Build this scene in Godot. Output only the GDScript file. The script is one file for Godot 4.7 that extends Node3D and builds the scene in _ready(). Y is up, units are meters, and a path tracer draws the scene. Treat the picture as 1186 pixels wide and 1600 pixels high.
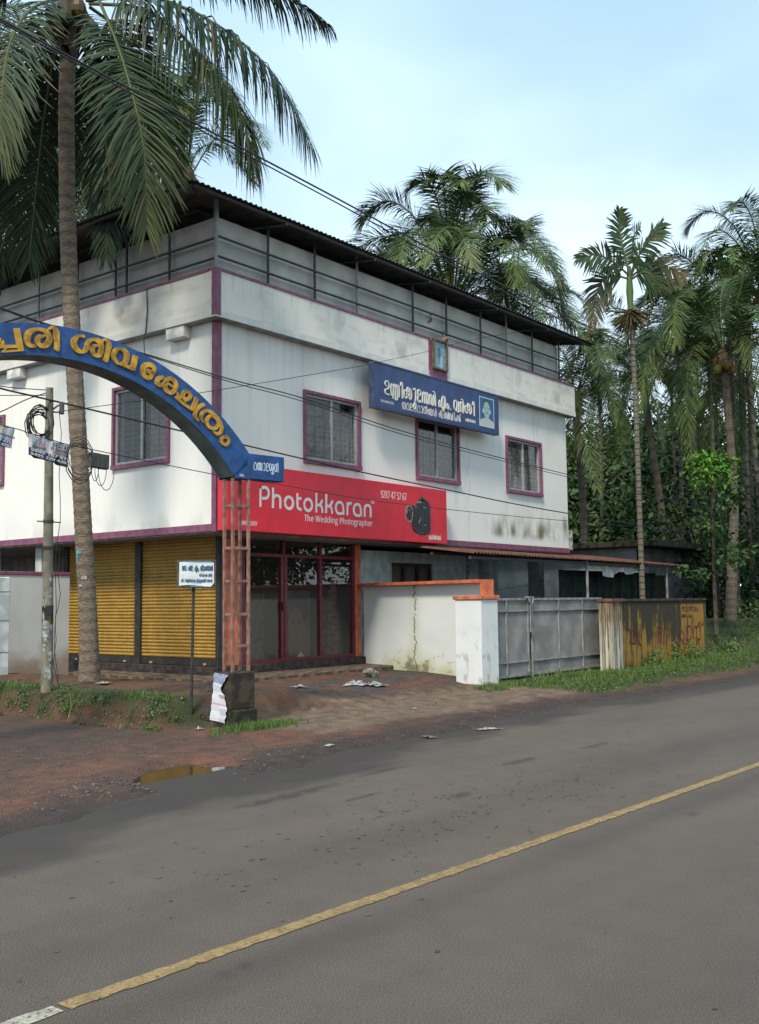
extends Node3D

# ---------------------------------------------------------------- mesh building
class MB:
	var v := PackedVector3Array()
	var n := PackedVector3Array()
	var t := PackedVector2Array()
	var c := PackedColorArray()
	var i := PackedInt32Array()
	var col := Color(1, 1, 1)
	var uvr := Rect2(0, 0, 1, 1)

	# corners run anticlockwise as seen from outside; the triangles are stored clockwise
	func quad(a: Vector3, b: Vector3, d: Vector3, e: Vector3) -> void:
		var k := v.size()
		var m := (b - a).cross(e - a)
		if m.length_squared() < 1e-14:
			m = (d - b).cross(e - b)
		m = m.normalized()
		v.append_array([a, b, d, e])
		n.append_array([m, m, m, m])
		c.append_array([col, col, col, col])
		var p := uvr.position
		var s := uvr.size
		t.append_array([Vector2(p.x, p.y + s.y), p + s, Vector2(p.x + s.x, p.y), p])
		i.append_array([k, k + 2, k + 1, k, k + 3, k + 2])

	func tri(a: Vector3, b: Vector3, d: Vector3) -> void:
		var k := v.size()
		var m := (b - a).cross(d - a).normalized()
		v.append_array([a, b, d])
		n.append_array([m, m, m])
		c.append_array([col, col, col])
		t.append_array([Vector2(0, 1), Vector2(1, 1), Vector2(0.5, 0)])
		i.append_array([k, k + 2, k + 1])

	func box(lo: Vector3, hi: Vector3, x := Transform3D(), b := 0.0) -> void:
		var p := []
		for k in 8:
			p.append(x * Vector3(hi.x if k & 1 else lo.x, hi.y if k & 2 else lo.y, hi.z if k & 4 else lo.z))
		if b <= 0.0:
			quad(p[4], p[5], p[7], p[6])
			quad(p[1], p[0], p[2], p[3])
			quad(p[5], p[1], p[3], p[7])
			quad(p[0], p[4], p[6], p[2])
			quad(p[6], p[7], p[3], p[2])
			quad(p[0], p[1], p[5], p[4])
			return
		# chamfered: three copies of each corner, one per face
		var f := func(k: int, ax: int) -> Vector3:
			var q := Vector3(hi.x if k & 1 else lo.x, hi.y if k & 2 else lo.y, hi.z if k & 4 else lo.z)
			for j: int in 3:
				if j != ax:
					q[j] += b * (-1.0 if (k >> j) & 1 else 1.0)
			return x * q
		for s in [[2, 4, 5, 7, 6], [2, 1, 0, 2, 3], [0, 5, 1, 3, 7], [0, 0, 4, 6, 2], [1, 6, 7, 3, 2], [1, 0, 1, 5, 4]]:
			quad(f.call(s[1], s[0]), f.call(s[2], s[0]), f.call(s[3], s[0]), f.call(s[4], s[0]))
		var mid := x * ((lo + hi) / 2)
		for e in [[0, 1, 0], [2, 3, 0], [4, 5, 0], [6, 7, 0], [0, 2, 1], [1, 3, 1], [4, 6, 1], [5, 7, 1], [0, 4, 2], [1, 5, 2], [2, 6, 2], [3, 7, 2]]:
			var u: int = (e[2] + 1) % 3
			var w: int = (e[2] + 2) % 3
			var q0: Vector3 = f.call(e[0], u)
			var q1: Vector3 = f.call(e[1], u)
			var q2: Vector3 = f.call(e[1], w)
			var q3: Vector3 = f.call(e[0], w)
			if (q1 - q0).cross(q3 - q0).dot((q0 + q2) / 2 - mid) > 0:
				quad(q0, q1, q2, q3)
			else:
				quad(q3, q2, q1, q0)

	# smooth tube through points; r is one radius per point
	func tube(p: Array, r: Array, sides := 8, cap := true) -> void:
		var k0 := v.size()
		var up := Vector3.UP
		if absf((p[1] - p[0]).normalized().y) > 0.9:
			up = Vector3.RIGHT
		var along := 0.0
		for a in p.size():
			var d: Vector3 = (p[mini(a + 1, p.size() - 1)] - p[maxi(a - 1, 0)]).normalized()
			var s := d.cross(up).normalized()
			up = s.cross(d).normalized()
			if a > 0:
				along += (p[a] - p[a - 1]).length()
			for b in sides + 1:
				var g := TAU * b / sides
				var o := s * cos(g) + up * sin(g)
				v.append(p[a] + o * r[a])
				n.append(o)
				c.append(col)
				t.append(Vector2(float(b) / sides, along))
		for a in p.size() - 1:
			for b in sides:
				var q := k0 + a * (sides + 1) + b
				i.append_array([q, q + 1, q + sides + 1, q + 1, q + sides + 2, q + sides + 1])
		if cap:
			for e in [0, p.size() - 1]:
				var at: Vector3 = p[e]
				for b in sides:
					var q: int = k0 + e * (sides + 1) + b
					if e == 0:
						tri(at, v[q + 1], v[q])
					else:
						tri(at, v[q], v[q + 1])

	# ellipsoid with a bumpy radius
	func blob(at: Vector3, rad: Vector3, rng: RandomNumberGenerator, rough := 0.15, rings := 7, sides := 10, x := Transform3D()) -> void:
		var g := []
		for a in rings + 1:
			var row := []
			for b in sides:
				var th := PI * a / rings
				var ph := TAU * b / sides
				var k := 1.0 + rng.randf_range(-rough, rough)
				if a == 0 or a == rings:
					ph = 0.0
				row.append(at + x.basis * (Vector3(sin(th) * cos(ph), cos(th), sin(th) * sin(ph)) * rad * k))
			g.append(row)
		for b in sides:
			g[0][b] = g[0][0]
			g[rings][b] = g[rings][0]
		for a in rings:
			for b in sides:
				var e := (b + 1) % sides
				if a == 0:
					tri(g[0][0], g[1][e], g[1][b])
				elif a == rings - 1:
					tri(g[a][b], g[a][e], g[rings][0])
				else:
					quad(g[a + 1][b], g[a][b], g[a][e], g[a + 1][e])

	# a pen stroke laid on a plane: q holds (across, up, width) in the plane of x; raised from z0 by deep
	func stroke(q: Array, x: Transform3D, z0: float, deep: float, smooth := true, round_ends := true) -> void:
		var p := []
		if smooth and q.size() > 2:
			for a in q.size() - 1:
				for b in 4:
					var f := b / 4.0
					var o: Vector3 = q[a].cubic_interpolate(q[a + 1], q[maxi(a - 1, 0)], q[mini(a + 2, q.size() - 1)], f)
					p.append(o)
			p.append(q[-1])
		else:
			p = q
		var l := []
		var r := []
		for a in p.size():
			var d: Vector3 = p[mini(a + 1, p.size() - 1)] - p[maxi(a - 1, 0)]
			var s: Vector2 = Vector2(-d.y, d.x).normalized() * p[a].z / 2
			l.append(Vector2(p[a].x, p[a].y) + s)
			r.append(Vector2(p[a].x, p[a].y) - s)
		var z := z0 + deep
		for a in p.size() - 1:
			quad(x * Vector3(r[a].x, r[a].y, z), x * Vector3(r[a + 1].x, r[a + 1].y, z), x * Vector3(l[a + 1].x, l[a + 1].y, z), x * Vector3(l[a].x, l[a].y, z))
			if deep > 0.004:
				quad(x * Vector3(r[a].x, r[a].y, z0), x * Vector3(r[a + 1].x, r[a + 1].y, z0), x * Vector3(r[a + 1].x, r[a + 1].y, z), x * Vector3(r[a].x, r[a].y, z))
				quad(x * Vector3(l[a + 1].x, l[a + 1].y, z0), x * Vector3(l[a].x, l[a].y, z0), x * Vector3(l[a].x, l[a].y, z), x * Vector3(l[a + 1].x, l[a + 1].y, z))
		for e in [0, 1]:
			var a: int = 0 if e == 0 else p.size() - 1
			var from: Vector2 = l[a] if e == 0 else r[a]
			var to: Vector2 = r[a] if e == 0 else l[a]
			if not round_ends:
				if deep > 0.004:
					quad(x * Vector3(from.x, from.y, z0), x * Vector3(to.x, to.y, z0), x * Vector3(to.x, to.y, z), x * Vector3(from.x, from.y, z))
				continue
			var m := Vector2(p[a].x, p[a].y)
			var prev := from
			for b in range(1, 6):
				var nx := m + (from - m).rotated(PI * b / 5)
				tri(x * Vector3(m.x, m.y, z), x * Vector3(prev.x, prev.y, z), x * Vector3(nx.x, nx.y, z))
				if deep > 0.004:
					quad(x * Vector3(prev.x, prev.y, z0), x * Vector3(nx.x, nx.y, z0), x * Vector3(nx.x, nx.y, z), x * Vector3(prev.x, prev.y, z))
				prev = nx

	func mesh() -> ArrayMesh:
		var a := []
		a.resize(Mesh.ARRAY_MAX)
		a[Mesh.ARRAY_VERTEX] = v
		a[Mesh.ARRAY_NORMAL] = n
		a[Mesh.ARRAY_TEX_UV] = t
		a[Mesh.ARRAY_COLOR] = c
		a[Mesh.ARRAY_INDEX] = i
		var m := ArrayMesh.new()
		m.add_surface_from_arrays(Mesh.PRIMITIVE_TRIANGLES, a)
		return m

# ---------------------------------------------------------------- naming
var taken := {}
func numbered(called: String) -> String:
	taken[called] = taken.get(called, -1) + 1
	return called if taken[called] == 0 else "%s_%03d" % [called, taken[called]]

func tag(o: Node, label: String, category: String, group := "", kind := "") -> void:
	o.set_meta("label", label)
	if category:
		o.set_meta("category", category)
	if group:
		o.set_meta("group", group)
	if kind:
		o.set_meta("kind", kind)

func thing(called: String, label: String, category: String, at := Vector3.ZERO, turn := 0.0, group := "") -> Node3D:
	var o := Node3D.new()
	o.name = numbered(called)
	add_child(o, true)
	o.position = at
	o.rotation.y = turn
	tag(o, label, category, group)
	return o

func obj(called: String, mb: MB, m: Material, parent: Node = self) -> MeshInstance3D:
	return put(called, mb.mesh(), m, parent)

func put(called: String, mesh: Mesh, m: Material, parent: Node = self) -> MeshInstance3D:
	var o := MeshInstance3D.new()
	o.name = numbered(called) if parent == self else called
	o.mesh = mesh
	o.material_override = m
	parent.add_child(o, true)
	return o

func struct(called: String, mb: MB, m: Material, label: String) -> MeshInstance3D:
	var o := obj(called, mb, m)
	tag(o, label, "", "", "structure")
	return o

func scatter(called: String, mesh: Mesh, m: Material, where: Array, label: String, category: String, parent: Node = self, tints: Array = []) -> MultiMeshInstance3D:
	var mm := MultiMesh.new()
	mm.transform_format = MultiMesh.TRANSFORM_3D
	mm.use_colors = not tints.is_empty()
	mm.mesh = mesh
	mm.instance_count = where.size()
	for k in where.size():
		mm.set_instance_transform(k, where[k])
		if not tints.is_empty():
			mm.set_instance_color(k, tints[k])
	var o := MultiMeshInstance3D.new()
	o.name = numbered(called) if parent == self else called
	o.multimesh = mm
	o.material_override = m
	parent.add_child(o, true)
	if parent == self:
		tag(o, label, category, "", "stuff")
	else:
		o.set_meta("kind", "stuff")
	return o

# ---------------------------------------------------------------- materials
func lin(r: float, g: float, b: float) -> Color:
	return Color(r, g, b).linear_to_srgb()

func fnoise(seed_: int, freq: float, oct := 4) -> FastNoiseLite:
	var f := FastNoiseLite.new()
	f.seed = seed_
	f.noise_type = FastNoiseLite.TYPE_SIMPLEX_SMOOTH
	f.frequency = freq
	f.fractal_octaves = oct
	return f

var noise_cache := {}
func noise_tex(lo: float, hi: float, freq := 0.02, oct := 5, seed_ := 1) -> NoiseTexture2D:
	var key := "%f %f %f %d %d" % [lo, hi, freq, oct, seed_]
	if noise_cache.has(key):
		return noise_cache[key]
	var t := NoiseTexture2D.new()
	t.width = 512
	t.height = 512
	t.seamless = true
	t.noise = fnoise(seed_, freq, oct)
	var g := Gradient.new()
	g.set_color(0, Color(lo, lo, lo))
	g.set_color(1, Color(hi, hi, hi))
	g.set_offset(0, 0.25)
	g.set_offset(1, 0.75)
	t.color_ramp = g
	noise_cache[key] = t
	return t

# a painted or mineral surface: base colour, soft mottling in world space, optional relief
func mat(c: Color, rough := 0.8, lo := 0.85, hi := 1.0, scale := 0.6, relief := 0.0, extra := {}) -> StandardMaterial3D:
	var m := StandardMaterial3D.new()
	m.albedo_color = lin(c.r, c.g, c.b)
	m.roughness = rough
	if lo < hi:
		m.albedo_texture = noise_tex(lo, hi, extra.get("freq", 0.007), 5, extra.get("seed", 1))
		m.uv1_triplanar = true
		m.uv1_world_triplanar = extra.get("world", true)
		m.uv1_scale = Vector3.ONE * scale * extra.get("stretch", Vector3.ONE)
	if relief > 0.0:
		m.normal_enabled = true
		var t := NoiseTexture2D.new()
		t.width = 512
		t.height = 512
		t.seamless = true
		t.as_normal_map = true
		t.bump_strength = 6.0
		t.noise = fnoise(7, 0.06, 4)
		m.normal_texture = t if not noise_cache.has("n") else noise_cache["n"]
		noise_cache["n"] = m.normal_texture
		m.normal_scale = relief
	m.metallic = extra.get("metal", 0.0)
	if extra.has("wear"):
		# a second, coarser mottling over the first, so that neither is seen to repeat
		m.detail_enabled = true
		m.detail_blend_mode = BaseMaterial3D.BLEND_MODE_MUL
		m.detail_albedo = noise_tex(1.0 - extra.wear, 1.0 + extra.wear * 0.3, 0.012, 5, 9)
		m.detail_uv_layer = BaseMaterial3D.DETAIL_UV_2
		m.uv2_triplanar = true
		m.uv2_world_triplanar = true
		m.uv2_scale = Vector3.ONE * extra.get("wear_scale", 0.17)
	if extra.has("vc"):
		m.vertex_color_use_as_albedo = true
	if extra.has("back"):
		m.backlight_enabled = true
		m.backlight = extra.back
	if extra.has("spec"):
		m.metallic_specular = extra.spec
	m.cull_mode = BaseMaterial3D.CULL_DISABLED if extra.has("two") else BaseMaterial3D.CULL_BACK
	return m

# a weathered face with its own stains: f(u, v, noise) gives the linear colour at u across and v up
func face_tex(w: int, h: int, f: Callable) -> ImageTexture:
	var im := Image.create(w, h, false, Image.FORMAT_RGB8)
	for y in h:
		for x in w:
			var k: Color = f.call((x + 0.5) / w, 1.0 - (y + 0.5) / h)
			im.set_pixel(x, y, Color(clampf(k.r, 0, 1), clampf(k.g, 0, 1), clampf(k.b, 0, 1)).linear_to_srgb())
	return ImageTexture.create_from_image(im)

func face_mat(tex: Texture2D, rough := 0.8, relief := 0.0) -> StandardMaterial3D:
	var m := StandardMaterial3D.new()
	m.albedo_texture = tex
	m.roughness = rough
	m.texture_repeat = false
	return m

func sm(a: float, b: float, x: float) -> float:
	return smoothstep(a, b, x)

# a wall with openings: o is its lower left corner seen from outside, u along, w outwards
func wall(mb: MB, o: Vector3, u: Vector3, w: Vector3, wide: float, high: float, thick: float, holes: Array) -> void:
	var xs := [0.0, wide]
	var ys := [0.0, high]
	for h: Rect2 in holes:
		xs.append_array([h.position.x, h.end.x])
		ys.append_array([h.position.y, h.end.y])
	xs.sort()
	ys.sort()
	var at := func(x: float, y: float, d: float) -> Vector3: return o + u * x + Vector3.UP * y - w * d
	for a in xs.size() - 1:
		for b in ys.size() - 1:
			var x0: float = xs[a]
			var x1: float = xs[a + 1]
			var y0: float = ys[b]
			var y1: float = ys[b + 1]
			if x1 - x0 < 1e-4 or y1 - y0 < 1e-4:
				continue
			var open := false
			for h: Rect2 in holes:
				open = open or h.has_point(Vector2((x0 + x1) / 2, (y0 + y1) / 2))
			if open:
				continue
			mb.uvr = Rect2(x0 / wide, 1.0 - y1 / high, (x1 - x0) / wide, (y1 - y0) / high)
			mb.quad(at.call(x0, y0, 0), at.call(x1, y0, 0), at.call(x1, y1, 0), at.call(x0, y1, 0))
			mb.quad(at.call(x1, y0, thick), at.call(x0, y0, thick), at.call(x0, y1, thick), at.call(x1, y1, thick))
	for h: Rect2 in holes + [Rect2(0, 0, wide, high)]:
		var whole := h.size.x == wide and h.size.y == high
		var c := [h.position, Vector2(h.end.x, h.position.y), h.end, Vector2(h.position.x, h.end.y)]
		mb.uvr = Rect2(h.position.x / wide, 1.0 - h.end.y / high, h.size.x / wide, h.size.y / high)
		for k in 4:
			var p: Vector2 = c[k]
			var q: Vector2 = c[(k + 1) % 4]
			if whole:
				mb.quad(at.call(p.x, p.y, thick), at.call(q.x, q.y, thick), at.call(q.x, q.y, 0), at.call(p.x, p.y, 0))
			else:
				mb.quad(at.call(p.x, p.y, 0), at.call(q.x, q.y, 0), at.call(q.x, q.y, thick), at.call(p.x, p.y, thick))
	mb.uvr = Rect2(0, 0, 1, 1)

func curve(p: Array, t: float) -> Vector3:
	var f := clampf(t, 0, 1) * (p.size() - 1)
	var a := mini(int(f), p.size() - 2)
	return p[a].cubic_interpolate(p[a + 1], p[a - 1] if a > 0 else 2 * p[0] - p[1], p[a + 2] if a + 2 < p.size() else 2 * p[-1] - p[-2], f - a)

# ---------------------------------------------------------------- handwriting: strokes of letters in a box 100 high
var GLYPHS := {
	"u": ["70", "22 62,8 75,20 98,48 96,58 70,50 48,12 34,8 12,20 2,60 2"],
	"nn": ["125", "14 2,4 45,18 88,36 60,34 2,28 -18", "36 55,52 90,64 60,62 2", "64 55,80 90,92 60,92 4,84 -22", "62 2,62 -26", "92 60,104 88,116 60,114 4"],
	"i": ["34", "2 92,10 116,24 110,26 70,26 0"],
	"kk": ["120", "30 60,12 66,4 30,20 6,44 18,44 60,58 92,78 66,66 34,36 36", "66 60,84 84,104 60,104 24,84 4,70 24,80 44"],
	"uu": ["50", "6 88,30 96,38 60,34 0,14 -26,6 -48,26 -60,38 -36,32 0"],
	"e": ["62", "34 50,12 56,14 92,42 92,48 66,34 50,10 40,10 6,34 2,44 14"],
	"nne": ["100", "4 6,10 70,22 86,36 60,36 4", "36 60,50 88,62 60,62 4", "62 60,78 88,90 60,86 14,76 2"],
	"l": ["90", "4 6,4 60,16 84,32 60,30 10,44 2,54 40,64 84,72 50,70 10,84 4,86 40,78 96,58 112"],
	"E": ["90", "4 4,4 40,14 58,26 40,26 4,48 4", "48 -20,38 0,42 70,58 98,72 60,66 4,52 -28,42 -20", "72 98,82 70,82 4"],
	"m": ["36", "18 46,4 30,6 8,20 2,30 24,18 46"],
	".": ["24", "8 4,11 4"],
	"v": ["90", "30 4,10 30,14 80,40 88,54 50,48 4,78 4,78 84"],
	"r": ["66", "4 4,6 70,24 90,40 60,38 8,52 4,58 60,48 104,30 112"],
	"ma": ["72", "30 8,10 6,10 60,34 92,58 66,58 4,28 6"],
	"me": ["80", "32 84,10 80,6 30,24 4,40 40,40 80,64 88,68 40,62 4,40 4"],
	"o": ["56", "10 86,36 92,44 50,36 6,12 8"],
	"ri": ["90", "14 4,4 50,20 90,48 84,48 20,34 6", "52 90,66 112,76 90,76 2"],
	"ya": ["96", "12 70,4 40,20 4,38 20,30 60,48 88,56 50,56 4,86 4,86 86"],
	"b": ["100", "20 60,6 40,16 6,34 20,34 80,52 88,56 40,56 4,90 4,90 86"],
	"d": ["86", "8 4,6 70,24 88,36 50,36 4,60 4,62 60,72 88,80 50,78 4"],
	"g": ["86", "4 4,4 60,20 88,34 40,52 4,62 50,60 86,78 60,78 4", "60 104,74 96,88 116"],
	"na": ["110", "16 4,4 50,20 92,36 70,34 4", "34 60,50 92,62 70,60 4,44 14", "62 70,80 92,96 60,92 6,80 2"],
	"sh": ["100", "26 92,8 88,4 30,24 6,44 40,56 86,82 80,84 20,64 6,58 36,76 46", "60 -6,50 -26,70 -30,88 -14,80 -2"],
	"ko": ["88", "30 60,10 66,4 28,20 6,40 20,44 70,66 90,80 50,66 10,50 20,60 44"],
	"ai": ["60", "8 4,6 50,22 74,30 30,30 4,54 6,54 80,40 96"],
}

# writes the letters named in seq from (x, y) in the plane of xf, each high tall, and gives the x where it ends
func letters(mb: MB, seq: String, x: float, y: float, high: float, squeeze: float, pen: float, xf: Transform3D, z0: float, deep: float) -> float:
	var k := 0
	for g in seq.split(" "):
		if g == "_":
			x += high * squeeze * 0.45
			continue
		var d: Array = GLYPHS[g]
		for s in range(1, d.size()):
			var q := []
			for p in d[s].split(","):
				var ab: PackedStringArray = p.split(" ")
				q.append(Vector3(x + float(ab[0]) * 0.01 * high * squeeze, y + float(ab[1]) * 0.01 * high, pen))
			k += 1
			mb.stroke(q, xf, z0, deep + (k % 5) * 0.0006)
		x += (float(d[0]) + 8.0) * 0.01 * high * squeeze
	return x

# strokes given as "x y w,x y w,…" in centimetres
func pen(mb: MB, list: Array, xf: Transform3D, z0: float, deep: float, smooth := true, round_ends := true) -> void:
	var k := 0
	for s: String in list:
		var q := []
		for p in s.split(","):
			var f := p.split_floats(" ")
			q.append(Vector3(f[0], f[1], f[2]) * 0.01)
		k += 1
		mb.stroke(q, xf, z0, deep + (k % 6) * 0.0007, smooth, round_ends)

func text(called: String, s: String, high: float, width: float, at: Transform3D, m: Material, parent: Node, bold := false) -> MeshInstance3D:
	var t := TextMesh.new()
	var f := SystemFont.new()
	f.font_names = PackedStringArray(["Droid Sans"])
	f.font_weight = 700 if bold else 400
	t.font = f
	t.text = s
	t.font_size = 64
	t.pixel_size = 0.01
	t.depth = 0.004
	t.horizontal_alignment = HORIZONTAL_ALIGNMENT_LEFT
	t.vertical_alignment = VERTICAL_ALIGNMENT_BOTTOM
	t.material = m
	var o := MeshInstance3D.new()
	o.name = called
	o.mesh = t
	o.material_override = m
	var ab := t.get_aabb()
	var sx := width / maxf(ab.size.x, 0.001)
	var sy := high / maxf(ab.size.y, 0.001)
	o.transform = at * Transform3D(Basis().scaled(Vector3(sx, sy, 1)), Vector3(-ab.position.x * sx, -ab.position.y * sy, 0))
	parent.add_child(o, true)
	return o

# ---------------------------------------------------------------- plants
# one palm frond along the points p: a tapering rib with two rows of drooping leaflets
func frond(p: Array, pairs: int, long: float, wide: float, sag: float, ca: Color, cb: Color, rng: RandomNumberGenerator, side := Vector3.ZERO, segs := 2) -> MB:
	var mb := MB.new()
	var rib := []
	var rad := []
	for k in 13:
		rib.append(curve(p, k / 12.0))
		rad.append(lerpf(0.032, 0.005, k / 12.0))
	mb.col = Color(0.11, 0.115, 0.04).lerp(ca, 0.35)
	mb.tube(rib, rad, 5, false)
	var t0: Vector3 = (curve(p, 0.02) - curve(p, 0)).normalized()
	var s := side
	if s == Vector3.ZERO:
		s = t0.cross(Vector3.UP)
	var sg := sag
	for k in pairs:
		sag = sg * rng.randf_range(0.6, 1.45)
		var f := 0.14 + 0.86 * (k + 0.5) / pairs
		var at := curve(p, f)
		var tg := (curve(p, f + 0.02) - curve(p, f - 0.02)).normalized()
		s = (s - tg * s.dot(tg)).normalized()
		var nn := s.cross(tg)
		var prof := minf(0.45 + f * 1.6, 1.0) * (1.0 - 0.65 * pow(clampf((f - 0.55) / 0.45, 0, 1), 1.6))
		for e in [-1.0, 1.0]:
			if rng.randf() < 0.06:
				continue
			var b := deg_to_rad(lerpf(24, 62, f * f) + rng.randf_range(-11, 11))
			var d: Vector3 = (s * e * cos(b) + tg * sin(b) + nn * rng.randf_range(0.0, 0.32)).normalized()
			var ln := long * prof * (rng.randf_range(0.8, 1.08) if rng.randf() > 0.07 else rng.randf_range(0.35, 0.7))
			var w := wide * rng.randf_range(0.8, 1.15)
			var ac := d.cross(nn).normalized()
			mb.col = ca.lerp(cb, clampf(pow(f, 2.2) * 0.7 + rng.randf_range(-0.15, 0.3), 0, 1)) * rng.randf_range(0.6, 1.3)
			if rng.randf() < 0.04:
				mb.col = Color(0.12, 0.085, 0.04)
			var prev := at
			var pw := w * 0.55
			for q in segs:
				var g := (q + 1.0) / segs
				var nx: Vector3 = at + d * ln * g * (1.0 - sag * 0.18 * g) + Vector3.DOWN * sag * ln * 0.5 * g * g
				var nw := w if q < segs - 1 else w * 0.12
				mb.quad(prev - ac * pw, nx - ac * nw, nx + ac * nw, prev + ac * pw)
				prev = nx
				pw = nw
	return mb

func arc(reach: float, rise: float, fall: float, sweep := 0.0) -> Array:
	return [Vector3.ZERO, Vector3(reach * 0.3, rise * 0.75, sweep * 0.05), Vector3(reach * 0.65, rise, sweep * 0.35), Vector3(reach * 0.9, rise - fall * 0.4, sweep * 0.75), Vector3(reach, rise - fall, sweep)]

var bark: StandardMaterial3D
var leaf_m: StandardMaterial3D
var fronds := []

func trunk_mesh(p: Array, r0: float, r1: float, step: float, ring: float, rng: RandomNumberGenerator, sides := 10) -> MB:
	var mb := MB.new()
	var length := 0.0
	for k in p.size() - 1:
		length += (p[k + 1] - p[k]).length()
	var q := []
	var r := []
	var nseg := int(length / step)
	for k in nseg + 1:
		var f := float(k) / nseg
		q.append(curve(p, f))
		var base := r0 + (r1 - r0) * minf(1.0, f * 1.15)
		base += r0 * 0.3 * exp(-f * length * 2.2)
		r.append(base * (1.0 + (ring if k % 2 == 0 else -ring) + rng.randf_range(-ring, ring) * 0.7))
	mb.tube(q, r, sides)
	# the scar rings are a little darker than the bark between them
	for k in mb.c.size():
		var row := k / (sides + 1)
		var s := 0.62 if row % 3 == 0 else 1.0
		s *= rng.randf_range(0.88, 1.06)
		mb.c[k] = Color(s, s, s * 0.98)
	return mb

# a coconut palm: trunk through points p, then fronds [variant, azimuth, tilt, size]
func palm(called: String, label: String, p: Array, r0: float, r1: float, list: Array, seed_: int, nuts := 5) -> Node3D:
	var rng := RandomNumberGenerator.new()
	rng.seed = seed_
	var o := thing(called, label, "palm tree", p[0], 0.0, "")
	var q := []
	for a in p:
		q.append(a - p[0])
	obj("trunk", trunk_mesh(q, r0, r1, 0.09, 0.02, rng), bark, o)
	var top: Vector3 = q[-1]
	for l in list:
		var m := put("frond", fronds[l[0]], leaf_m, o)
		m.transform = Transform3D(Basis.from_euler(Vector3(rng.randf_range(-0.25, 0.25), deg_to_rad(l[1]), deg_to_rad(l[2]))).scaled(Vector3.ONE * l[3]), top + Vector3(0, rng.randf_range(-0.25, 0.1), 0))
	if nuts > 0:
		for k in nuts:
			var nb := MB.new()
			nb.col = Color(0.16, 0.17, 0.04) if k % 2 else Color(0.2, 0.13, 0.04)
			var g := TAU * k / nuts + seed_
			nb.blob(top + Vector3(cos(g) * 0.24, -0.32 - 0.1 * (k % 3), sin(g) * 0.24), Vector3(0.12, 0.15, 0.12), rng, 0.05, 5, 8)
			obj("coconut", nb, leaf_m, o)
		var hb := MB.new()
		hb.col = Color(0.09, 0.065, 0.035)
		hb.blob(top + Vector3(0, -0.15, 0), Vector3(0.26, 0.42, 0.26), rng, 0.25, 6, 9)
		obj("crown_base", hb, leaf_m, o)
	return o

# leaves in clumps through a volume
func leaf_cloud(seed_: int, clumps: int, per: int, rad: Vector3, clump: float, leaf: float, cols: Array, hollow := 0.35) -> ArrayMesh:
	var rng := RandomNumberGenerator.new()
	rng.seed = seed_
	var mb := MB.new()
	for k in clumps:
		var d := Vector3(rng.randfn(), rng.randfn(), rng.randfn()).normalized()
		var at := d * rad * pow(rng.randf_range(hollow, 1.0), 0.6)
		var cc: Color = cols[rng.randi() % cols.size()]
		var cr := clump * rng.randf_range(0.6, 1.3)
		for j in per:
			var e := Vector3(rng.randfn(), rng.randfn() * 0.7, rng.randfn()) * cr * 0.5
			var q := at + e
			var f := (e.normalized() + Vector3(0, -0.5, 0) + Vector3(rng.randfn(), rng.randfn(), rng.randfn()) * 0.5).normalized()
			var w := f.cross(Vector3(rng.randfn(), 1.5 + rng.randfn(), rng.randfn())).normalized()
			var l := leaf * rng.randf_range(0.6, 1.25)
			mb.col = cc * rng.randf_range(0.7, 1.3)
			mb.quad(q, q + f * l * 0.45 - w * l * 0.24, q + f * l, q + f * l * 0.45 + w * l * 0.24)
	return mb.mesh()

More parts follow.
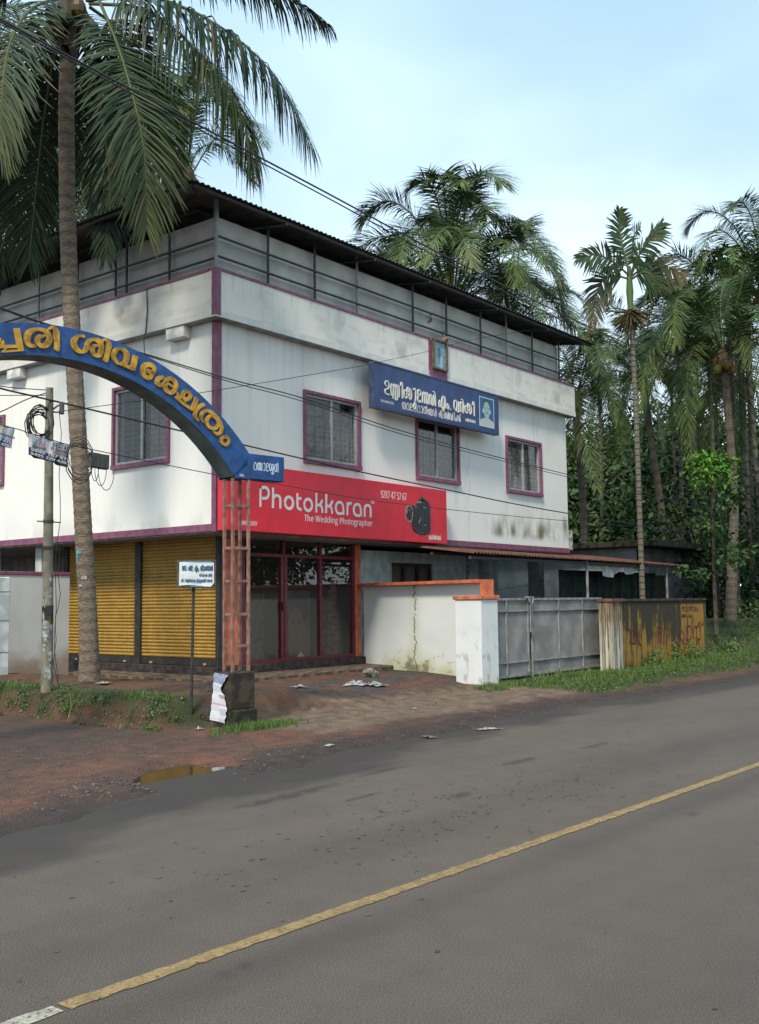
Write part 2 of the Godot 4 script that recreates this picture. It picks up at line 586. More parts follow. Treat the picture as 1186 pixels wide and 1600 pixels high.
func _ready() -> void:
	# ------------------------------------------------------------ camera, sky, sun, exposure
	var cam := Camera3D.new()
	cam.name = "camera"
	cam.fov = 52.3948
	cam.near = 0.1
	cam.far = 900.0
	cam.transform = Transform3D(Basis(Vector3(0.618, -0.011, 0.786), Vector3(-0.061, 0.996, 0.062), Vector3(-0.784, -0.086, 0.615)), Vector3(-12.375, 1.600, 13.316))
	add_child(cam)
	cam.current = true

	var env := Environment.new()
	env.background_mode = Environment.BG_SKY
	var sky := Sky.new()
	var sk := ProceduralSkyMaterial.new()
	sk.sky_top_color = Color(0.64, 0.78, 0.89)
	sk.sky_horizon_color = Color(0.85, 0.92, 0.94)
	sk.sky_curve = 0.16
	sk.sky_energy_multiplier = 1.0
	sk.ground_bottom_color = Color(0.20, 0.18, 0.16)
	sk.ground_horizon_color = Color(0.35, 0.36, 0.34)
	sk.sun_angle_max = 1.0
	sk.sky_cover = cloud_cover()
	sk.sky_cover_modulate = Color(1, 1, 1, 0.5)
	sky.sky_material = sk
	env.sky = sky
	env.background_energy_multiplier = 1.0
	env.tonemap_mode = Environment.TONE_MAPPER_LINEAR
	env.tonemap_exposure = 1.33
	env.sdfgi_enabled = true
	env.ssao_enabled = true
	env.ssil_enabled = true
	var we := WorldEnvironment.new()
	we.name = "environment"
	we.environment = env
	add_child(we)

	var sun := DirectionalLight3D.new()
	sun.name = "sun"
	sun.light_color = Color(1.0, 0.955, 0.89)
	sun.light_energy = 1.05
	sun.light_angular_distance = 10.0
	sun.shadow_enabled = true
	add_child(sun)
	sun.look_at_from_position(Vector3(-1.0, 1.15, 0.42) * 40, Vector3.ZERO)

	# ------------------------------------------------------------ shared materials
	bark = mat(Color(0.21, 0.18, 0.14), 0.95, 0.55, 1.05, 1.4, 0.6, {"vc": true, "world": false, "freq": 0.03})
	leaf_m = mat(Color(1, 1, 1), 0.55, 1.0, 1.0, 1.0, 0.0, {"vc": true, "two": true, "back": Color(0.35, 0.35, 0.12), "spec": 0.4})
	var crown_m := mat(Color(1, 1, 1), 0.65, 1.0, 1.0, 1.0, 0.0, {"vc": true, "two": true, "back": Color(0.28, 0.3, 0.1), "spec": 0.35})
	var fr := RandomNumberGenerator.new()
	fr.seed = 11
	var g1 := Color(0.042, 0.090, 0.030)
	var g2 := Color(0.125, 0.175, 0.050)
	for k in [[2.3, 3.2, 0.5, 0.3], [3.3, 1.8, 1.7, 0.5], [3.6, 0.8, 2.6, -0.4], [2.3, 0.3, 3.6, 0.3], [1.2, 3.7, 0.1, 0.2], [1.6, 0.2, 3.4, -0.2]]:
		var dry: bool = fronds.size() == 5
		fronds.append(frond(arc(k[0], k[1], k[2], k[3]), 135, 1.05, 0.0145, 0.45, Color(0.13, 0.09, 0.04) if dry else g1, Color(0.16, 0.11, 0.05) if dry else g2, fr).mesh())

	grounds()
	shop_building()
	signs()
	archway()
	roadside()
	compound()
	hero_palm()
	far_palms()
	forest(crown_m)
	wires()
	litter()

func cloud_cover() -> ImageTexture:
	var a := fnoise(5, 1.5, 5)
	var im := Image.create(1024, 512, false, Image.FORMAT_RGBA8)
	for y in 512:
		var up := (0.5 - (y + 0.5) / 512.0) * PI
		for x in 1024:
			var l := 0.0
			if up > 0.0:
				var az := (x + 0.5) / 1024.0 * TAU
				var s := 1.0 / (sin(up) + 0.22)
				l = a.get_noise_3d(cos(az) * cos(up) * s, 2.0 * s * 0.3, sin(az) * cos(up) * s)
				l = smoothstep(-0.05, 0.8, l * 0.3 + 0.1 + 0.7 * exp(-up * 4.0))
			im.set_pixel(x, y, Color(1, 1, 1, l))
	return ImageTexture.create_from_image(im)

# ---------------------------------------------------------------- ground, road, water
func road_edge(x: float) -> float:
	if x < -3.1:
		return 6.0 + (-3.1 - x) * 0.165
	if x < 1.6:
		return 6.0 - (x + 3.1) * 0.07
	return 5.67 + minf((x - 1.6) * 0.1, 0.6)

var gn := fnoise(3, 0.5, 4)
var gn2 := fnoise(4, 2.2, 4)

func puddle_at(x: float, z: float) -> float:
	var p := Vector2(x + 5.72, z - 5.8).rotated(-0.75)
	return Vector2(p.x / 0.48, p.y / 0.72).length() + gn2.get_noise_2d(x, z) * 0.35

func height(x: float, z: float) -> float:
	var e := road_edge(x) + gn.get_noise_2d(x * 1.3, 9.0) * 0.35
	var rough := gn2.get_noise_2d(x, z) * 0.03 + gn2.get_noise_2d(x * 4.0, z * 4.0) * 0.012 + gn.get_noise_2d(x, z) * 0.04
	var lane := 0.02 + 0.008 * maxf(0.0, -z)
	var yard := lerpf(0.40, 0.24, sm(-2.0, 0.3, x)) + rough
	if x > 4.0:
		yard = 0.22
	var slope := sm(1.0, 4.9, z)
	var front := lerpf(yard, 0.05 + rough * 0.3, slope)
	var end := sm(-1.3, 0.2, x)
	if x < 0.2:
		# the raised strip beside the lane stops short of the arch foot
		front = lerpf(lerpf(yard, lerpf(0.06, 0.12, end), sm(2.75, 3.1 + end * 1.6, z)), front, end)
	var wob := gn.get_noise_2d(z * 1.4, 3.0) * 0.16
	var h := lerpf(lane + rough * 0.4, front, sm(-3.66 + wob, -3.46 + wob, x))
	if x > 3.0:
		h = lerpf(h, 0.12 + rough + 0.02 * maxf(0.0, x - 8.0), sm(3.0, 4.2, x) * sm(2.6, 3.4, z))
		h = lerpf(h, lerpf(0.45, 0.95, sm(14.0, 18.0, x)) + rough * 3.0, sm(13.2, 15.5, x) * (1.0 - sm(3.0, 5.2, z)))
	h = lerpf(h, 0.03 + rough * 0.5, sm(4.5, 5.3, z))
	h = lerpf(h, -0.07, sm(e - 0.5, e + 0.5, z))
	var pd := puddle_at(x, z)
	if pd < 1.5:
		h = lerpf(-0.035, h, sm(0.75, 1.5, pd))
	return h

func soil(x: float, z: float, h: float) -> Color:
	var a := gn.get_noise_2d(x * 2.0 + 40.0, z * 2.0)
	var b := gn2.get_noise_2d(x * 1.7, z * 1.7 + 60.0)
	var c := Color(0.155, 0.068, 0.038).lerp(Color(0.10, 0.055, 0.037), clampf(0.5 + a * 1.4, 0, 1))
	# lane: old tar and mud
	c = c.lerp(Color(0.058, 0.040, 0.032), sm(-3.4, -4.2, x) * sm(4.9, 2.8, z) * clampf(0.75 + b, 0, 1))
	# raised strip of red earth, greened at the lip
	if x > -3.6 and x < 0.6 and z < 3.4:
		c = c.lerp(Color(0.14, 0.066, 0.032), clampf(0.5 + b * 1.5, 0, 1))
		c = c.lerp(Color(0.035, 0.055, 0.014), clampf(sm(-2.4, -3.2, x) * 0.8 + b * 0.8, 0, 1))
	# cement apron of the drive
	if x > -3.2 and x < 4.8:
		var apron := sm(2.9, 3.6, z + b * 0.5) * sm(5.05, 4.85, z + a * 0.12) * sm(-3.2, -2.7, x) * sm(4.4, 3.7, x + b * 0.4)
		c = c.lerp(Color(0.185, 0.128, 0.085) * (1.0 + b * 0.25), apron)
		c = c.lerp(Color(0.07, 0.066, 0.06), sm(3.4, 2.4, z) * sm(0.9, 1.6, z) * sm(-2.4, -1.0, x) * clampf(0.7 + a * 1.5, 0, 1))
	# verge
	if x > 3.4:
		c = c.lerp(Color(0.04, 0.05, 0.018), sm(3.4, 4.6, x) * sm(5.35, 4.9, z + a * 0.3))
	# wet mud along the tar
	var e := road_edge(x)
	c = c.lerp(Color(0.040, 0.030, 0.026), sm(e - 1.0 - a * 0.5, e - 0.35, z) * 0.85)
	return c * (1.0 + b * 0.35)

func grounds() -> void:
	var far := MB.new()
	far.quad(Vector3(-450, -0.12, 450), Vector3(450, -0.12, 450), Vector3(450, -0.12, -450), Vector3(-450, -0.12, -450))
	struct("ground", far, mat(Color(0.07, 0.075, 0.04), 1.0, 0.7, 1.0, 0.1), "flat ground reaching to the horizon")

	var xs := []
	var zs := []
	var q := -60.0
	while q < 90.0:
		xs.append(q)
		q += 0.11 if q >= -12.0 and q < 16.0 else 2.0
	q = -90.0
	while q < 8.0:
		zs.append(q)
		q += 0.11 if q >= -6.5 else 2.0
	var mb := MB.new()
	for z: float in zs:
		for x: float in xs:
			var h := height(x, z)
			mb.v.append(Vector3(x, h, z))
			mb.n.append(Vector3(height(x - 0.05, z) - height(x + 0.05, z), 0.1, height(x, z - 0.05) - height(x, z + 0.05)).normalized())
			mb.c.append(soil(x, z, h))
			mb.t.append(Vector2(x, z))
	var w := xs.size()
	for a in zs.size() - 1:
		for b in w - 1:
			var k := a * w + b
			mb.i.append_array([k, k + 1, k + w, k + 1, k + w + 1, k + w])
	struct("terrain", mb, mat(Color(1, 1, 1), 0.95, 0.68, 1.15, 1.1, 0.7, {"vc": true, "freq": 0.06, "wear": 0.14, "wear_scale": 0.5}), "red earth, mud and cement apron between the road and the shops")

	# tar road with worn tracks and wet marks
	var rb := MB.new()
	var rx := []
	q = -90.0
	while q < 130.0:
		rx.append(q)
		q += 0.07 if q >= -12.5 and q < 4.0 else 2.5
	var rz := []
	q = 4.9
	while q < 14.2:
		rz.append(q)
		q += 0.06
	var dn := fnoise(21, 1.0, 3)
	for z: float in rz:
		for x: float in rx:
			rb.v.append(Vector3(x, 0.0 - maxf(0.0, absf(z - 9.7) - 3.4) * 0.02, z))
			rb.n.append(Vector3.UP)
			rb.t.append(Vector2(x, z))
			var e := z - road_edge(x)
			var c := Color(0.126, 0.102, 0.081)
			c *= 1.0 - 0.12 * exp(-pow((z - 8.9) / 0.35, 2)) - 0.2 * exp(-pow((z - 9.98 - (x + 7.8) * 0.03) / 0.16, 2)) - 0.12 * sm(10.3, 11.6, z) + 0.05 * exp(-pow((z - 7.6) / 0.5, 2))
			c *= 1.0 + dn.get_noise_2d(x * 0.25, z * 0.8) * 0.16
			for s in [[-6.0, 7.25, 0.55, 0.07], [-5.5, 7.2, 0.45, 0.05], [-4.44, 7.1, 0.45, 0.06], [-5.05, 8.4, 0.22, 0.05], [-3.2, 7.87, 0.4, 0.06], [-1.76, 7.97, 0.35, 0.06], [-4.7, 10.23, 0.06, 0.05], [-9.13, 9.9, 0.05, 0.05], [-8.98, 9.88, 0.05, 0.04], [-5.6, 7.78, 0.25, 0.04]]:
				var r := Vector2((x - s[0]) / s[2], (z - s[1]) / s[3]).length()
				if r < 2.0:
					c = c.lerp(Color(0.05, 0.044, 0.04), 0.75 * sm(1.15, 0.6, r + gn2.get_noise_2d(x * 3.0, z * 6.0) * 0.7))
			c = c.lerp(Color(0.045, 0.038, 0.034), sm(0.85, 0.25, e + gn.get_noise_2d(x, z * 2.0) * 0.5) * 0.85)
			rb.c.append(c)
	w = rx.size()
	for a in rz.size() - 1:
		for b in w - 1:
			var k := a * w + b
			rb.i.append_array([k, k + 1, k + w, k + 1, k + w + 1, k + w])
	struct("road", rb, mat(Color(1, 1, 1), 0.8, 0.6, 1.22, 1.3, 0.25, {"vc": true, "freq": 0.16, "spec": 0.45, "wear": 0.03, "wear_scale": 0.45}), "grey tar road with a worn surface")

	# the yellow centre line, its edges frayed
	var rng := RandomNumberGenerator.new()
	rng.seed = 4
	for part in [[-12.6, -9.7722, Color(0.40, 0.38, 0.30), "white worn stretch of the centre line"], [-9.7722, 60.0, Color(0.30, 0.205, 0.085), "worn yellow line along the middle of the road"]]:
		var ln := MB.new()
		var x: float = part[0]
		var l0 := Vector3.ZERO
		var r0 := Vector3.ZERO
		while x < part[1]:
			var zc := 9.70 + (x + 7.8) * 0.03 if x < 2.0 else 9.994
			var l := Vector3(x, 0.004, zc - 0.046 + rng.randf_range(-0.008, 0.008))
			var r := Vector3(x, 0.004, zc + 0.046 + rng.randf_range(-0.008, 0.008))
			if x > part[0]:
				ln.uvr = Rect2(x, 0, 0.06, 0.12)
				ln.quad(r0, r, l, l0)
			l0 = l
			r0 = r
			x += 0.05 if x < 4.0 else 1.0
		var m := mat(part[2], 0.8, 0.8, 1.08, 1.3, 0.0, {"freq": 0.05, "wear": 0.12, "wear_scale": 0.9})
		struct("centre_line", ln, m, part[3])
		# chips of tar showing through
		var cm := MB.new()
		for k in 150:
			var cx := rng.randf_range(part[0], minf(part[1], 0.0))
			var cz := 9.70 + (cx + 7.8) * 0.03 + rng.randf_range(-0.055, 0.055)
			var rr := rng.randf_range(0.002, 0.006)
			var o := Vector3(cx, 0.0065, cz)
			var last := o + Vector3(rr * 1.8, 0, 0)
			for j in range(1, 7):
				var nx := o + Vector3(cos(TAU * j / 6) * rr * rng.randf_range(0.8, 2.2), 0, -sin(TAU * j / 6) * rr * rng.randf_range(0.6, 1.2))
				cm.tri(o, last, nx)
				last = nx
		var cp := obj("line_wear", cm, mat(Color(0.1, 0.085, 0.075), 0.85, 0.7, 1.1, 2.6))
		tag(cp, "bare tar chips worn into " + ("the white stretch of the centre line" if part[0] < -12 else "the yellow centre line"), "road wear", "", "stuff")

	# dark spatter on the far lane
	var sp := MB.new()
	for k in 420:
		var x := -5.6 + rng.randfn() * 1.7
		var z := 8.75 + (x + 5.6) * 0.03 + rng.randfn() * 0.42
		if k > 330:
			x = rng.randf_range(-11.0, 2.0)
			z = rng.randf_range(7.2, 12.5)
		if z > 9.55 + (x + 7.8) * 0.03 and k <= 330:
			continue
		var rr := rng.randf_range(0.003, 0.013) * (1.7 if k % 29 == 0 else 1.0)
		var o := Vector3(x, 0.0035, z)
		var ring := []
		for j in 8:
			ring.append(o + Vector3(cos(TAU * j / 8) * rr * rng.randf_range(0.9, 2.4), 0, -sin(TAU * j / 8) * rr * rng.randf_range(0.5, 1.3)))
		for j in 8:
			sp.tri(o, ring[j], ring[(j + 1) % 8])
	var so := obj("oil_spots", sp, mat(Color(0.095, 0.077, 0.062), 0.8, 0.7, 1.1, 2.6))
	tag(so, "small dark spots spattered over the far lane of the road", "road wear", "", "stuff")

	# standing water
	var wm := StandardMaterial3D.new()
	wm.albedo_color = lin(0.035, 0.026, 0.017)
	wm.roughness = 0.06
	wm.metallic_specular = 0.75
	var wb := MB.new()
	wb.quad(Vector3(-7.0, -0.012, 6.6), Vector3(-4.6, -0.012, 6.6), Vector3(-4.6, -0.012, 4.9), Vector3(-7.0, -0.012, 4.9))
	struct("puddle", wb, wm, "shallow muddy puddle beside the road")

	# loose stones
	var st := MB.new()
	st.blob(Vector3.ZERO, Vector3(1, 0.7, 1), rng, 0.25, 4, 6)
	var where := []
	var tints := []
	for k in 1100:
		var x := rng.randf_range(-9.5, 3.5)
		var z := rng.randf_range(3.0, 6.2)
		if k < 260:
			x = -6.2 + rng.randfn() * 0.7
			z = 5.75 + rng.randfn() * 0.28
		if k > 700:
			x = rng.randf_range(-2.4, 3.0)
			z = rng.randf_range(1.2, 3.2)
		if z > road_edge(x) + 0.5 or puddle_at(x, z) < 1.02:
			continue
		var s := rng.randf_range(0.004, 0.012) * (1.0 if k > 260 else 1.5)
		where.append(Transform3D(Basis(Vector3.UP, rng.randf() * TAU).scaled(Vector3(s, s, s * 1.3)), Vector3(x, maxf(height(x, z), -0.01) + s * 0.3, z)))
		tints.append(Color(0.075, 0.064, 0.056) * rng.randf_range(0.5, 1.7))
	scatter("gravel", st.mesh(), mat(Color(1, 1, 1), 0.9, 1, 1, 1, 0, {"vc": true}), where, "loose gravel strewn along the road shoulder", "gravel", self, tints)
	where = []
	tints = []
	for k in 3200:
		var x := rng.randf_range(-9.5, 5.0)
		var z := rng.randf_range(2.8, 6.4)
		if puddle_at(x, z) < 1.02 or z > road_edge(x) + 0.3:
			continue
		var s := rng.randf_range(0.003, 0.006)
		where.append(Transform3D(Basis(Vector3.UP, rng.randf() * TAU).scaled(Vector3(s, s, s * 1.3)), Vector3(x, maxf(height(x, z), -0.01) + s * 0.3, z)))
		tints.append(Color(0.14, 0.115, 0.095) * rng.randf_range(0.6, 1.6))
	scatter("grit", st.mesh(), mat(Color(1, 1, 1), 0.9, 1, 1, 1, 0, {"vc": true}), where, "fine pale grit on the earth by the road", "grit", self, tints)

# ---------------------------------------------------------------- the two-storey building
func window(parent: Node3D, at: Transform3D, w: float, h: float, seed_: int, trim: Material, alu: Material, curtain: Material, bars: Material, pane: Material, first := 0) -> void:
	var b := MB.new()
	var t := 0.06
	b.box(Vector3(0, h - t, -0.02), Vector3(w, h, 0.05), at)
	b.box(Vector3(0, -0.02, -0.02), Vector3(w, t, 0.07), at)
	b.box(Vector3(0, t, -0.02), Vector3(t, h - t, 0.05), at)
	b.box(Vector3(w - t, t, -0.02), Vector3(w, h - t, 0.05), at)
	var o := obj("window", b, trim, parent)
	var f := MB.new()
	var a := 0.05
	for k in [[t, h - t - a, w - t, h - t], [t, t, w - t, t + a], [t, t + a, t + a, h - t - a], [w - t - a, t + a, w - t, h - t - a]]:
		f.box(Vector3(k[0], k[1], -0.07), Vector3(k[2], k[3], -0.005), at)
	f.box(Vector3(w / 2 - 0.03, t + a, -0.06), Vector3(w / 2 + 0.03, h - t - a, -0.012), at)
	obj("frame", f, alu, o)
	for s in 2:
		var p := MB.new()
		var x0 := t + a if s == 0 else w / 2 + 0.03
		var x1 := w / 2 - 0.03 if s == 0 else w - t - a
		var z := -0.035 - 0.012 * s
		p.quad(at * Vector3(x0, t + a, z), at * Vector3(x1, t + a, z), at * Vector3(x1, h - t - a, z), at * Vector3(x0, h - t - a, z))
		obj("pane", p, pane, o)
	var g := MB.new()
	var k := 0
	while t + 0.09 + k * 0.1 < h - t:
		var y := t + 0.09 + k * 0.1
		g.box(Vector3(t, y, -0.1), Vector3(w - t, y + 0.012, -0.088), at)
		k += 1
	for j in 6:
		var x := t + (w - 2 * t) * (j + 0.5) / 6
		g.box(Vector3(x - 0.011, t, -0.115), Vector3(x + 0.011, h - t, -0.102), at)
	obj("grille", g, bars, o)
	var c := MB.new()
	var rng := RandomNumberGenerator.new()
	rng.seed = seed_
	for s in range(first, 2):
		var x := t + (w / 2 - t) * s
		var end := x + (w / 2 - t)
		var prev := Vector3.INF
		var ph := rng.randf() * 6.0
		while x <= end + 0.001:
			var z := -0.21 + 0.025 * sin(x * 42.0 + ph) + 0.012 * sin(x * 17.0)
			if prev != Vector3.INF:
				c.quad(at * Vector3(prev.x, t - 0.05, prev.z), at * Vector3(x, t - 0.05, z), at * Vector3(x, h - t - 0.16, z), at * Vector3(prev.x, h - t - 0.16, prev.z))
			prev = Vector3(x, 0, z)
			x += 0.025
	obj("curtain", c, curtain, o)

func stained(u: float, v: float, a: FastNoiseLite, base: Color, dirt: Color, amount: float, streak: float) -> Color:
	var m := a.get_noise_2d(u * 500, v * 160) * 0.5 + 0.5
	var s := a.get_noise_2d(u * 3000 + 900, v * 60) * 0.5 + 0.5
	var k := clampf(sm(0.45, 0.95, m) * amount + sm(0.5, 0.9, s) * streak, 0, 1)
	var drip := a.get_noise_2d(u * 5200 + 300, v * 40) * 0.5 + 0.5
	k = clampf(k + sm(0.52, 0.85, drip) * sm(0.35, 1.0, v) * streak * 2.2, 0, 1)
	return base.lerp(dirt, k)

func shop_building() -> void:
	var white := Color(0.69, 0.695, 0.655)
	var grime := Color(0.30, 0.28, 0.24)
	var a := fnoise(31, 0.01, 5)
	var purple := mat(Color(0.205, 0.066, 0.122), 0.6, 0.85, 1.05, 1.2)
	var orange := mat(Color(0.62, 0.175, 0.085), 0.6, 0.85, 1.02, 1.0)
	var dark := mat(Color(0.03, 0.028, 0.026), 0.7, 0.7, 1.0, 1.0)
	var inner := mat(Color(0.34, 0.36, 0.36), 0.85, 0.8, 1.0, 0.7)
	var alu := mat(Color(0.32, 0.34, 0.35), 0.45, 0.9, 1.0, 1.0)
	var bars := mat(Color(0.035, 0.035, 0.035), 0.6, 1, 1)
	var curtain := mat(Color(0.33, 0.29, 0.24), 0.9, 0.75, 1.1, 1.6, 0.0, {"two": true})
	var pane := StandardMaterial3D.new()
	pane.transparency = BaseMaterial3D.TRANSPARENCY_ALPHA
	pane.albedo_color = Color(0.16, 0.17, 0.17, 0.22)
	pane.roughness = 0.05

	var t := thing("shop_building", "two-storey white shop building with purple trim and a tin roof over its terrace", "building")

	# upper walls
	var w := MB.new()
	var wins := [Rect2(2.25, 4.29 - 2.89, 1.71, 1.40), Rect2(5.89, 4.29 - 2.89, 1.69, 1.40), Rect2(9.67, 4.29 - 2.89, 1.76, 1.40)]
	wall(w, Vector3(0.004, 2.89, 0), Vector3.RIGHT, Vector3.BACK, 12.846, 3.68, 0.25, wins)
	var right_tex := face_tex(900, 258, func(u: float, v: float) -> Color:
		var c := stained(u, v, a, white, grime, 0.16, 0.10)
		c = c.lerp(Color(0.36, 0.36, 0.33), 0.32 * sm(0.8, 1.0, v) * (0.5 + a.get_noise_2d(u * 1500, 3)))
		var mould := sm(0.66, 0.74, u) * sm(0.24, 0.12, v + a.get_noise_2d(u * 1400, 7.0) * 0.12) * sm(0.05, 0.1, v)
		c = c.lerp(Color(0.17, 0.15, 0.09), mould * clampf(0.55 + a.get_noise_2d(u * 2600, v * 300) * 1.3, 0, 1))
		for s in [0.30, 0.62, 0.87]:
			var cr := absf(u - s - 0.012 * a.get_noise_2d(v * 600, s * 900) - 0.03 * v * (s - 0.5))
			c = c.lerp(Color(0.32, 0.31, 0.28), 0.6 * sm(0.0014, 0.0004, cr) * sm(-0.1, 0.15, a.get_noise_2d(v * 400 + 50, s * 300)))
		# dirt run down from the window sills
		for s in [[0.175, 0.30], [0.458, 0.58], [0.753, 0.89]]:
			var nearest := minf(absf(u - s[0]), absf(u - s[1]))
			c = c.lerp(grime, 0.22 * sm(0.012, 0.0, nearest) * sm(0.38, 0.36, v) * sm(0.1, 0.36, v))
		return c)
	obj("wall", w, face_mat(right_tex, 0.85), t)
	w = MB.new()
	var left_holes := [Rect2(13.0 - 2.85, 4.18 - 2.89, 1.65, 1.56), Rect2(13.0 - 8.17, 4.18 - 2.89, 1.65, 1.5)]
	wall(w, Vector3(0, 2.89, -13.0), Vector3.BACK, Vector3.LEFT, 12.999, 3.68, 0.25, left_holes)
	var left_tex := face_tex(900, 258, func(u: float, v: float) -> Color:
		var c := stained(u, v, a, white * 1.05, grime, 0.12, 0.10)
		c = c.lerp(Color(0.42, 0.42, 0.38), 0.28 * sm(0.86, 1.0, v) * (0.6 + a.get_noise_2d(u * 1500, 31)))
		return c.lerp(grime, 0.3 * sm(0.16, 0.02, v) * sm(0.35, 0.75, a.get_noise_2d(u * 900, v * 200 + 500) + 0.5)))
	obj("wall", w, face_mat(left_tex, 0.85), t)
	# back and far side close the house
	w = MB.new()
	w.box(Vector3(0.25, 0.1, -13.2), Vector3(12.85, 6.57, -13.0))
	obj("wall", w, inner, t)
	w = MB.new()
	w.box(Vector3(12.6, 2.89, -13.0), Vector3(12.85, 6.57, -0.251))
	obj("wall", w, inner, t)
	# widened foot of the wall at its right end
	w = MB.new()
	w.box(Vector3(12.852, 2.95, -0.6), Vector3(13.05, 3.48, 0.02))
	obj("ledge", w, mat(Color(0.5, 0.5, 0.45), 0.9, 0.6, 1.0, 1.5), t)

	# floor slab between the storeys, terrace slab, shop floor
	w = MB.new()
	w.box(Vector3(0.012, 2.831, -12.9), Vector3(12.84, 2.885, -0.012))
	obj("floor_slab", w, mat(Color(0.25, 0.25, 0.24), 0.9, 0.8, 1.0, 0.7), t)
	w = MB.new()
	w.box(Vector3(-0.21, 6.572, -13.2), Vector3(13.05, 6.70, 0.21))
	obj("terrace_slab", w, inner, t)

	# purple bands
	w = MB.new()
	w.box(Vector3(0.1, 2.86, -0.02), Vector3(12.85, 2.985, 0.035))
	w.box(Vector3(-0.035, 2.86, -13.0), Vector3(0.02, 2.985, -0.08))
	obj("band", w, purple, t)
	w = MB.new()
	w.box(Vector3(-0.03, 2.85, -0.08), Vector3(0.105, 6.57, 0.03))
	obj("corner_trim", w, purple, t)

	# parapet with its notch for the picture
	var par_tex := face_tex(900, 80, func(u: float, v: float) -> Color:
		var c := stained(u, v, a, white * Color(0.93, 0.92, 0.9), grime, 0.42, 0.16)
		return c.lerp(Color(0.27, 0.23, 0.19), 0.5 * sm(0.25, 0.75, u) * sm(0.1, 0.5, a.get_noise_2d(u * 700 + 50, v * 60)) * sm(0.0, 0.3, v)))
	w = MB.new()
	wall(w, Vector3(-0.2, 6.702, 0.2), Vector3.RIGHT, Vector3.BACK, 6.43, 0.70, 0.15, [])
	obj("parapet", w, face_mat(par_tex, 0.9), t)
	w = MB.new()
	wall(w, Vector3(6.87, 6.702, 0.2), Vector3.RIGHT, Vector3.BACK, 6.18, 0.70, 0.15, [])
	obj("parapet", w, face_mat(par_tex, 0.9), t)
	w = MB.new()
	wall(w, Vector3(-0.2, 6.702, -13.2), Vector3.BACK, Vector3.LEFT, 13.249, 0.70, 0.15, [])
	obj("parapet", w, face_mat(par_tex, 0.9), t)
	w = MB.new()
	w.box(Vector3(-0.212, 6.58, 0.201), Vector3(6.23, 6.703, 0.212))
	w.box(Vector3(6.87, 6.58, 0.201), Vector3(13.052, 6.703, 0.212))
	w.box(Vector3(-0.213, 6.58, -13.2), Vector3(-0.2, 6.703, 0.2))
	obj("slab_edge", w, mat(white * 0.92, 0.9, 0.93, 1.0, 0.5), t)
	w = MB.new()
	w.box(Vector3(6.231, 6.58, 0.06), Vector3(6.869, 7.4, 0.214))
	obj("picture_niche", w, purple, t)
	w = MB.new()
	w.box(Vector3(-0.2, 7.403, 0.03), Vector3(6.23, 7.45, 0.218))
	w.box(Vector3(6.87, 7.403, 0.03), Vector3(13.05, 7.45, 0.218))
	w.box(Vector3(-0.218, 7.403, -13.2), Vector3(-0.03, 7.45, 0.029))
	w.box(Vector3(-0.216, 6.6, 0.11), Vector3(-0.09, 7.402, 0.217))
	w.box(Vector3(6.16, 6.6, 0.2), Vector3(6.229, 7.402, 0.217))
	obj("parapet_trim", w, purple, t)
	# beam ends under the slab
	for z in [-0.89, -5.98, -9.6]:
		w = MB.new()
		w.box(Vector3(-0.19, 6.36, z - 0.24), Vector3(0.01, 6.571, z + 0.24), Transform3D(), 0.01)
		obj("bracket", w, mat(white, 0.9, 0.8, 1.0, 0.8), t)

	# terrace: sheet walls, steel posts and rails under the roof
	var sheet := mat(Color(0.47, 0.465, 0.43), 0.8, 0.9, 1.03, 0.3)
	w = MB.new()
	w.box(Vector3(0.05, 7.3, -0.03), Vector3(12.5, 8.45, 0.0))
	obj("terrace_wall", w, sheet, t)
	w = MB.new()
	w.box(Vector3(0.0, 7.3, -9.0), Vector3(0.03, 8.45, -0.031))
	obj("terrace_wall", w, sheet, t)
	var steel := mat(Color(0.06, 0.065, 0.068), 0.6, 0.8, 1.0, 1.0)
	var zinc := mat(Color(0.30, 0.32, 0.32), 0.5, 0.8, 1.0, 1.0)
	var k := 0
	for x in [-0.1, 1.2, 2.5, 3.8, 5.73, 7.03, 8.48, 9.67, 10.95, 12.38]:
		w = MB.new()
		var r := 0.045 if k == 0 else 0.026
		w.tube([Vector3(x, 7.452, 0.1), Vector3(x, 8.7, 0.1)], [r, r], 8)
		obj("post", w, zinc if k in [0, 3, 7] else steel, t)
		k += 1
	for z in [-1.14, -2.37, -2.7, -3.91, -5.23, -7.0, -8.9]:
		w = MB.new()
		w.tube([Vector3(-0.1, 7.452, z), Vector3(-0.1, 8.7, z)], [0.026, 0.026], 8)
		obj("post", w, zinc if z == -5.23 else steel, t)
	for y in [7.68, 8.04]:
		w = MB.new()
		w.tube([Vector3(-0.1, y, 0.14), Vector3(12.5, y, 0.14)], [0.022, 0.022], 6)
		obj("rail", w, steel, t)
		w = MB.new()
		w.tube([Vector3(-0.14, y - 0.04, -9.0), Vector3(-0.14, y - 0.04, 0.1)], [0.022, 0.022], 6)
		obj("rail", w, steel, t)
	# a thread of cable hanging down the parapet
	w = MB.new()
	w.tube([Vector3(-0.23, 7.42, -1.62), Vector3(-0.225, 7.0, -1.6), Vector3(-0.235, 6.6, -1.63), Vector3(-0.3, 6.45, -1.6), Vector3(-0.24, 5.6, -1.6)], [0.012, 0.012, 0.012, 0.01, 0.004], 5)
	obj("hanging_cord", w, steel, t)

	# roof: two corrugated slopes that meet on a hip
	var tin := mat(Color(0.075, 0.075, 0.072), 0.75, 0.6, 1.1, 0.7, 0.0, {"two": true})
	w = MB.new()
	var pitch := tan(deg_to_rad(9.0))
	var ex := -1.12
	var ez := 0.62
	var ey := 8.62
	var n := int((13.6 - ex) / 0.03)
	var pf := []
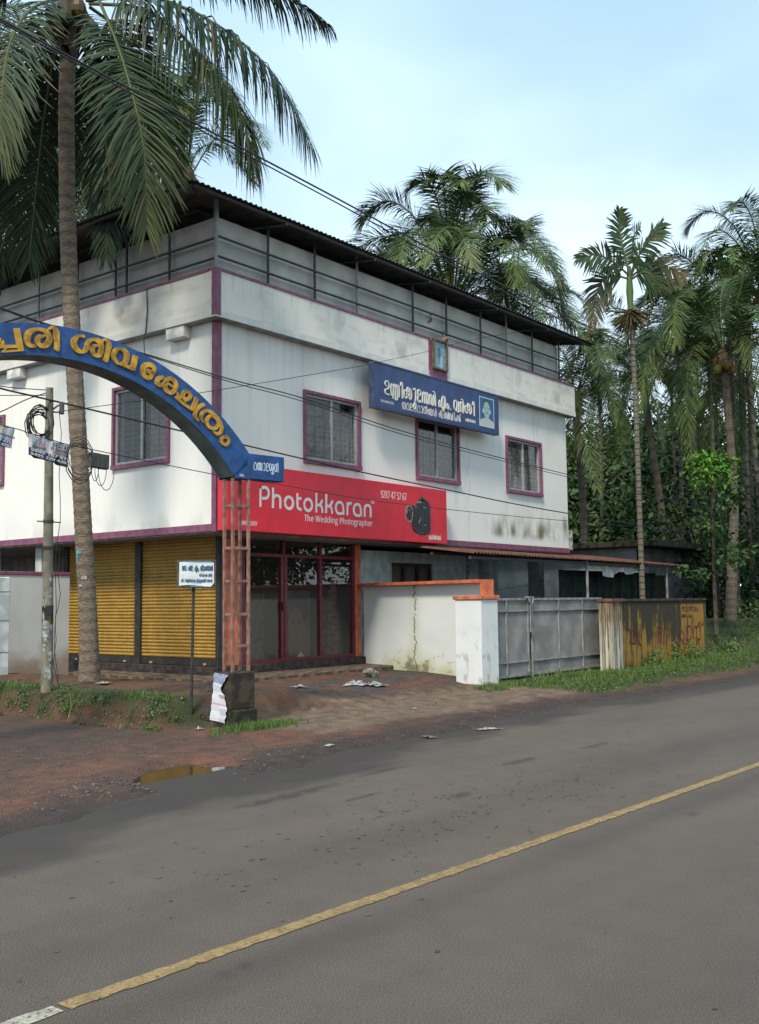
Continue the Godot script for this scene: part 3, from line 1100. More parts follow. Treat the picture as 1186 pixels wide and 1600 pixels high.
	for j in n + 1:
		var x := ex + j * 0.03
		var wv := 0.018 * cos(x / 0.125 * TAU)
		var back := minf(x - ex, 7.0)
		pf.append([Vector3(x, ey + wv, ez), Vector3(x, ey + wv + pitch * back, ez - back)])
	for j in n:
		w.quad(pf[j][0], pf[j + 1][0], pf[j + 1][1], pf[j][1])
	var rf := obj("roof", w, tin, t)
	w = MB.new()
	n = int(13.0 / 0.03)
	pf = []
	for j in n + 1:
		var z := ez - j * 0.03
		var wv := 0.018 * cos(z / 0.125 * TAU)
		var back := minf(ez - z, 7.0)
		pf.append([Vector3(ex, ey + wv, z), Vector3(ex + back, ey + wv + pitch * back, z)])
	for j in n:
		w.quad(pf[j + 1][0], pf[j][0], pf[j][1], pf[j + 1][1])
	obj("roof", w, tin, t)
	for j in 5:
		w = MB.new()
		var d := 0.12 + j * 1.1
		w.box(Vector3(ex + d, ey - 0.075 + pitch * d, ez - d - 0.03), Vector3(13.5, ey - 0.03 + pitch * d, ez - d + 0.03))
		obj("purlin", w, steel, rf)
		w = MB.new()
		w.box(Vector3(ex + d - 0.03, ey - 0.076 + pitch * d, -12.0), Vector3(ex + d + 0.03, ey - 0.031 + pitch * d, ez - d))
		obj("purlin", w, steel, rf)
	for x in [1.2, 3.8, 5.73, 8.48, 10.95, 12.9]:
		w = MB.new()
		w.tube([Vector3(x, ey - 0.1, ez - 0.03), Vector3(x, ey - 0.1 + pitch * 6.0, ez - 6.0)], [0.03, 0.03], 6)
		obj("rafter", w, steel, rf)

	# upper windows
	for h: Rect2 in wins:
		window(t, Transform3D(Basis(), Vector3(h.position.x, 2.89 + h.position.y, 0)), h.size.x, h.size.y, int(h.position.x * 10), purple, alu, curtain, bars, pane)
	var side := Basis(Vector3.BACK, Vector3.UP, Vector3.LEFT)
	for h: Rect2 in left_holes:
		window(t, Transform3D(side, Vector3(0, 2.89 + h.position.y, -13.0 + h.position.x)), h.size.x, h.size.y, int(h.position.x * 10), purple, alu, curtain, bars, pane, 1)

	# ground floor: plinth, step, shutters on the lane side
	var plinth_m := mat(Color(0.045, 0.034, 0.03), 0.8, 0.6, 1.1, 1.2, 0.5)
	w = MB.new()
	w.box(Vector3(0.66, 0.1, -13.0), Vector3(12.8, 0.46, -0.66), Transform3D(), 0.012)
	obj("plinth", w, plinth_m, t)
	var tread := mat(Color(0.16, 0.115, 0.08), 0.9, 0.6, 1.05, 1.0, 0.6)
	w = MB.new()
	w.box(Vector3(-0.05, 0.08, -0.658), Vector3(4.93, 0.31, 0.25), Transform3D(), 0.015)
	w.box(Vector3(-0.05, 0.08, -6.4), Vector3(0.658, 0.31, -0.659), Transform3D(), 0.015)
	obj("step", w, tread, t)
	var yellow := mat(Color(0.44, 0.262, 0.042), 0.6, 0.7, 1.05, 1.3, 0.0, {"freq": 0.04, "wear": 0.12, "wear_scale": 0.5})
	for s in [[-2.93, -0.80], [-5.30, -3.10]]:
		w = MB.new()
		var y := 0.60
		while y < 2.9:
			# each slat a shallow curved rib with a dark joint under it
			var z0: float = s[0]
			var z1: float = s[1]
			var pr := [Vector2(0.012, 0.0), Vector2(-0.004, 0.012), Vector2(-0.014, 0.032), Vector2(-0.006, 0.056), Vector2(0.012, 0.066)]
			for j in 4:
				w.quad(Vector3(0.8 + pr[j].x, y + pr[j].y, z0), Vector3(0.8 + pr[j].x, y + pr[j].y, z1), Vector3(0.8 + pr[j + 1].x, y + pr[j + 1].y, z1), Vector3(0.8 + pr[j + 1].x, y + pr[j + 1].y, z0))
			y += 0.066
		var sh := obj("shutter", w, yellow, t)
		var bb := MB.new()
		bb.box(Vector3(0.775, 0.47, s[0]), Vector3(0.83, 0.597, s[1]))
		obj("bottom_rail", bb, dark, sh)
		for z in [lerpf(s[0], s[1], 0.15), lerpf(s[0], s[1], 0.86)]:
			var lk := MB.new()
			lk.box(Vector3(0.74, 0.475, z - 0.035), Vector3(0.774, 0.52, z + 0.035), Transform3D(), 0.008)
			obj("lock", lk, mat(Color(0.3, 0.22, 0.12), 0.5, 1, 1), sh)
	for z in [[-3.10, -2.93], [-0.80, -0.70], [-5.42, -5.30]]:
		w = MB.new()
		w.box(Vector3(0.74, 0.462, z[0] + 0.001), Vector3(0.86, 2.83, z[1] - 0.001))
		obj("shutter_post", w, dark, t)
	w = MB.new()
	w.box(Vector3(0.84, 0.462, -5.4), Vector3(0.9, 2.83, -0.95))
	obj("wall", w, dark, t)

	# corner pillar and shop window towards the road
	w = MB.new()
	w.box(Vector3(0.87, 0.462, -1.06), Vector3(1.36, 2.83, -0.78), Transform3D(), 0.012)
	obj("pillar", w, orange, t)
	var red := mat(Color(0.15, 0.013, 0.028), 0.45, 0.85, 1.0, 1.0)
	var sf := MB.new()
	sf.box(Vector3(1.4, 0.462, -0.87), Vector3(4.72, 0.53, -0.79))
	sf.box(Vector3(1.4, 2.50, -0.87), Vector3(4.72, 2.56, -0.79))
	for x in [1.4, 2.46, 2.56, 3.60, 4.64]:
		sf.box(Vector3(x, 0.531, -0.869), Vector3(x + 0.08, 2.499, -0.791))
	for x in [1.4, 2.51, 3.60, 4.64]:
		sf.box(Vector3(x, 2.561, -0.869), Vector3(x + 0.08, 2.83, -0.791))
	var shop := obj("shop_window", sf, red, t)
	var glass := StandardMaterial3D.new()
	glass.transparency = BaseMaterial3D.TRANSPARENCY_ALPHA
	glass.albedo_color = Color(0.22, 0.20, 0.19, 0.38)
	glass.roughness = 0.01
	glass.metallic_specular = 0.75
	for x in [[1.48, 2.46], [2.64, 3.60], [3.68, 4.64]]:
		for y in [[0.53, 2.5], [2.56, 2.83]]:
			var p := MB.new()
			p.quad(Vector3(x[0], y[0], -0.83), Vector3(x[1], y[0], -0.83), Vector3(x[1], y[1], -0.83), Vector3(x[0], y[1], -0.83))
			obj("pane", p, glass, shop)
	var hd := MB.new()
	hd.box(Vector3(2.475, 1.45, -0.79), Vector3(2.52, 1.62, -0.75), Transform3D(), 0.008)
	obj("handle", hd, dark, shop)
	w = MB.new()
	w.box(Vector3(4.722, 0.462, -0.95), Vector3(4.90, 2.83, -0.76), Transform3D(), 0.01)
	obj("pillar", w, orange, t)
	# shop inside
	w = MB.new()
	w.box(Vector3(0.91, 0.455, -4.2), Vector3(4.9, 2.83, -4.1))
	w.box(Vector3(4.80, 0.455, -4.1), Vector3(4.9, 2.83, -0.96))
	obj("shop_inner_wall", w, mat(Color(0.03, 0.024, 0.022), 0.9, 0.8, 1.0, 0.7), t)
	w = MB.new()
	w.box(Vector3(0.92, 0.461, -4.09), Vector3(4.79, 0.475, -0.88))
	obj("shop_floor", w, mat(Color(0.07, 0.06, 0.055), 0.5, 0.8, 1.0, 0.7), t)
	# right part of the ground floor: grey wall with a low window, then a dark car porch between pillars
	var shade := mat(Color(0.44, 0.47, 0.47), 0.88, 0.85, 1.0, 0.7)
	w = MB.new()
	wall(w, Vector3(4.902, 0.455, -0.8), Vector3.RIGHT, Vector3.BACK, 4.12, 2.265, 0.2, [Rect2(1.13, 1.05, 1.62, 0.97)])
	obj("wall", w, shade, t)
	var wood := mat(Color(0.06, 0.024, 0.02), 0.7, 0.7, 1.1, 1.5)
	var ww := MB.new()
	for x in [6.03, 6.55, 7.09, 7.57]:
		ww.box(Vector3(x, 1.505, -0.93), Vector3(x + 0.08, 2.475, -0.86))
	ww.box(Vector3(6.112, 2.40, -0.93), Vector3(7.568, 2.475, -0.862))
	ww.box(Vector3(6.112, 1.505, -0.93), Vector3(7.568, 1.58, -0.862))
	var lw := obj("window", ww, wood, t)
	for j in 3:
		var p := MB.new()
		var x0: float = [6.11, 6.63, 7.17][j]
		p.quad(Vector3(x0, 1.58, -0.91), Vector3(x0 + 0.42, 1.58, -0.91), Vector3(x0 + 0.42, 2.4, -0.91), Vector3(x0, 2.4, -0.91))
		obj("pane", p, mat(Color(0.05, 0.03, 0.025), 0.3, 1, 1), lw)
		for y in 6:
			var g := MB.new()
			var gy := 1.63 + y * 0.13
			g.box(Vector3(x0, gy, -0.895), Vector3(x0 + 0.44, gy + 0.014, -0.885))
			obj("bar", g, bars, lw)
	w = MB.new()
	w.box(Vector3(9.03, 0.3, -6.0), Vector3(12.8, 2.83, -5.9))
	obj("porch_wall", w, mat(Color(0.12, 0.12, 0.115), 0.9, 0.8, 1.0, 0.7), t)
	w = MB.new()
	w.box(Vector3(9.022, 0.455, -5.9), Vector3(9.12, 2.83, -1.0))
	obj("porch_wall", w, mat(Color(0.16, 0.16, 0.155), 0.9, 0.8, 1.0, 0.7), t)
	for x in [[10.1, 10.52], [12.62, 12.9]]:
		w = MB.new()
		w.box(Vector3(x[0], 0.3, -1.15), Vector3(x[1], 2.83, -0.8), Transform3D(), 0.012)
		obj("pillar", w, shade, t)

	# verandah at the far left
	w = MB.new()
	w.box(Vector3(2.6, 0.4, -13.0), Vector3(2.7, 2.83, -5.5))
	w.box(Vector3(0.9, 0.455, -5.52), Vector3(2.6, 2.83, -5.43))
	obj("verandah_wall", w, mat(Color(0.2, 0.21, 0.21), 0.9, 0.8, 1.0, 0.7), t)
	for z in [-5.62, -7.5, -9.6]:
		w = MB.new()
		w.box(Vector3(0.25, 0.3, z - 0.11), Vector3(0.5, 2.83, z + 0.11), Transform3D(), 0.01)
		obj("column", w, shade, t)
	w = MB.new()
	wall(w, Vector3(-2.900, 0.250, -4.100), Vector3.RIGHT, Vector3.BACK, 2.85, 1.93, 0.16, [])
	var low_tex := face_tex(200, 140, func(u: float, v: float) -> Color:
		var c := Color(0.52, 0.54, 0.53) * (0.93 + 0.12 * a.get_noise_2d(u * 300, v * 200))
		return c.lerp(Color(0.2, 0.12, 0.07), 0.75 * sm(0.34, 0.05, v + a.get_noise_2d(u * 500, v * 300) * 0.16)))
	var lo := obj("low_wall", w, face_mat(low_tex), t)
	w = MB.new()
	w.box(Vector3(-2.92, 2.181, -4.28), Vector3(-0.03, 2.25, -4.08), Transform3D(), 0.01)
	obj("coping", w, purple, lo)
	var gp := thing("gate_post", "white painted gate post cut by the left edge beside the grey low wall", "gate post", Vector3(-2.25, 0.25, -3.2))
	w = MB.new()
	w.box(Vector3(-0.6, 0, -0.12), Vector3(0.26, 1.86, 0.12), Transform3D(), 0.015)
	obj("post", w, mat(Color(0.6, 0.66, 0.66), 0.8, 0.85, 1.0, 0.8), gp)
	w = MB.new()
	for y in [0.55, 1.1, 1.6]:
		w.box(Vector3(-0.601, y, 0.121), Vector3(0.261, y + 0.012, 0.126))
	obj("groove", w, mat(Color(0.2, 0.2, 0.2), 0.9, 1, 1), gp)

# ---------------------------------------------------------------- sign boards on the building
func flat(z: float) -> Transform3D:
	return Transform3D(Basis(), Vector3(0, 0, z))

func fitted(mb: MB, seq: String, x0: float, x1: float, y: float, high: float, penw: float, z: float, deep: float) -> void:
	var nat := letters(MB.new(), seq, 0, 0, high, 1.0, penw, Transform3D(), 0, 0.001)
	letters(mb, seq, x0, y, high, (x1 - x0) / nat, penw, flat(z), 0.0, deep)

func signs() -> void:
	var ink := mat(Color(0.62, 0.60, 0.58), 0.6, 1, 1)
	# red shop board
	var t := thing("signboard", "long red shop board with white lettering and a printed camera", "signboard", Vector3.ZERO)
	var b := MB.new()
	b.box(Vector3(-0.02, 2.86, 0.06), Vector3(6.63, 4.05, 0.30), Transform3D(), 0.008)
	obj("panel", b, mat(Color(0.60, 0.012, 0.03), 0.42, 0.95, 1.02, 0.5), t)
	b = MB.new()
	pen(b, ["78.6 330.9 5.3,79.0 360.6 5.3,82.4 364.7 5.3,88.5 366.4 5.3,96.0 364.8 5.6,100.1 357.4 5.6,96.7 349.3 5.6,90.5 346.9 5.3,82.3 346.5 5.3", "111.1 367.7 5.1,110.7 330.6 5.1", "112.6 348.5 4.9,116.1 353.2 5.1,121.7 354.3 5.1,128.0 351.6 5.4,129.8 345.8 5.4,129.8 330.9 5.1", "141.8 342.2 5.7,144.4 349.8 5.7,151.6 353.8 5.4,159.5 351.4 5.7,163.8 343.7 5.7,160.9 336.1 5.7,154.3 332.2 5.4,145.7 334.6 5.7,141.8 342.2 5.7", "175.5 362.3 5.0,175.6 339.0 5.2,178.4 334.2 5.2,186.2 332.2 5.3", "175.4 352.8 5.0,186.6 353.4 5.0", "193.7 341.7 5.8,196.2 349.5 5.8,203.8 353.6 5.6,212.0 351.1 5.8,215.7 343.2 5.8,213.4 336.4 5.8,206.6 331.9 5.6,197.6 334.4 5.8,193.7 341.7 5.8"], flat(0.30), 0.0, 0.003, true, false)
	pen(b, ["228.0 366.8 5.6,227.7 329.8 5.6", "229.2 344.9 4.8,238.5 344.9 5.1,245.4 355.0 5.1", "235.1 345.3 4.8,243.5 340.7 5.1,245.1 330.1 5.1", "256.6 366.9 5.4,255.9 330.2 5.4", "257.3 344.5 4.8,266.8 344.8 5.1,275.1 355.2 5.1", "263.3 345.2 4.8,271.5 340.8 5.1,273.1 330.0 5.1", "304.6 333.7 5.2,297.4 331.7 5.2,288.6 333.3 5.5,284.3 342.2 5.7,287.9 351.1 5.5,295.9 354.2 5.2,303.9 351.0 5.5,306.8 342.5 5.5,307.2 330.0 5.2", "319.6 355.6 5.2,318.9 330.0 5.2", "320.6 348.1 4.9,324.6 353.6 5.0,332.3 353.8 5.3", "360.2 332.3 5.3,351.9 331.0 5.3,341.7 333.6 5.6,338.7 342.2 5.9,342.0 350.7 5.6,350.3 353.6 5.3,357.7 350.7 5.6,360.8 342.4 5.6,360.8 329.9 5.3", "372.4 329.8 5.3,373.0 346.8 5.6,376.5 352.0 5.3,383.2 353.6 5.4,389.8 351.4 5.4,392.0 345.6 5.7,391.7 329.7 5.4"], flat(0.30), 0.0, 0.003, true, false)
	obj("lettering", b, ink, t)
	text("lettering", "The Wedding Photographer", 0.165, 2.0409, Transform3D(Basis(), Vector3(1.936, 3.082, 0.301)), ink, t)
	text("lettering", "9287 47 57 67", 0.155, 0.8744, Transform3D(Basis(), Vector3(4.261, 3.721, 0.301)), ink, t)
	text("lettering", "TM", 0.06, 0.11, Transform3D(Basis(), Vector3(3.924, 3.580, 0.301)), ink, t)
	text("lettering", "MANASSERY", 0.075, 0.42, Transform3D(Basis(), Vector3(0.290, 2.966, 0.301)), ink, t)
	b = MB.new()
	fitted(b, "d b r _ g ko na l", 5.9271, 6.3864, 2.9388, 0.1, 0.012, 0.30, 0.002)
	obj("lettering", b, ink, t)
	# the printed camera, flat ink on the board
	var cam_ink := mat(Color(0.016, 0.017, 0.02), 0.45, 0.6, 1.3, 3.0)
	b = MB.new()
	pen(b, ["554.3 367.6 9.9,568.1 376.6 15.0,577.1 373.2 15.0,588.5 368.6 15.1", "540.1 336.2 19.8,541.9 317.8 19.8,553.0 313.1 18.2", "563.3 368.2 20.0,563.7 337.6 23.3,563.1 312.2 23.2", "590.6 360.6 19.3,590.4 333.7 19.3,589.4 313.5 19.3", "576.8 362.4 20.0,578.4 333.0 23.4,575.6 312.8 23.3", "551.8 358.1 18.2,548.9 328.8 19.8,550.8 315.6 19.8", "522.6 345.8 27.0,540.4 346.8 33.0,558.4 349.2 31.5"], flat(0.30), 0.0, 0.002)
	obj("printed_camera", b, cam_ink, t)
	b = MB.new()
	pen(b, ["509.5 343.6 2.6,514.1 357.0 2.6,523.0 362.6 2.6,531.7 356.9 2.6,534.1 346.4 2.6,531.2 333.1 2.6,522.2 327.3 2.6,512.5 332.0 2.6,509.5 343.6 2.6"], flat(0.30), 0.0, 0.0072)
	pen(b, ["552.1 371.7 3.6,564.6 372.3 3.7", "540.7 363.0 3.0,547.0 362.9 3.0", "573.4 361.8 2.3,583.3 362.2 2.3", "562.2 338.1 2.0,560.2 332.7 2.3,555.2 328.4 2.0", "577.0 324.3 2.0,581.6 324.1 2.0", "513.9 345.2 1.6,518.4 353.4 1.6,525.0 352.5 1.6"], flat(0.30), 0.0, 0.0075)
	obj("printed_camera", b, mat(Color(0.22, 0.21, 0.21), 0.5, 1, 1), t)
	b = MB.new()
	pen(b, ["516.0 345.4 2.0,519.5 353.4 2.0,525.3 345.9 2.0,522.4 337.2 2.0,517.0 338.9 2.0", "531.2 354.2 2.0,536.4 346.6 2.0,533.4 335.8 2.0"], flat(0.30), 0.0, 0.0078)
	obj("printed_camera", b, mat(Color(0.09, 0.012, 0.02), 0.4, 1, 1), t)
	b = MB.new()
	pen(b, ["557.9 377.2 2.3,570.5 381.8 3.0,581.8 378.6 2.3", "595.2 360.9 2.7,598.3 344.9 3.0,597.6 320.6 2.7", "540.6 357.4 2.3,551.9 360.8 2.6,558.5 355.9 2.0", "569.7 348.6 2.0,570.3 329.9 2.3,568.8 313.8 2.0", "536.4 317.5 2.0,552.9 309.1 2.3,573.2 306.7 2.0"], flat(0.30), 0.0, 0.0082)
	obj("printed_camera", b, mat(Color(0.055, 0.057, 0.065), 0.5, 1, 1), t)

	# blue memorial board
	t = thing("signboard", "blue memorial board with white letters and a portrait under the parapet", "signboard", Vector3.ZERO)
	b = MB.new()
	b.box(Vector3(3.95, 5.55, 0.28), Vector3(8.71, 6.47, 0.40), Transform3D(), 0.01)
	obj("panel", b, mat(Color(0.018, 0.05, 0.16), 0.45, 0.85, 1.05, 0.6), t)
	b = MB.new()
	for k in [[3.93, 5.53, 8.73, 5.549], [3.93, 6.471, 8.73, 6.49], [3.93, 5.549, 3.949, 6.471], [8.711, 5.549, 8.73, 6.471]]:
		b.box(Vector3(k[0], k[1], 0.275), Vector3(k[2], k[3], 0.408))
	for x in [4.4, 6.0, 8.2]:
		b.box(Vector3(x, 6.0, 0.002), Vector3(x + 0.05, 6.05, 0.275))
	obj("edging", b, mat(Color(0.06, 0.085, 0.17), 0.6, 0.8, 1.0, 1.5), t)
	b = MB.new()
	fitted(b, "u nn i kk uu e nne l", 4.2820, 6.1329, 5.8589, 0.28, 0.030, 0.40, 0.02)
	fitted(b, "E m .", 6.2272, 6.7543, 5.8589, 0.27, 0.030, 0.40, 0.02)
	fitted(b, "v r kk i", 6.8011, 7.6964, 5.8589, 0.27, 0.030, 0.40, 0.02)
	obj("lettering", b, mat(Color(0.6, 0.6, 0.56), 0.6, 1, 1), t)
	b = MB.new()
	fitted(b, "me ma e ma ma o ri ya l _ b i l d i m g", 4.8879, 7.1071, 5.6366, 0.16, 0.018, 0.40, 0.004)
	obj("lettering", b, ink, t)
	text("lettering", "EXIT MANASSERY", 0.05, 0.44, Transform3D(Basis(), Vector3(4.169, 5.679, 0.401)), ink, t)
	b = MB.new()
	fitted(b, "d b r _ g ko na l", 7.2884, 7.7164, 5.6890, 0.07, 0.01, 0.40, 0.003)
	obj("lettering", b, ink, t)
	var pt := face_tex(96, 140, func(u: float, v: float) -> Color:
		var c := Color(0.012, 0.075, 0.20)
		var el := func(x: float, y: float, rx: float, ry: float) -> float: return Vector2((u - x) / rx, (v - y) / ry).length()
		c = c.lerp(Color(0.02, 0.04, 0.06), sm(1.06, 0.98, el.call(0.49, 0.66, 0.255, 0.27)))
		c = c.lerp(Color(0.30, 0.40, 0.40), sm(1.05, 0.97, el.call(0.49, 0.59, 0.22, 0.265)))
		c = c.lerp(Color(0.30, 0.40, 0.40), sm(0.36, 0.32, absf(u - 0.5) * 2.6) * sm(0.2, 0.24, v) * sm(0.42, 0.4, v))
		c = c.lerp(Color(0.34, 0.44, 0.44), sm(1.1, 0.95, el.call(0.25, 0.53, 0.05, 0.07)) + sm(1.1, 0.95, el.call(0.73, 0.53, 0.05, 0.07)))
		c = c.lerp(Color(0.42, 0.44, 0.42), sm(0.02, -0.02, v - (0.30 - 0.55 * (u - 0.5) * (u - 0.5) + 0.02 * absf(u - 0.5))) * sm(-0.01, 0.01, absf(u - 0.5) * 1.6 - (v - 0.20)))
		for e in [0.40, 0.60]:
			c = c.lerp(Color(0.07, 0.11, 0.12), 0.8 * sm(1.1, 0.8, el.call(e, 0.62, 0.055, 0.018)) + 0.7 * sm(1.1, 0.8, el.call(e, 0.655, 0.075, 0.012)))
		c = c.lerp(Color(0.12, 0.18, 0.19), 0.7 * sm(1.2, 0.8, el.call(0.5, 0.53, 0.04, 0.012)))
		c = c.lerp(Color(0.06, 0.10, 0.11), 0.8 * sm(1.2, 0.8, el.call(0.5, 0.485, 0.11, 0.02)))
		c = c.lerp(Color(0.16, 0.2, 0.2), 0.6 * sm(1.2, 0.8, el.call(0.5, 0.44, 0.07, 0.01)))
		if u < 0.045 or u > 0.955 or v < 0.03 or v > 0.97:
			c = Color(0.42, 0.55, 0.62)
		return c)
	b = MB.new()
	var pa := Vector3(7.878, 6.431, 0.400)
	var pb := Vector3(8.523, 5.715, 0.400)
	b.box(Vector3(pa.x, 5.66, 0.401), Vector3(pb.x, 6.36, 0.408))
	obj("portrait", b, face_mat(pt, 0.4), t)

	# framed picture in the niche, lamp and figure on the parapet
	t = thing("framed_picture", "framed blue-green religious picture hung in the purple niche", "picture", Vector3.ZERO)
	b = MB.new()
	for k in [[6.27, 6.76, 6.83, 6.80], [6.27, 7.40, 6.83, 7.44], [6.27, 6.801, 6.315, 7.399], [6.785, 6.801, 6.83, 7.399]]:
		b.box(Vector3(k[0], k[1], 0.216), Vector3(k[2], k[3], 0.27))
	obj("frame", b, mat(Color(0.14, 0.1, 0.05), 0.6, 0.7, 1.1, 2.0), t)
	var pn := fnoise(77, 0.03, 4)
	var it := face_tex(72, 96, func(u: float, v: float) -> Color:
		var q := pn.get_noise_2d(u * 160, v * 200)
		var c := Color(0.07, 0.20, 0.25).lerp(Color(0.20, 0.34, 0.37), sm(-0.3, 0.5, q))
		c = c.lerp(Color(0.02, 0.09, 0.13), sm(0.17, 0.06, absf(u - 0.45 + q * 0.1)) * sm(0.92, 0.7, v) * sm(0.2, 0.5, v))
		return c.lerp(Color(0.35, 0.43, 0.44), sm(0.12, 0.05, absf(u - 0.62 - q * 0.08)) * sm(0.5, 0.4, v)))
	b = MB.new()
	b.box(Vector3(6.316, 6.801, 0.217), Vector3(6.784, 7.399, 0.235))
	obj("picture", b, face_mat(it, 0.3), t)
	var rng := RandomNumberGenerator.new()
	rng.seed = 8
	t = thing("parrot_ornament", "small brown ornament perched above the framed picture", "ornament", Vector3(6.72, 7.45, 0.26))
	b = MB.new()
	b.blob(Vector3(-0.06, 0.02, 0), Vector3(0.07, 0.06, 0.05), rng, 0.08, 6, 8)
	b.blob(Vector3(0.06, 0.09, 0), Vector3(0.05, 0.04, 0.04), rng, 0.08, 6, 8)
	b.tube([Vector3(-0.04, 0.03, 0), Vector3(0.05, 0.08, 0)], [0.04, 0.03], 8)
	obj("body", b, mat(Color(0.38, 0.22, 0.1), 0.6, 0.8, 1.0, 3.0), t)
	b = MB.new()
	b.tube([Vector3(-0.02, -0.04, -0.05), Vector3(-0.02, 0.2, -0.05), Vector3(0.05, 0.26, -0.03)], [0.012, 0.012, 0.012], 6)
	obj("bracket", b, mat(Color(0.04, 0.04, 0.04), 0.6, 1, 1), t)
	t = thing("lamp_bulb", "small clear lamp bulb on the wall above the picture niche", "lamp", Vector3(6.45, 8.02, 0.02))
	b = MB.new()
	b.blob(Vector3(0, 0, 0.06), Vector3(0.045, 0.06, 0.045), rng, 0.0, 8, 10)
	obj("bulb", b, mat(Color(0.6, 0.6, 0.58), 0.1, 1, 1), t)
	b = MB.new()
	b.tube([Vector3(0, -0.05, 0.06), Vector3(0, -0.12, 0.06), Vector3(0, -0.14, 0.0)], [0.028, 0.028, 0.02], 8)
	obj("holder", b, mat(Color(0.1, 0.1, 0.1), 0.6, 1, 1), t)

	# large print of a face standing inside the shop window
	t = thing("display_print", "large brown portrait print standing behind the middle shop pane", "poster", Vector3(3.12, 0.5, -1.05))
	var ft := face_tex(110, 180, func(u: float, v: float) -> Color:
		var el := func(x: float, y: float, rx: float, ry: float) -> float: return Vector2((u - x) / rx, (v - y) / ry).length()
		var c := Color(0.20, 0.12, 0.07).lerp(Color(0.12, 0.12, 0.11), sm(0.5, 0.62, v))
		c = c.lerp(Color(0.02, 0.018, 0.018), sm(1.08, 0.95, el.call(0.58, 0.72, 0.36, 0.27)))
		c = c.lerp(Color(0.24, 0.14, 0.085), sm(1.08, 0.92, el.call(0.56, 0.48, 0.24, 0.25)))
		c = c.lerp(Color(0.22, 0.13, 0.08), sm(1.08, 0.92, el.call(0.5, 0.1, 0.45, 0.2)))
		for e in [0.46, 0.67]:
			c = c.lerp(Color(0.025, 0.015, 0.012), 0.85 * sm(1.2, 0.8, el.call(e, 0.52, 0.065, 0.018)) + 0.7 * sm(1.2, 0.8, el.call(e, 0.565, 0.08, 0.01)))
		c = c.lerp(Color(0.12, 0.05, 0.035), 0.5 * sm(1.2, 0.8, el.call(0.57, 0.42, 0.035, 0.012)))
		c = c.lerp(Color(0.18, 0.035, 0.03), 0.8 * sm(1.2, 0.8, el.call(0.57, 0.345, 0.07, 0.02)))
		return c)
	b = MB.new()
	b.box(Vector3(-0.46, 0.0, -0.02), Vector3(0.46, 1.35, 0.0))
	var fm := face_mat(ft, 0.6)
	fm.albedo_color = Color(0.72, 0.72, 0.72)
	obj("print", b, fm, t)
	b = MB.new()
	b.tri(Vector3(-0.02, 0.0, 0.06), Vector3(0.26, 0.0, 0.06), Vector3(0.12, 0.13, 0.06))
	b.tri(Vector3(0.26, 0.0, 0.06), Vector3(-0.02, 0.0, 0.06), Vector3(0.12, 0.13, 0.05))
	obj("paper_slip", b, mat(Color(0.5, 0.5, 0.5), 0.8, 1, 1), t)
	t = thing("display_print", "dark tall portrait print behind the left shop pane", "poster", Vector3(2.02, 0.5, -1.05))
	b = MB.new()
	b.box(Vector3(-0.18, 0.0, -0.02), Vector3(0.22, 1.3, 0.0))
	obj("print", b, mat(Color(0.05, 0.03, 0.025), 0.6, 0.3, 1.6, 1.5), t)
	t = thing("display_dress", "reddish saree draped on a stand behind the right shop pane", "dress", Vector3(4.36, 0.5, -1.15))
	b = MB.new()
	b.tube([Vector3(0, 0, 0), Vector3(0, 0.5, 0), Vector3(-0.02, 1.05, 0), Vector3(0, 1.4, 0), Vector3(0, 1.5, 0)], [0.24, 0.2, 0.13, 0.15, 0.05], 14)
	obj("saree", b, mat(Color(0.16, 0.06, 0.06), 0.8, 0.4, 1.3, 2.0), t)

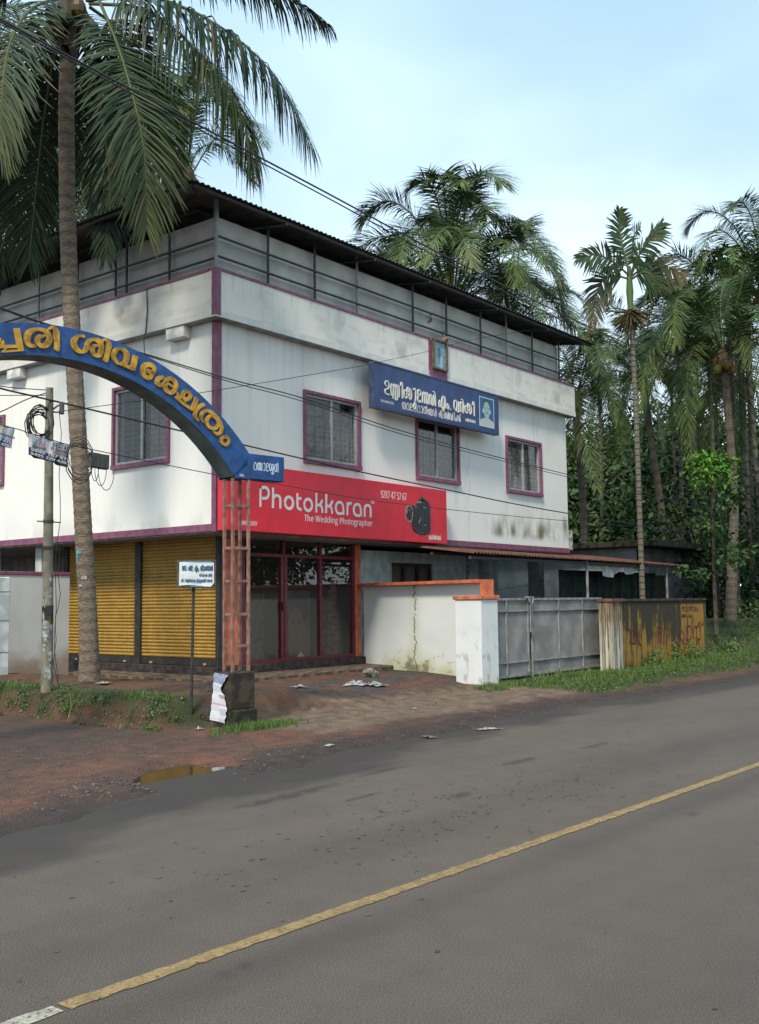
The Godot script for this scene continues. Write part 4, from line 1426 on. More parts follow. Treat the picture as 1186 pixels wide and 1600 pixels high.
# ---------------------------------------------------------------- arch over the lane
func archway() -> void:
	var ang := deg_to_rad(8.0)
	var xf := Transform3D(Basis(Vector3(cos(ang), 0, sin(ang)), Vector3.UP, Vector3(-sin(ang), 0, cos(ang))), Vector3(-3.2, 0, 3.72))
	var o := thing("temple_arch", "blue arch with raised yellow letters on brown lattice posts over the lane", "arch")
	o.transform = xf
	var blue := mat(Color(0.010, 0.070, 0.235), 0.6, 0.85, 1.05, 0.8, 0.0, {"freq": 0.02, "wear": 0.12, "wear_scale": 0.6})
	var teal := mat(Color(0.13, 0.18, 0.18), 0.7, 0.75, 1.05, 0.8)
	var oc := Vector2(-2.27, 1.436)
	var ic := Vector2(-2.298, 1.411)
	var mb := MB.new()
	var sb := MB.new()
	var z1 := 0.0
	var z0 := -0.34
	var n := 60
	var a0 := 37.5
	var a1 := 142.5
	for k in n:
		var g0 := deg_to_rad(lerpf(a0, a1, float(k) / n))
		var g1 := deg_to_rad(lerpf(a0, a1, float(k + 1) / n))
		var p := func(c: Vector2, r: float, g: float, z: float) -> Vector3: return Vector3(c.x + r * cos(g), c.y + r * sin(g), z)
		var o0: Vector3 = p.call(oc, 3.308, g0, z1)
		var o1: Vector3 = p.call(oc, 3.308, g1, z1)
		var i0: Vector3 = p.call(ic, 2.972, g0, z1)
		var i1: Vector3 = p.call(ic, 2.972, g1, z1)
		var bk := Vector3(0, 0, z0 - z1)
		mb.quad(i0, o0, o1, i1)
		mb.quad(o0 + bk, i0 + bk, i1 + bk, o1 + bk)
		mb.quad(o0, o0 + bk, o1 + bk, o1)
		sb.quad(i0 + bk, i0, i1, i1 + bk)
	var band := obj("arch_band", mb, blue, o)
	obj("soffit", sb, teal, band)
	# joints between the band's sheets, with their rivets
	var dk := mat(Color(0.006, 0.03, 0.09), 0.7, 1, 1)
	for g in [47.0, 60.0, 73.5, 87.0, 100.0, 114.0, 128.0]:
		mb = MB.new()
		var d := Vector2(cos(deg_to_rad(g)), sin(deg_to_rad(g)))
		var e := Vector2(-d.y, d.x) * 0.0025
		var i0 := oc + d * 2.995
		var i1 := oc + d * 3.305
		mb.quad(Vector3(i0.x - e.x, i0.y - e.y, 0.0012), Vector3(i1.x - e.x, i1.y - e.y, 0.0012), Vector3(i1.x + e.x, i1.y + e.y, 0.0012), Vector3(i0.x + e.x, i0.y + e.y, 0.0012))
		for r in [3.02, 3.15, 3.28]:
			for s in [-1.0, 1.0]:
				var q: Vector2 = oc + d * r + e * 10.0 * s
				mb.box(Vector3(q.x - 0.005, q.y - 0.005, 0.0), Vector3(q.x + 0.005, q.y + 0.005, 0.004))
		obj("seam", mb, dk, band)
	# feet of the band and the name panel beside it
	mb = MB.new()
	mb.box(Vector3(0.265, 3.205, -0.16), Vector3(0.866, 3.535, 0.002), Transform3D(), 0.006)
	obj("name_panel", mb, blue, o)
	mb = MB.new()
	mb.quad(Vector3(0.06, 3.203, 0.0), Vector3(0.3, 3.203, 0.0), Vector3(0.3, 3.5, 0.0), Vector3(0.06, 3.24, 0.0))
	mb.quad(Vector3(0.3, 3.203, -0.34), Vector3(0.06, 3.203, -0.34), Vector3(0.06, 3.24, -0.34), Vector3(0.3, 3.5, -0.34))
	mb.quad(Vector3(0.3, 3.203, 0.0), Vector3(0.3, 3.203, -0.34), Vector3(0.3, 3.5, -0.34), Vector3(0.3, 3.5, 0.0))
	mb.quad(Vector3(0.06, 3.203, -0.34), Vector3(0.3, 3.203, -0.34), Vector3(0.3, 3.203, 0.0), Vector3(0.06, 3.203, 0.0))
	mb.quad(Vector3(-4.65, 3.203, 0.0), Vector3(-4.89, 3.203, 0.0), Vector3(-4.89, 3.5, 0.0), Vector3(-4.65, 3.24, 0.0))
	obj("arch_foot", mb, blue, o)
	mb = MB.new()
	pen(mb, ["-308.4 445.2 4.5,-304.1 445.8 4.8,-302.1 443.4 3.9,-302.9 439.7 3.2", "-306.9 439.1 3.9,-300.4 439.6 3.7,-282.2 443.0 3.3", "-302.4 433.4 1.6,-293.1 435.8 2.3,-278.5 439.3 2.0", "-301.4 433.9 1.9,-297.9 438.8 1.9"], Transform3D(), 0.0, 0.022)
	pen(mb, ["-286.7 462.2 7.0,-281.3 438.3 6.8"], Transform3D(), 0.0, 0.0235, false, false)
	obj("letter", mb, mat(Color(0.56, 0.31, 0.035), 0.75, 0.85, 1.02, 1.5), o)
	var gold := mat(Color(0.56, 0.31, 0.035), 0.85, 0.8, 1.02, 1.5, 0.0, {"wear": 0.25, "wear_scale": 1.2})
	for l in [
		[["-265.9 445.8 3.6,-272.7 446.5 5.9,-274.3 453.9 7.2,-271.4 460.9 6.6,-263.2 465.3 3.6,-254.1 465.0 5.3,-249.4 460.3 7.3,-248.9 454.5 7.3,-253.1 448.7 6.0,-259.1 447.7 5.3,-262.6 452.2 6.3,-260.8 456.9 5.3,-256.3 458.8 3.3,-253.3 460.8 2.7"], ["-249.2 467.8 2.7,-245.7 470.4 3.3,-241.0 467.0 6.7,-239.7 457.6 6.4,-239.3 447.3 6.4"]],
		[["-207.5 466.9 4.1,-213.5 466.2 3.7,-219.0 458.9 6.8,-215.7 450.4 6.8,-207.6 448.7 3.7,-202.9 454.0 6.2,-201.3 461.1 5.5,-194.9 465.6 3.8,-186.6 463.6 7.6,-184.9 456.2 6.9,-186.4 449.1 6.2,-193.0 447.3 4.8,-195.9 452.1 6.2,-194.8 456.9 4.8,-189.9 459.2 2.8"], ["-182.9 466.1 2.8,-179.2 467.9 3.5,-175.0 463.2 6.3,-175.7 456.2 6.3,-178.9 443.8 6.4"]],
		[["-163.7 442.3 4.2,-168.5 448.9 6.3,-167.3 455.6 6.3,-160.6 460.2 3.9,-153.3 457.5 7.0,-151.0 450.8 7.0,-154.0 444.2 5.6,-160.3 442.0 3.5"], ["-139.4 455.0 7.1,-144.0 436.9 7.1", "-159.9 442.3 4.2,-142.2 438.1 4.7"]],
		[["-115.1 438.7 5.9,-114.1 443.9 5.9,-119.5 447.2 5.9,-126.8 445.0 6.4,-129.1 438.7 6.4,-127.3 432.5 5.9,-122.0 430.8 5.4,-118.4 433.2 5.4,-118.1 437.4 5.9,-123.1 439.3 5.4"], []],
		[["-102.5 434.3 4.3,-108.6 431.6 5.9,-109.9 426.1 5.7,-105.2 423.8 4.3,-99.8 426.3 6.0", "-98.4 429.5 6.0,-93.0 434.3 4.9,-86.1 432.4 6.0,-83.2 427.4 6.0,-84.6 421.8 6.0,-90.1 416.8 4.4,-96.6 418.7 6.0,-99.1 424.0 6.0,-96.4 428.6 4.9", "-93.6 427.2 2.7,-88.1 424.9 2.7"], []],
		[["-80.9 417.5 3.3,-79.5 414.3 3.8,-75.3 413.1 3.3", "-73.2 415.7 4.4,-70.5 421.0 4.4,-64.1 420.6 4.4,-62.3 416.0 5.0,-66.9 411.7 4.4,-72.5 412.8 3.8", "-81.6 411.9 4.9,-73.2 405.8 3.8,-60.4 400.1 3.9", "-73.2 413.3 3.8,-69.7 408.9 3.3"], ["-52.7 415.4 5.6,-60.1 398.9 5.5"]],
		[["-43.3 408.0 5.0,-50.5 404.0 5.6,-55.3 396.7 5.3,-54.6 391.3 5.0,-51.1 387.3 3.3"], []],
		[["-43.9 386.4 3.3,-46.4 391.0 4.2,-45.4 396.7 4.7,-39.6 401.0 4.2,-33.1 400.6 4.8,-25.7 395.9 6.2,-19.0 389.2 6.2,-15.7 382.1 5.4,-17.1 375.8 4.8,-22.7 373.3 4.5,-27.8 375.3 2.8", "-33.8 394.7 4.2,-38.1 388.9 4.8,-35.9 382.4 4.8,-29.3 379.4 4.8,-22.7 382.3 4.5,-20.9 387.2 3.4,-25.0 392.9 3.4,-31.6 395.2 3.4"], []],
		[["-10.4 371.2 4.3,-5.2 368.9 4.0,-4.8 364.0 4.0,-10.0 360.7 4.2,-15.3 363.6 4.2,-15.3 368.5 4.2,-10.4 371.2 4.3"], []]]:
		mb = MB.new()
		pen(mb, l[0], Transform3D(), 0.0, 0.022)
		if not l[1].is_empty():
			pen(mb, l[1], Transform3D(), 0.0, 0.025, l[1][0].count(",") > 1, l[1][0].count(",") > 1)
		obj("letter", mb, gold, o)
	mb = MB.new()
	var nat := letters(MB.new(), "ma na o e sh ri", 0, 0, 0.11, 1.0, 0.01, Transform3D(), 0, 0.001)
	letters(mb, "ma na o e sh ri", 0.355, 3.325, 0.11, 0.42 / nat, 0.0105, Transform3D(), 0.002, 0.003)
	obj("lettering", mb, mat(Color(0.5, 0.6, 0.68), 0.6, 1, 1), o)
	text("lettering", "Ktkr.", 0.035, 0.075, Transform3D(Basis(), Vector3(0.14, 3.225, 0.001)), mat(Color(0.5, 0.6, 0.68), 0.6, 1, 1), o)

	var rust := mat(Color(0.27, 0.135, 0.10), 0.7, 0.75, 1.05, 1.5)
	var stone := mat(Color(0.05, 0.036, 0.022), 0.9, 0.6, 1.15, 1.2, 0.8)
	var moss := mat(Color(0.035, 0.035, 0.016), 0.95, 0.45, 1.25, 1.6, 0.8)
	for side in 2:
		var x0 := 0.03 if side == 0 else -4.90
		for c in 4:
			mb = MB.new()
			var x := x0 + (0.245 if c & 1 else 0.0)
			var z := -0.045 - (0.18 if c & 2 else 0.0)
			mb.box(Vector3(x, 0.74, z), Vector3(x + 0.038, 3.20, z + 0.038), Transform3D(), 0.004)
			obj("upright", mb, rust, o)
		for y in [1.05, 1.45, 1.87, 2.29, 2.83]:
			mb = MB.new()
			mb.box(Vector3(x0 + 0.046, y, -0.036), Vector3(x0 + 0.244, y + 0.035, -0.01))
			mb.box(Vector3(x0 + 0.046, y, -0.215), Vector3(x0 + 0.244, y + 0.035, -0.19))
			mb.box(Vector3(x0 + 0.01, y + 0.001, -0.179), Vector3(x0 + 0.036, y + 0.036, -0.046))
			mb.box(Vector3(x0 + 0.255, y + 0.001, -0.179), Vector3(x0 + 0.28, y + 0.036, -0.046))
			obj("rung", mb, rust, o)
		mb = MB.new()
		mb.box(Vector3(x0 - 0.06, 0.28, -0.29), Vector3(x0 + 0.33, 0.74, 0.03), Transform3D(), 0.012)
		obj("pedestal", mb, stone, o)
		mb = MB.new()
		mb.box(Vector3(x0 - 0.08, -0.1, -0.32), Vector3(x0 + 0.36, 0.279, 0.05), Transform3D(), 0.02)
		obj("footing", mb, moss, o)

	# torn bill pasted on the lane side of the pedestal
	var rng := RandomNumberGenerator.new()
	rng.seed = 51
	var bt := face_tex(96, 160, func(u: float, v: float) -> Color:
		var c := Color(0.55, 0.56, 0.60)
		if v > 0.80:
			c = Color(0.07, 0.12, 0.26).lerp(c, sm(0.05, 0.3, gn2.get_noise_2d(u * 9.0, v * 14.0) + 0.1))
		if v < 0.78 and v > 0.58:
			c = c.lerp(Color(0.1, 0.1, 0.18), sm(0.12, 0.3, gn2.get_noise_2d(u * 14.0, v * 26.0)) * sm(0.5, 0.7, absf(fmod(v * 11.0, 1.0) - 0.5) * 2.0))
		elif v < 0.58:
			c = c.lerp(Color(0.22, 0.22, 0.3), 0.5 * sm(0.1, 0.3, gn2.get_noise_2d(u * 24.0, v * 40.0)) * sm(0.4, 0.7, absf(fmod(v * 18.0, 1.0) - 0.5) * 2.0))
			c = c.lerp(Color(0.55, 0.14, 0.22), 0.7 * sm(0.02, 0.012, absf(v - 0.36)) + 0.4 * sm(0.03, 0.01, absf(v - 0.5)) * sm(0.6, 0.7, u))
		return c)
	var ph := thing("torn_poster", "torn white bill with a blue head pasted on the arch pedestal", "poster")
	ph.transform = xf * Transform3D(Basis(Vector3(0, 0, 1), Vector3.UP, Vector3(-1, 0, 0)), Vector3(-0.036, 0.0, 0))
	mb = MB.new()
	var rows := 14
	var rowp := []
	for k in rows + 1:
		var f := float(k) / rows
		var y := lerpf(0.735, 0.14, f)
		var l := -0.285 - 0.045 * f + rng.randf_range(-0.01, 0.01)
		var r := 0.0
		if f < 0.28:
			r = lerpf(0.025, -0.13, f / 0.28)
		elif f < 0.4:
			r = lerpf(-0.12, -0.05, (f - 0.28) / 0.12)
		else:
			r = lerpf(-0.05, 0.02, sm(0.4, 0.7, f)) - 0.06 * sm(0.9, 1.0, f)
		rowp.append([Vector3(l, y, 0.012 + 0.03 * f * f + rng.randf_range(0, 0.01)), Vector3((l + r) / 2, y - 0.012, 0.012 + rng.randf_range(0, 0.02)), Vector3(r + rng.randf_range(-0.02, 0.02), y - 0.02, 0.012 + rng.randf_range(0, 0.025) + 0.02 * f)])
	for k in rows:
		for j in 2:
			mb.uvr = Rect2(0.5 * j, float(k) / rows, 0.5, 1.0 / rows)
			mb.quad(rowp[k + 1][j], rowp[k + 1][j + 1], rowp[k][j + 1], rowp[k][j])
	var pm := face_mat(bt, 0.8)
	pm.cull_mode = BaseMaterial3D.CULL_DISABLED
	obj("paper", mb, pm, ph)

# ---------------------------------------------------------------- pole, banners, sign, plants on the bank
func coil(at: Vector3, r: float, turns: int, thick: float, rng: RandomNumberGenerator, flatness := 0.35, messy := 0.2) -> MB:
	var mb := MB.new()
	var p := []
	var q := []
	var n := turns * 12
	for k in n + 1:
		var g := TAU * k / 12.0
		var rr := r * (1.0 + messy * sin(k * 0.31) + rng.randf_range(-0.04, 0.04))
		p.append(at + Vector3(cos(g) * rr * 0.8, sin(g) * rr - r * 0.1 * sin(k * 0.17), sin(k * 0.23) * r * flatness))
		q.append(thick)
	mb.tube(p, q, 4)
	return mb

func roadside() -> void:
	var rng := RandomNumberGenerator.new()
	rng.seed = 61
	var black := mat(Color(0.018, 0.018, 0.018), 0.6, 1, 1)
	var base := Vector3(-3.472, 0.120, 0.235)
	var top := Vector3(-3.726, 4.710, 0.552)
	var t := thing("utility_pole", "slim leaning concrete utility pole with peeling white paper near its foot", "utility pole", base)
	var mb := MB.new()
	var p := []
	var r := []
	for k in 21:
		p.append((top - base) * k / 20.0 + (Vector3(0, -0.15, 0) if k == 0 else Vector3.ZERO))
		r.append(lerpf(0.088, 0.052, k / 20.0))
	mb.tube(p, r, 14)
	obj("shaft", mb, mat(Color(0.21, 0.20, 0.15), 0.9, 0.75, 1.08, 1.0, 0.3), t)
	var on := func(f: float) -> Vector3: return (top - base) * f
	var axis := (top - base).normalized()
	# soil-stained foot, tar bands and remains of bills
	for w in [[0.0, 0.055, Color(0.05, 0.03, 0.02), 0.004], [0.268, 0.292, Color(0.10, 0.085, 0.025), 0.003], [0.292, 0.325, Color(0.05, 0.045, 0.04), 0.003]]:
		mb = MB.new()
		mb.tube([on.call(w[0]), on.call(w[1])], [lerpf(0.088, 0.052, w[0]) + w[3], lerpf(0.088, 0.052, w[1]) + w[3]], 14, false)
		obj("painted_band", mb, mat(w[2], 0.9, 0.5, 1.2, 2.0), t)
	var toward := (Vector3(-12.4, 0, 13.3) - base * Vector3(1, 0, 1)).normalized()
	var across := Vector3.UP.cross(toward)
	for k in 26:
		var f := rng.randf_range(0.09, 0.43)
		if k < 9:
			f = rng.randf_range(0.2, 0.268)
		mb = MB.new()
		var g0 := rng.randf_range(-1.1, 0.6)
		var gw := rng.randf_range(0.3, 0.9)
		var rr: float = lerpf(0.088, 0.052, f) + 0.0022 + k * 0.0003
		var h := rng.randf_range(0.04, 0.17)
		var c: Vector3 = on.call(f)
		for j in 4:
			var a0 := g0 + gw * j / 4.0
			var a1 := g0 + gw * (j + 1) / 4.0
			var d0 := toward * cos(a0) + across * sin(a0)
			var d1 := toward * cos(a1) + across * sin(a1)
			var y0 := rng.randf_range(-0.02, 0.02)
			var y1 := rng.randf_range(-0.02, 0.02)
			mb.quad(c + d0 * rr + axis * y0, c + d1 * rr + axis * y1, c + d1 * rr + axis * (h + y1), c + d0 * rr + axis * (h + y0))
		obj("bill_scrap", mb, mat(Color(0.36, 0.37, 0.37) * rng.randf_range(0.6, 1.3), 0.85, 0.6, 1.1, 4.0, 0.0, {"two": true}), t)
	for f in [0.503, 0.585]:
		mb = MB.new()
		mb.tube([on.call(f) - axis * 0.025, on.call(f) + axis * 0.025], [lerpf(0.088, 0.052, f) + 0.006, lerpf(0.088, 0.052, f) + 0.006], 12)
		mb.box(on.call(f) + Vector3(0.09, -0.015, -0.015), on.call(f) + Vector3(0.2, 0.0, 0.015))
		mb.box(on.call(f) + Vector3(-0.18, -0.015, -0.015), on.call(f) + Vector3(-0.09, 0.0, 0.015))
		obj("clamp", mb, mat(Color(0.06, 0.05, 0.04), 0.7, 0.7, 1.0, 3.0), t)
	mb = MB.new()
	var ins: Vector3 = on.call(0.925)
	mb.tube([ins, ins + across * 0.12 + Vector3(0, 0.1, 0), ins + across * 0.16 + Vector3(0, 0.12, 0), ins + across * 0.16 + Vector3(0, 0.0, 0), ins + across * 0.05], [0.014, 0.014, 0.014, 0.014, 0.014], 6)
	mb.box(ins + across * 0.17 + Vector3(-0.03, -0.03, -0.03), ins + across * 0.17 + Vector3(0.03, 0.15, 0.03), Transform3D(), 0.012)
	obj("insulator", mb, mat(Color(0.06, 0.055, 0.05), 0.4, 1, 1), t)
	mb = MB.new()
	for k in 2:
		var q := []
		var qr := []
		for j in 14:
			var f := j / 13.0
			q.append(on.call(lerpf(0.93 - k * 0.43, 0.04, f)) + across * (0.13 + 0.02 * sin(f * 21.0 + k) + 0.03 * sin(f * 7.0)) + toward * 0.03)
			qr.append(0.006)
		mb.tube(q, qr, 4)
	obj("loose_cable", mb, black, t)
	var hank := Vector3(-3.851, 4.171, 0.512)
	var cb := thing("cable_coil", "tangled hank of black cable hanging on the utility pole", "cable coil", hank)
	mb = MB.new()
	obj("coil", coil(Vector3.ZERO, 0.21, 13, 0.008, rng, 0.25, 0.28), black, cb)

	# banners hung on the line
	var bz := 1.0
	banner("banner", "white and navy cable banner with red triangle logo across the utility pole", Vector3(-4.341, 3.920, 1.000), Vector3(-3.684, 3.828, 1.000), Vector3(-3.726, 3.517, 1.000), Vector3(-4.360, 3.630, 1.000), true)
	banner("banner", "white, yellow and blue banner cut off by the left edge of view", Vector3(-5.069, 4.042, 1.000), Vector3(-4.551, 3.960, 1.000), Vector3(-4.597, 3.691, 1.000), Vector3(-5.098, 3.753, 1.000), false)

	# junction box on the line beside the palm
	var jb := thing("junction_box", "grey cable junction box hung on a line by the coconut palm", "junction box", Vector3(-3.201, 3.669, 1.000))
	mb = MB.new()
	mb.box(Vector3(-0.155, -0.11, -0.05), Vector3(0.0, 0.10, 0.05), Transform3D(Basis(Vector3.BACK, -0.02)), 0.008)
	mb.box(Vector3(0.003, -0.115, -0.05), Vector3(0.155, 0.095, 0.05), Transform3D(Basis(Vector3.BACK, -0.02)), 0.008)
	obj("box", mb, mat(Color(0.06, 0.065, 0.06), 0.7, 0.8, 1.0, 2.0), jb)
	mb = MB.new()
	for k in 3:
		var q := []
		var qr := []
		for j in 13:
			var g := PI * j / 12.0
			q.append(Vector3(-0.12 + k * 0.05 + (1.0 - cos(g)) * (0.06 + 0.04 * k), -0.12 - sin(g) * (0.18 + 0.06 * k), 0.01 * k))
			qr.append(0.006)
		mb.tube(q, qr, 4)
	obj("drop_loop", mb, black, jb)
	obj("coil", coil(Vector3(-0.33, -0.02, 0.02), 0.27, 4, 0.007, rng, 0.12, 0.15), black, jb)

	# name board on a thin post
	var sb := Vector3(-3.169, 0.110, 2.950)
	var sp := thing("name_board", "white handwritten doctor's name board on a thin leaning dark post", "sign", sb)
	var d := Vector3(-0.066, 1.715, 0.155)
	mb = MB.new()
	mb.tube([Vector3(0, -0.1, 0), d + Vector3(0, 0.3, -0.03)], [0.02, 0.019], 8)
	obj("post", mb, mat(Color(0.045, 0.04, 0.04), 0.7, 0.6, 1.1, 3.0), sp)
	var fx := Transform3D(Basis(Vector3(0.80, 0.0, 0.6), Vector3.UP, Vector3(-0.6, 0, 0.80)).rotated(Vector3(0, 0, 1), -0.01), d + Vector3(0, 0.165, 0.02))
	mb = MB.new()
	mb.box(Vector3(-0.25, -0.18, -0.012), Vector3(0.25, 0.18, 0.004), fx, 0.004)
	obj("board", mb, mat(Color(0.1, 0.075, 0.06), 0.7, 0.7, 1.1, 3.0), sp)
	mb = MB.new()
	var edge := []
	for k in 11:
		var f := k / 10.0
		edge.append([Vector3(lerpf(-0.225, 0.225, f), -0.155 + 0.012 * sin(f * 5.0) + (0.05 if f > 0.93 else 0.0), 0.012 + 0.006 * sin(f * 9.0)), Vector3(lerpf(-0.222, 0.218, f), 0.152 - 0.006 * f, 0.010 + 0.004 * sin(f * 7.0 + 1.0))])
	for k in 10:
		mb.quad(fx * edge[k][0], fx * edge[k + 1][0], fx * edge[k + 1][1], fx * edge[k][1])
	obj("sheet", mb, mat(Color(0.62, 0.70, 0.71), 0.7, 0.9, 1.0, 2.0, 0.0, {"two": true}), sp)
	mb = MB.new()
	mb.box(Vector3(-0.19, 0.150, 0.0), Vector3(0.19, 0.162, 0.010), fx)
	mb.box(Vector3(-0.08, -0.166, 0.0), Vector3(0.2, -0.152, 0.011), fx)
	obj("blue_backing", mb, mat(Color(0.06, 0.22, 0.33), 0.6, 1, 1), sp)
	mb = MB.new()
	var rows := [["d o . _ ko e . _ E m . _ g o ko na l", -0.185, 0.205, 0.045, 0.062, 0.011], ["b i . E . E m . E sh", 0.03, 0.2, -0.03, 0.034, 0.006], ["g o _ u nn r v e ya _ d i sh nne l r i _ na ya ma", -0.195, 0.205, -0.105, 0.036, 0.006]]
	for l in rows:
		var nat := letters(MB.new(), l[0], 0, 0, l[4], 1.0, 0.01, Transform3D(), 0, 0.001)
		letters(mb, l[0], l[1], l[3], l[4], (l[2] - l[1]) / nat, l[5], fx, 0.0185, 0.001)
	obj("lettering", mb, mat(Color(0.035, 0.11, 0.19), 0.7, 1, 1), sp)
	mb = MB.new()
	for e in [-1.0, 1.0]:
		mb.tube([fx * Vector3(0.03 * e, -0.29, 0), fx * Vector3(0.07 * e, -0.2, 0), fx * Vector3(0.1 * e, -0.185, 0), fx * Vector3(0.1 * e, -0.22, 0)], [0.004, 0.004, 0.004, 0.004], 4)
	obj("wire_tie", mb, black, sp)

	# boulders closing the end of the raised strip
	var rock := mat(Color(0.06, 0.045, 0.035), 0.95, 0.5, 1.2, 1.5, 0.8)
	for k in [[Vector3(-2.35, 0.2, 2.55), Vector3(0.36, 0.32, 0.3), "dark boulder behind the name board post, largest at the end of the bank"], [Vector3(-2.85, 0.1, 2.9), Vector3(0.24, 0.2, 0.2), "mossy stone left of the arch pedestal at the foot of the bank"], [Vector3(-3.35, 0.12, 2.2), Vector3(0.22, 0.2, 0.3), "half buried stone in the bank left of the name board post"]]:
		mb = MB.new()
		mb.blob(Vector3.ZERO, k[1], rng, 0.13, 8, 12)
		var o := obj("boulder", mb, rock)
		o.position = k[0]
		tag(o, k[2], "boulder", "stones at the end of the bank")

	# weeds on the bank
	var wm := mat(Color(1, 1, 1), 0.6, 1, 1, 1, 0, {"vc": true, "two": true, "back": Color(0.3, 0.35, 0.1)})
	var greens := [Color(0.06, 0.12, 0.02), Color(0.04, 0.09, 0.02), Color(0.09, 0.15, 0.03)]
	var kinds := [leaf_cloud(71, 16, 12, Vector3(0.17, 0.12, 0.17), 0.07, 0.05, greens, 0.1), leaf_cloud(72, 22, 12, Vector3(0.22, 0.13, 0.2), 0.08, 0.045, greens, 0.1)]
	var spots := [[-3.52, 0.15, 2.0, 1.0], [-3.5, 0.3, 1.45, 0.9], [-3.62, 0.18, 0.95, 1.15], [-3.6, 0.12, 0.3, 0.8], [-3.62, 0.2, -0.35, 1.1], [-3.68, 0.17, -0.95, 1.2], [-3.72, 0.2, -1.6, 1.0], [-3.62, 0.3, -2.3, 1.2], [-3.75, 0.2, -3.1, 1.3], [-3.8, 0.25, -4.2, 1.4], [-3.3, 0.38, 0.6, 0.8], [-3.05, 0.12, 2.95, 0.7], [-3.4, 0.38, -1.2, 0.8]]
	var n := 0
	for s in spots:
		var o := put("weed", kinds[n % 2], wm)
		o.transform = Transform3D(Basis(Vector3.UP, n * 1.7).scaled(Vector3.ONE * s[3] * 0.72), Vector3(s[0], s[1] + 0.02, s[2]))
		tag(o, "small bright green weed growing on the earth bank beside the lane", "weed", "weeds along the bank")
		n += 1
	# broad-leaved plant
	var bp := thing("broad_leaved_plant", "clump of dull broad leaves at the bank foot left of the name board", "plant", Vector3(-2.808, 0.080, 2.154))
	for k in 30:
		mb = MB.new()
		var g := rng.randf() * TAU
		var el := rng.randf_range(0.1, 0.9)
		var f := Vector3(cos(g) * cos(el), sin(el), sin(g) * cos(el))
		var o := Vector3(rng.randfn() * 0.17, 0.06 + rng.randf() * 0.18, rng.randfn() * 0.16)
		var wv := f.cross(Vector3.UP).normalized()
		var l := rng.randf_range(0.09, 0.17)
		mb.col = Color(0.06, 0.085, 0.035).lerp(Color(0.12, 0.10, 0.06), rng.randf() * 0.6)
		var up := wv.cross(f) * 0.012
		mb.quad(o, o + f * l * 0.5 - wv * l * 0.33 + up, o + f * l - Vector3(0, 0.02, 0), o + f * l * 0.5)
		mb.quad(o, o + f * l * 0.5, o + f * l - Vector3(0, 0.02, 0), o + f * l * 0.5 + wv * l * 0.33 + up)
		mb.tube([Vector3(o.x * 0.4, 0, o.z * 0.4), o], [0.004, 0.003], 4, false)
		obj("leaf", mb, wm, bp)

	# ground cover and grass
	var where := []
	var tints := []
	for k in 8200:
		var x := 0.0
		var z := 0.0
		var s := 1.0
		var q := k % 13
		if q < 9:
			x = rng.randf_range(2.6, 17.5)
			z = rng.randf_range(3.4, 5.45)
			if x < 3.6 and z > 3.9:
				continue
			if x > 7.4 and x < 13.4 and z < 3.85:
				continue
			if x < 7.6 and z < 3.3:
				continue
			if x > 13.4:
				z = rng.randf_range(0.5, 5.5)
			s = rng.randf_range(0.35, 1.0) * (0.5 if z > 5.0 else 1.0) * (1.6 if k % 17 == 0 else 1.0)
			if gn.get_noise_2d(x * 1.8, z * 1.8) < -0.22 - (0.1 if z < 4.8 else -0.12):
				continue
		elif q < 11:
			x = -3.5 + rng.randfn() * 0.16
			z = rng.randf_range(-5.0, 3.0)
			s = rng.randf_range(0.3, 0.8)
			if gn2.get_noise_2d(x, z * 1.5) < -0.05:
				continue
		else:
			x = -2.92 + rng.randfn() * 0.27
			z = 3.95 + rng.randfn() * 0.12
			s = rng.randf_range(0.25, 0.8)
			if k % 2:
				continue
		where.append(Transform3D(Basis(Vector3.UP, rng.randf() * TAU).scaled(Vector3(s, s * rng.randf_range(0.7, 1.2), s)), Vector3(x, height(x, z) - 0.005, z)))
		tints.append(Color(0.07, 0.17, 0.02).lerp(Color(0.10, 0.13, 0.03), rng.randf()) * rng.randf_range(0.6, 1.2))
	var tuft := MB.new()
	for k in 9:
		var g := rng.randf() * TAU
		var o := Vector3(cos(g), 0, sin(g)) * rng.randf() * 0.05
		var lean := Vector3(cos(g), 0, sin(g)) * rng.randf_range(0.02, 0.07)
		var h := rng.randf_range(0.06, 0.13)
		var wv := Vector3(-sin(g), 0, cos(g)) * 0.0045
		tuft.quad(o - wv, o + wv, o + wv * 0.8 + lean * 0.4 + Vector3(0, h * 0.6, 0), o - wv * 0.8 + lean * 0.4 + Vector3(0, h * 0.6, 0))
		tuft.tri(o - wv * 0.8 + lean * 0.4 + Vector3(0, h * 0.6, 0), o + wv * 0.8 + lean * 0.4 + Vector3(0, h * 0.6, 0), o + lean + Vector3(0, h, 0))
	scatter("grass", tuft.mesh(), wm, where, "bright green grass along the verge, the bank and the arch foot", "grass", self, tints)
	# creeping leaves among the grass, on the bank face and round the pillars
	where = []
	tints = []
	for k in 2400:
		var x := -3.56 + rng.randfn() * 0.12
		var z := rng.randf_range(-6.0, 3.0)
		if k % 5:
			x = rng.randf_range(3.6, 17.0)
			z = rng.randf_range(3.85, 5.2)
			if x > 13.4:
				z = rng.randf_range(0.5, 5.3)
		if gn.get_noise_2d(x * 2.5 + 9.0, z * 2.5) < -0.05:
			continue
		var s := rng.randf_range(0.5, 1.5)
		where.append(Transform3D(Basis(Vector3.UP, rng.randf() * TAU).scaled(Vector3(s, s, s)), Vector3(x, height(x, z) + 0.015, z)))
		tints.append(Color(0.05, 0.115, 0.02).lerp(Color(0.085, 0.15, 0.03), rng.randf()) * rng.randf_range(0.5, 1.2))
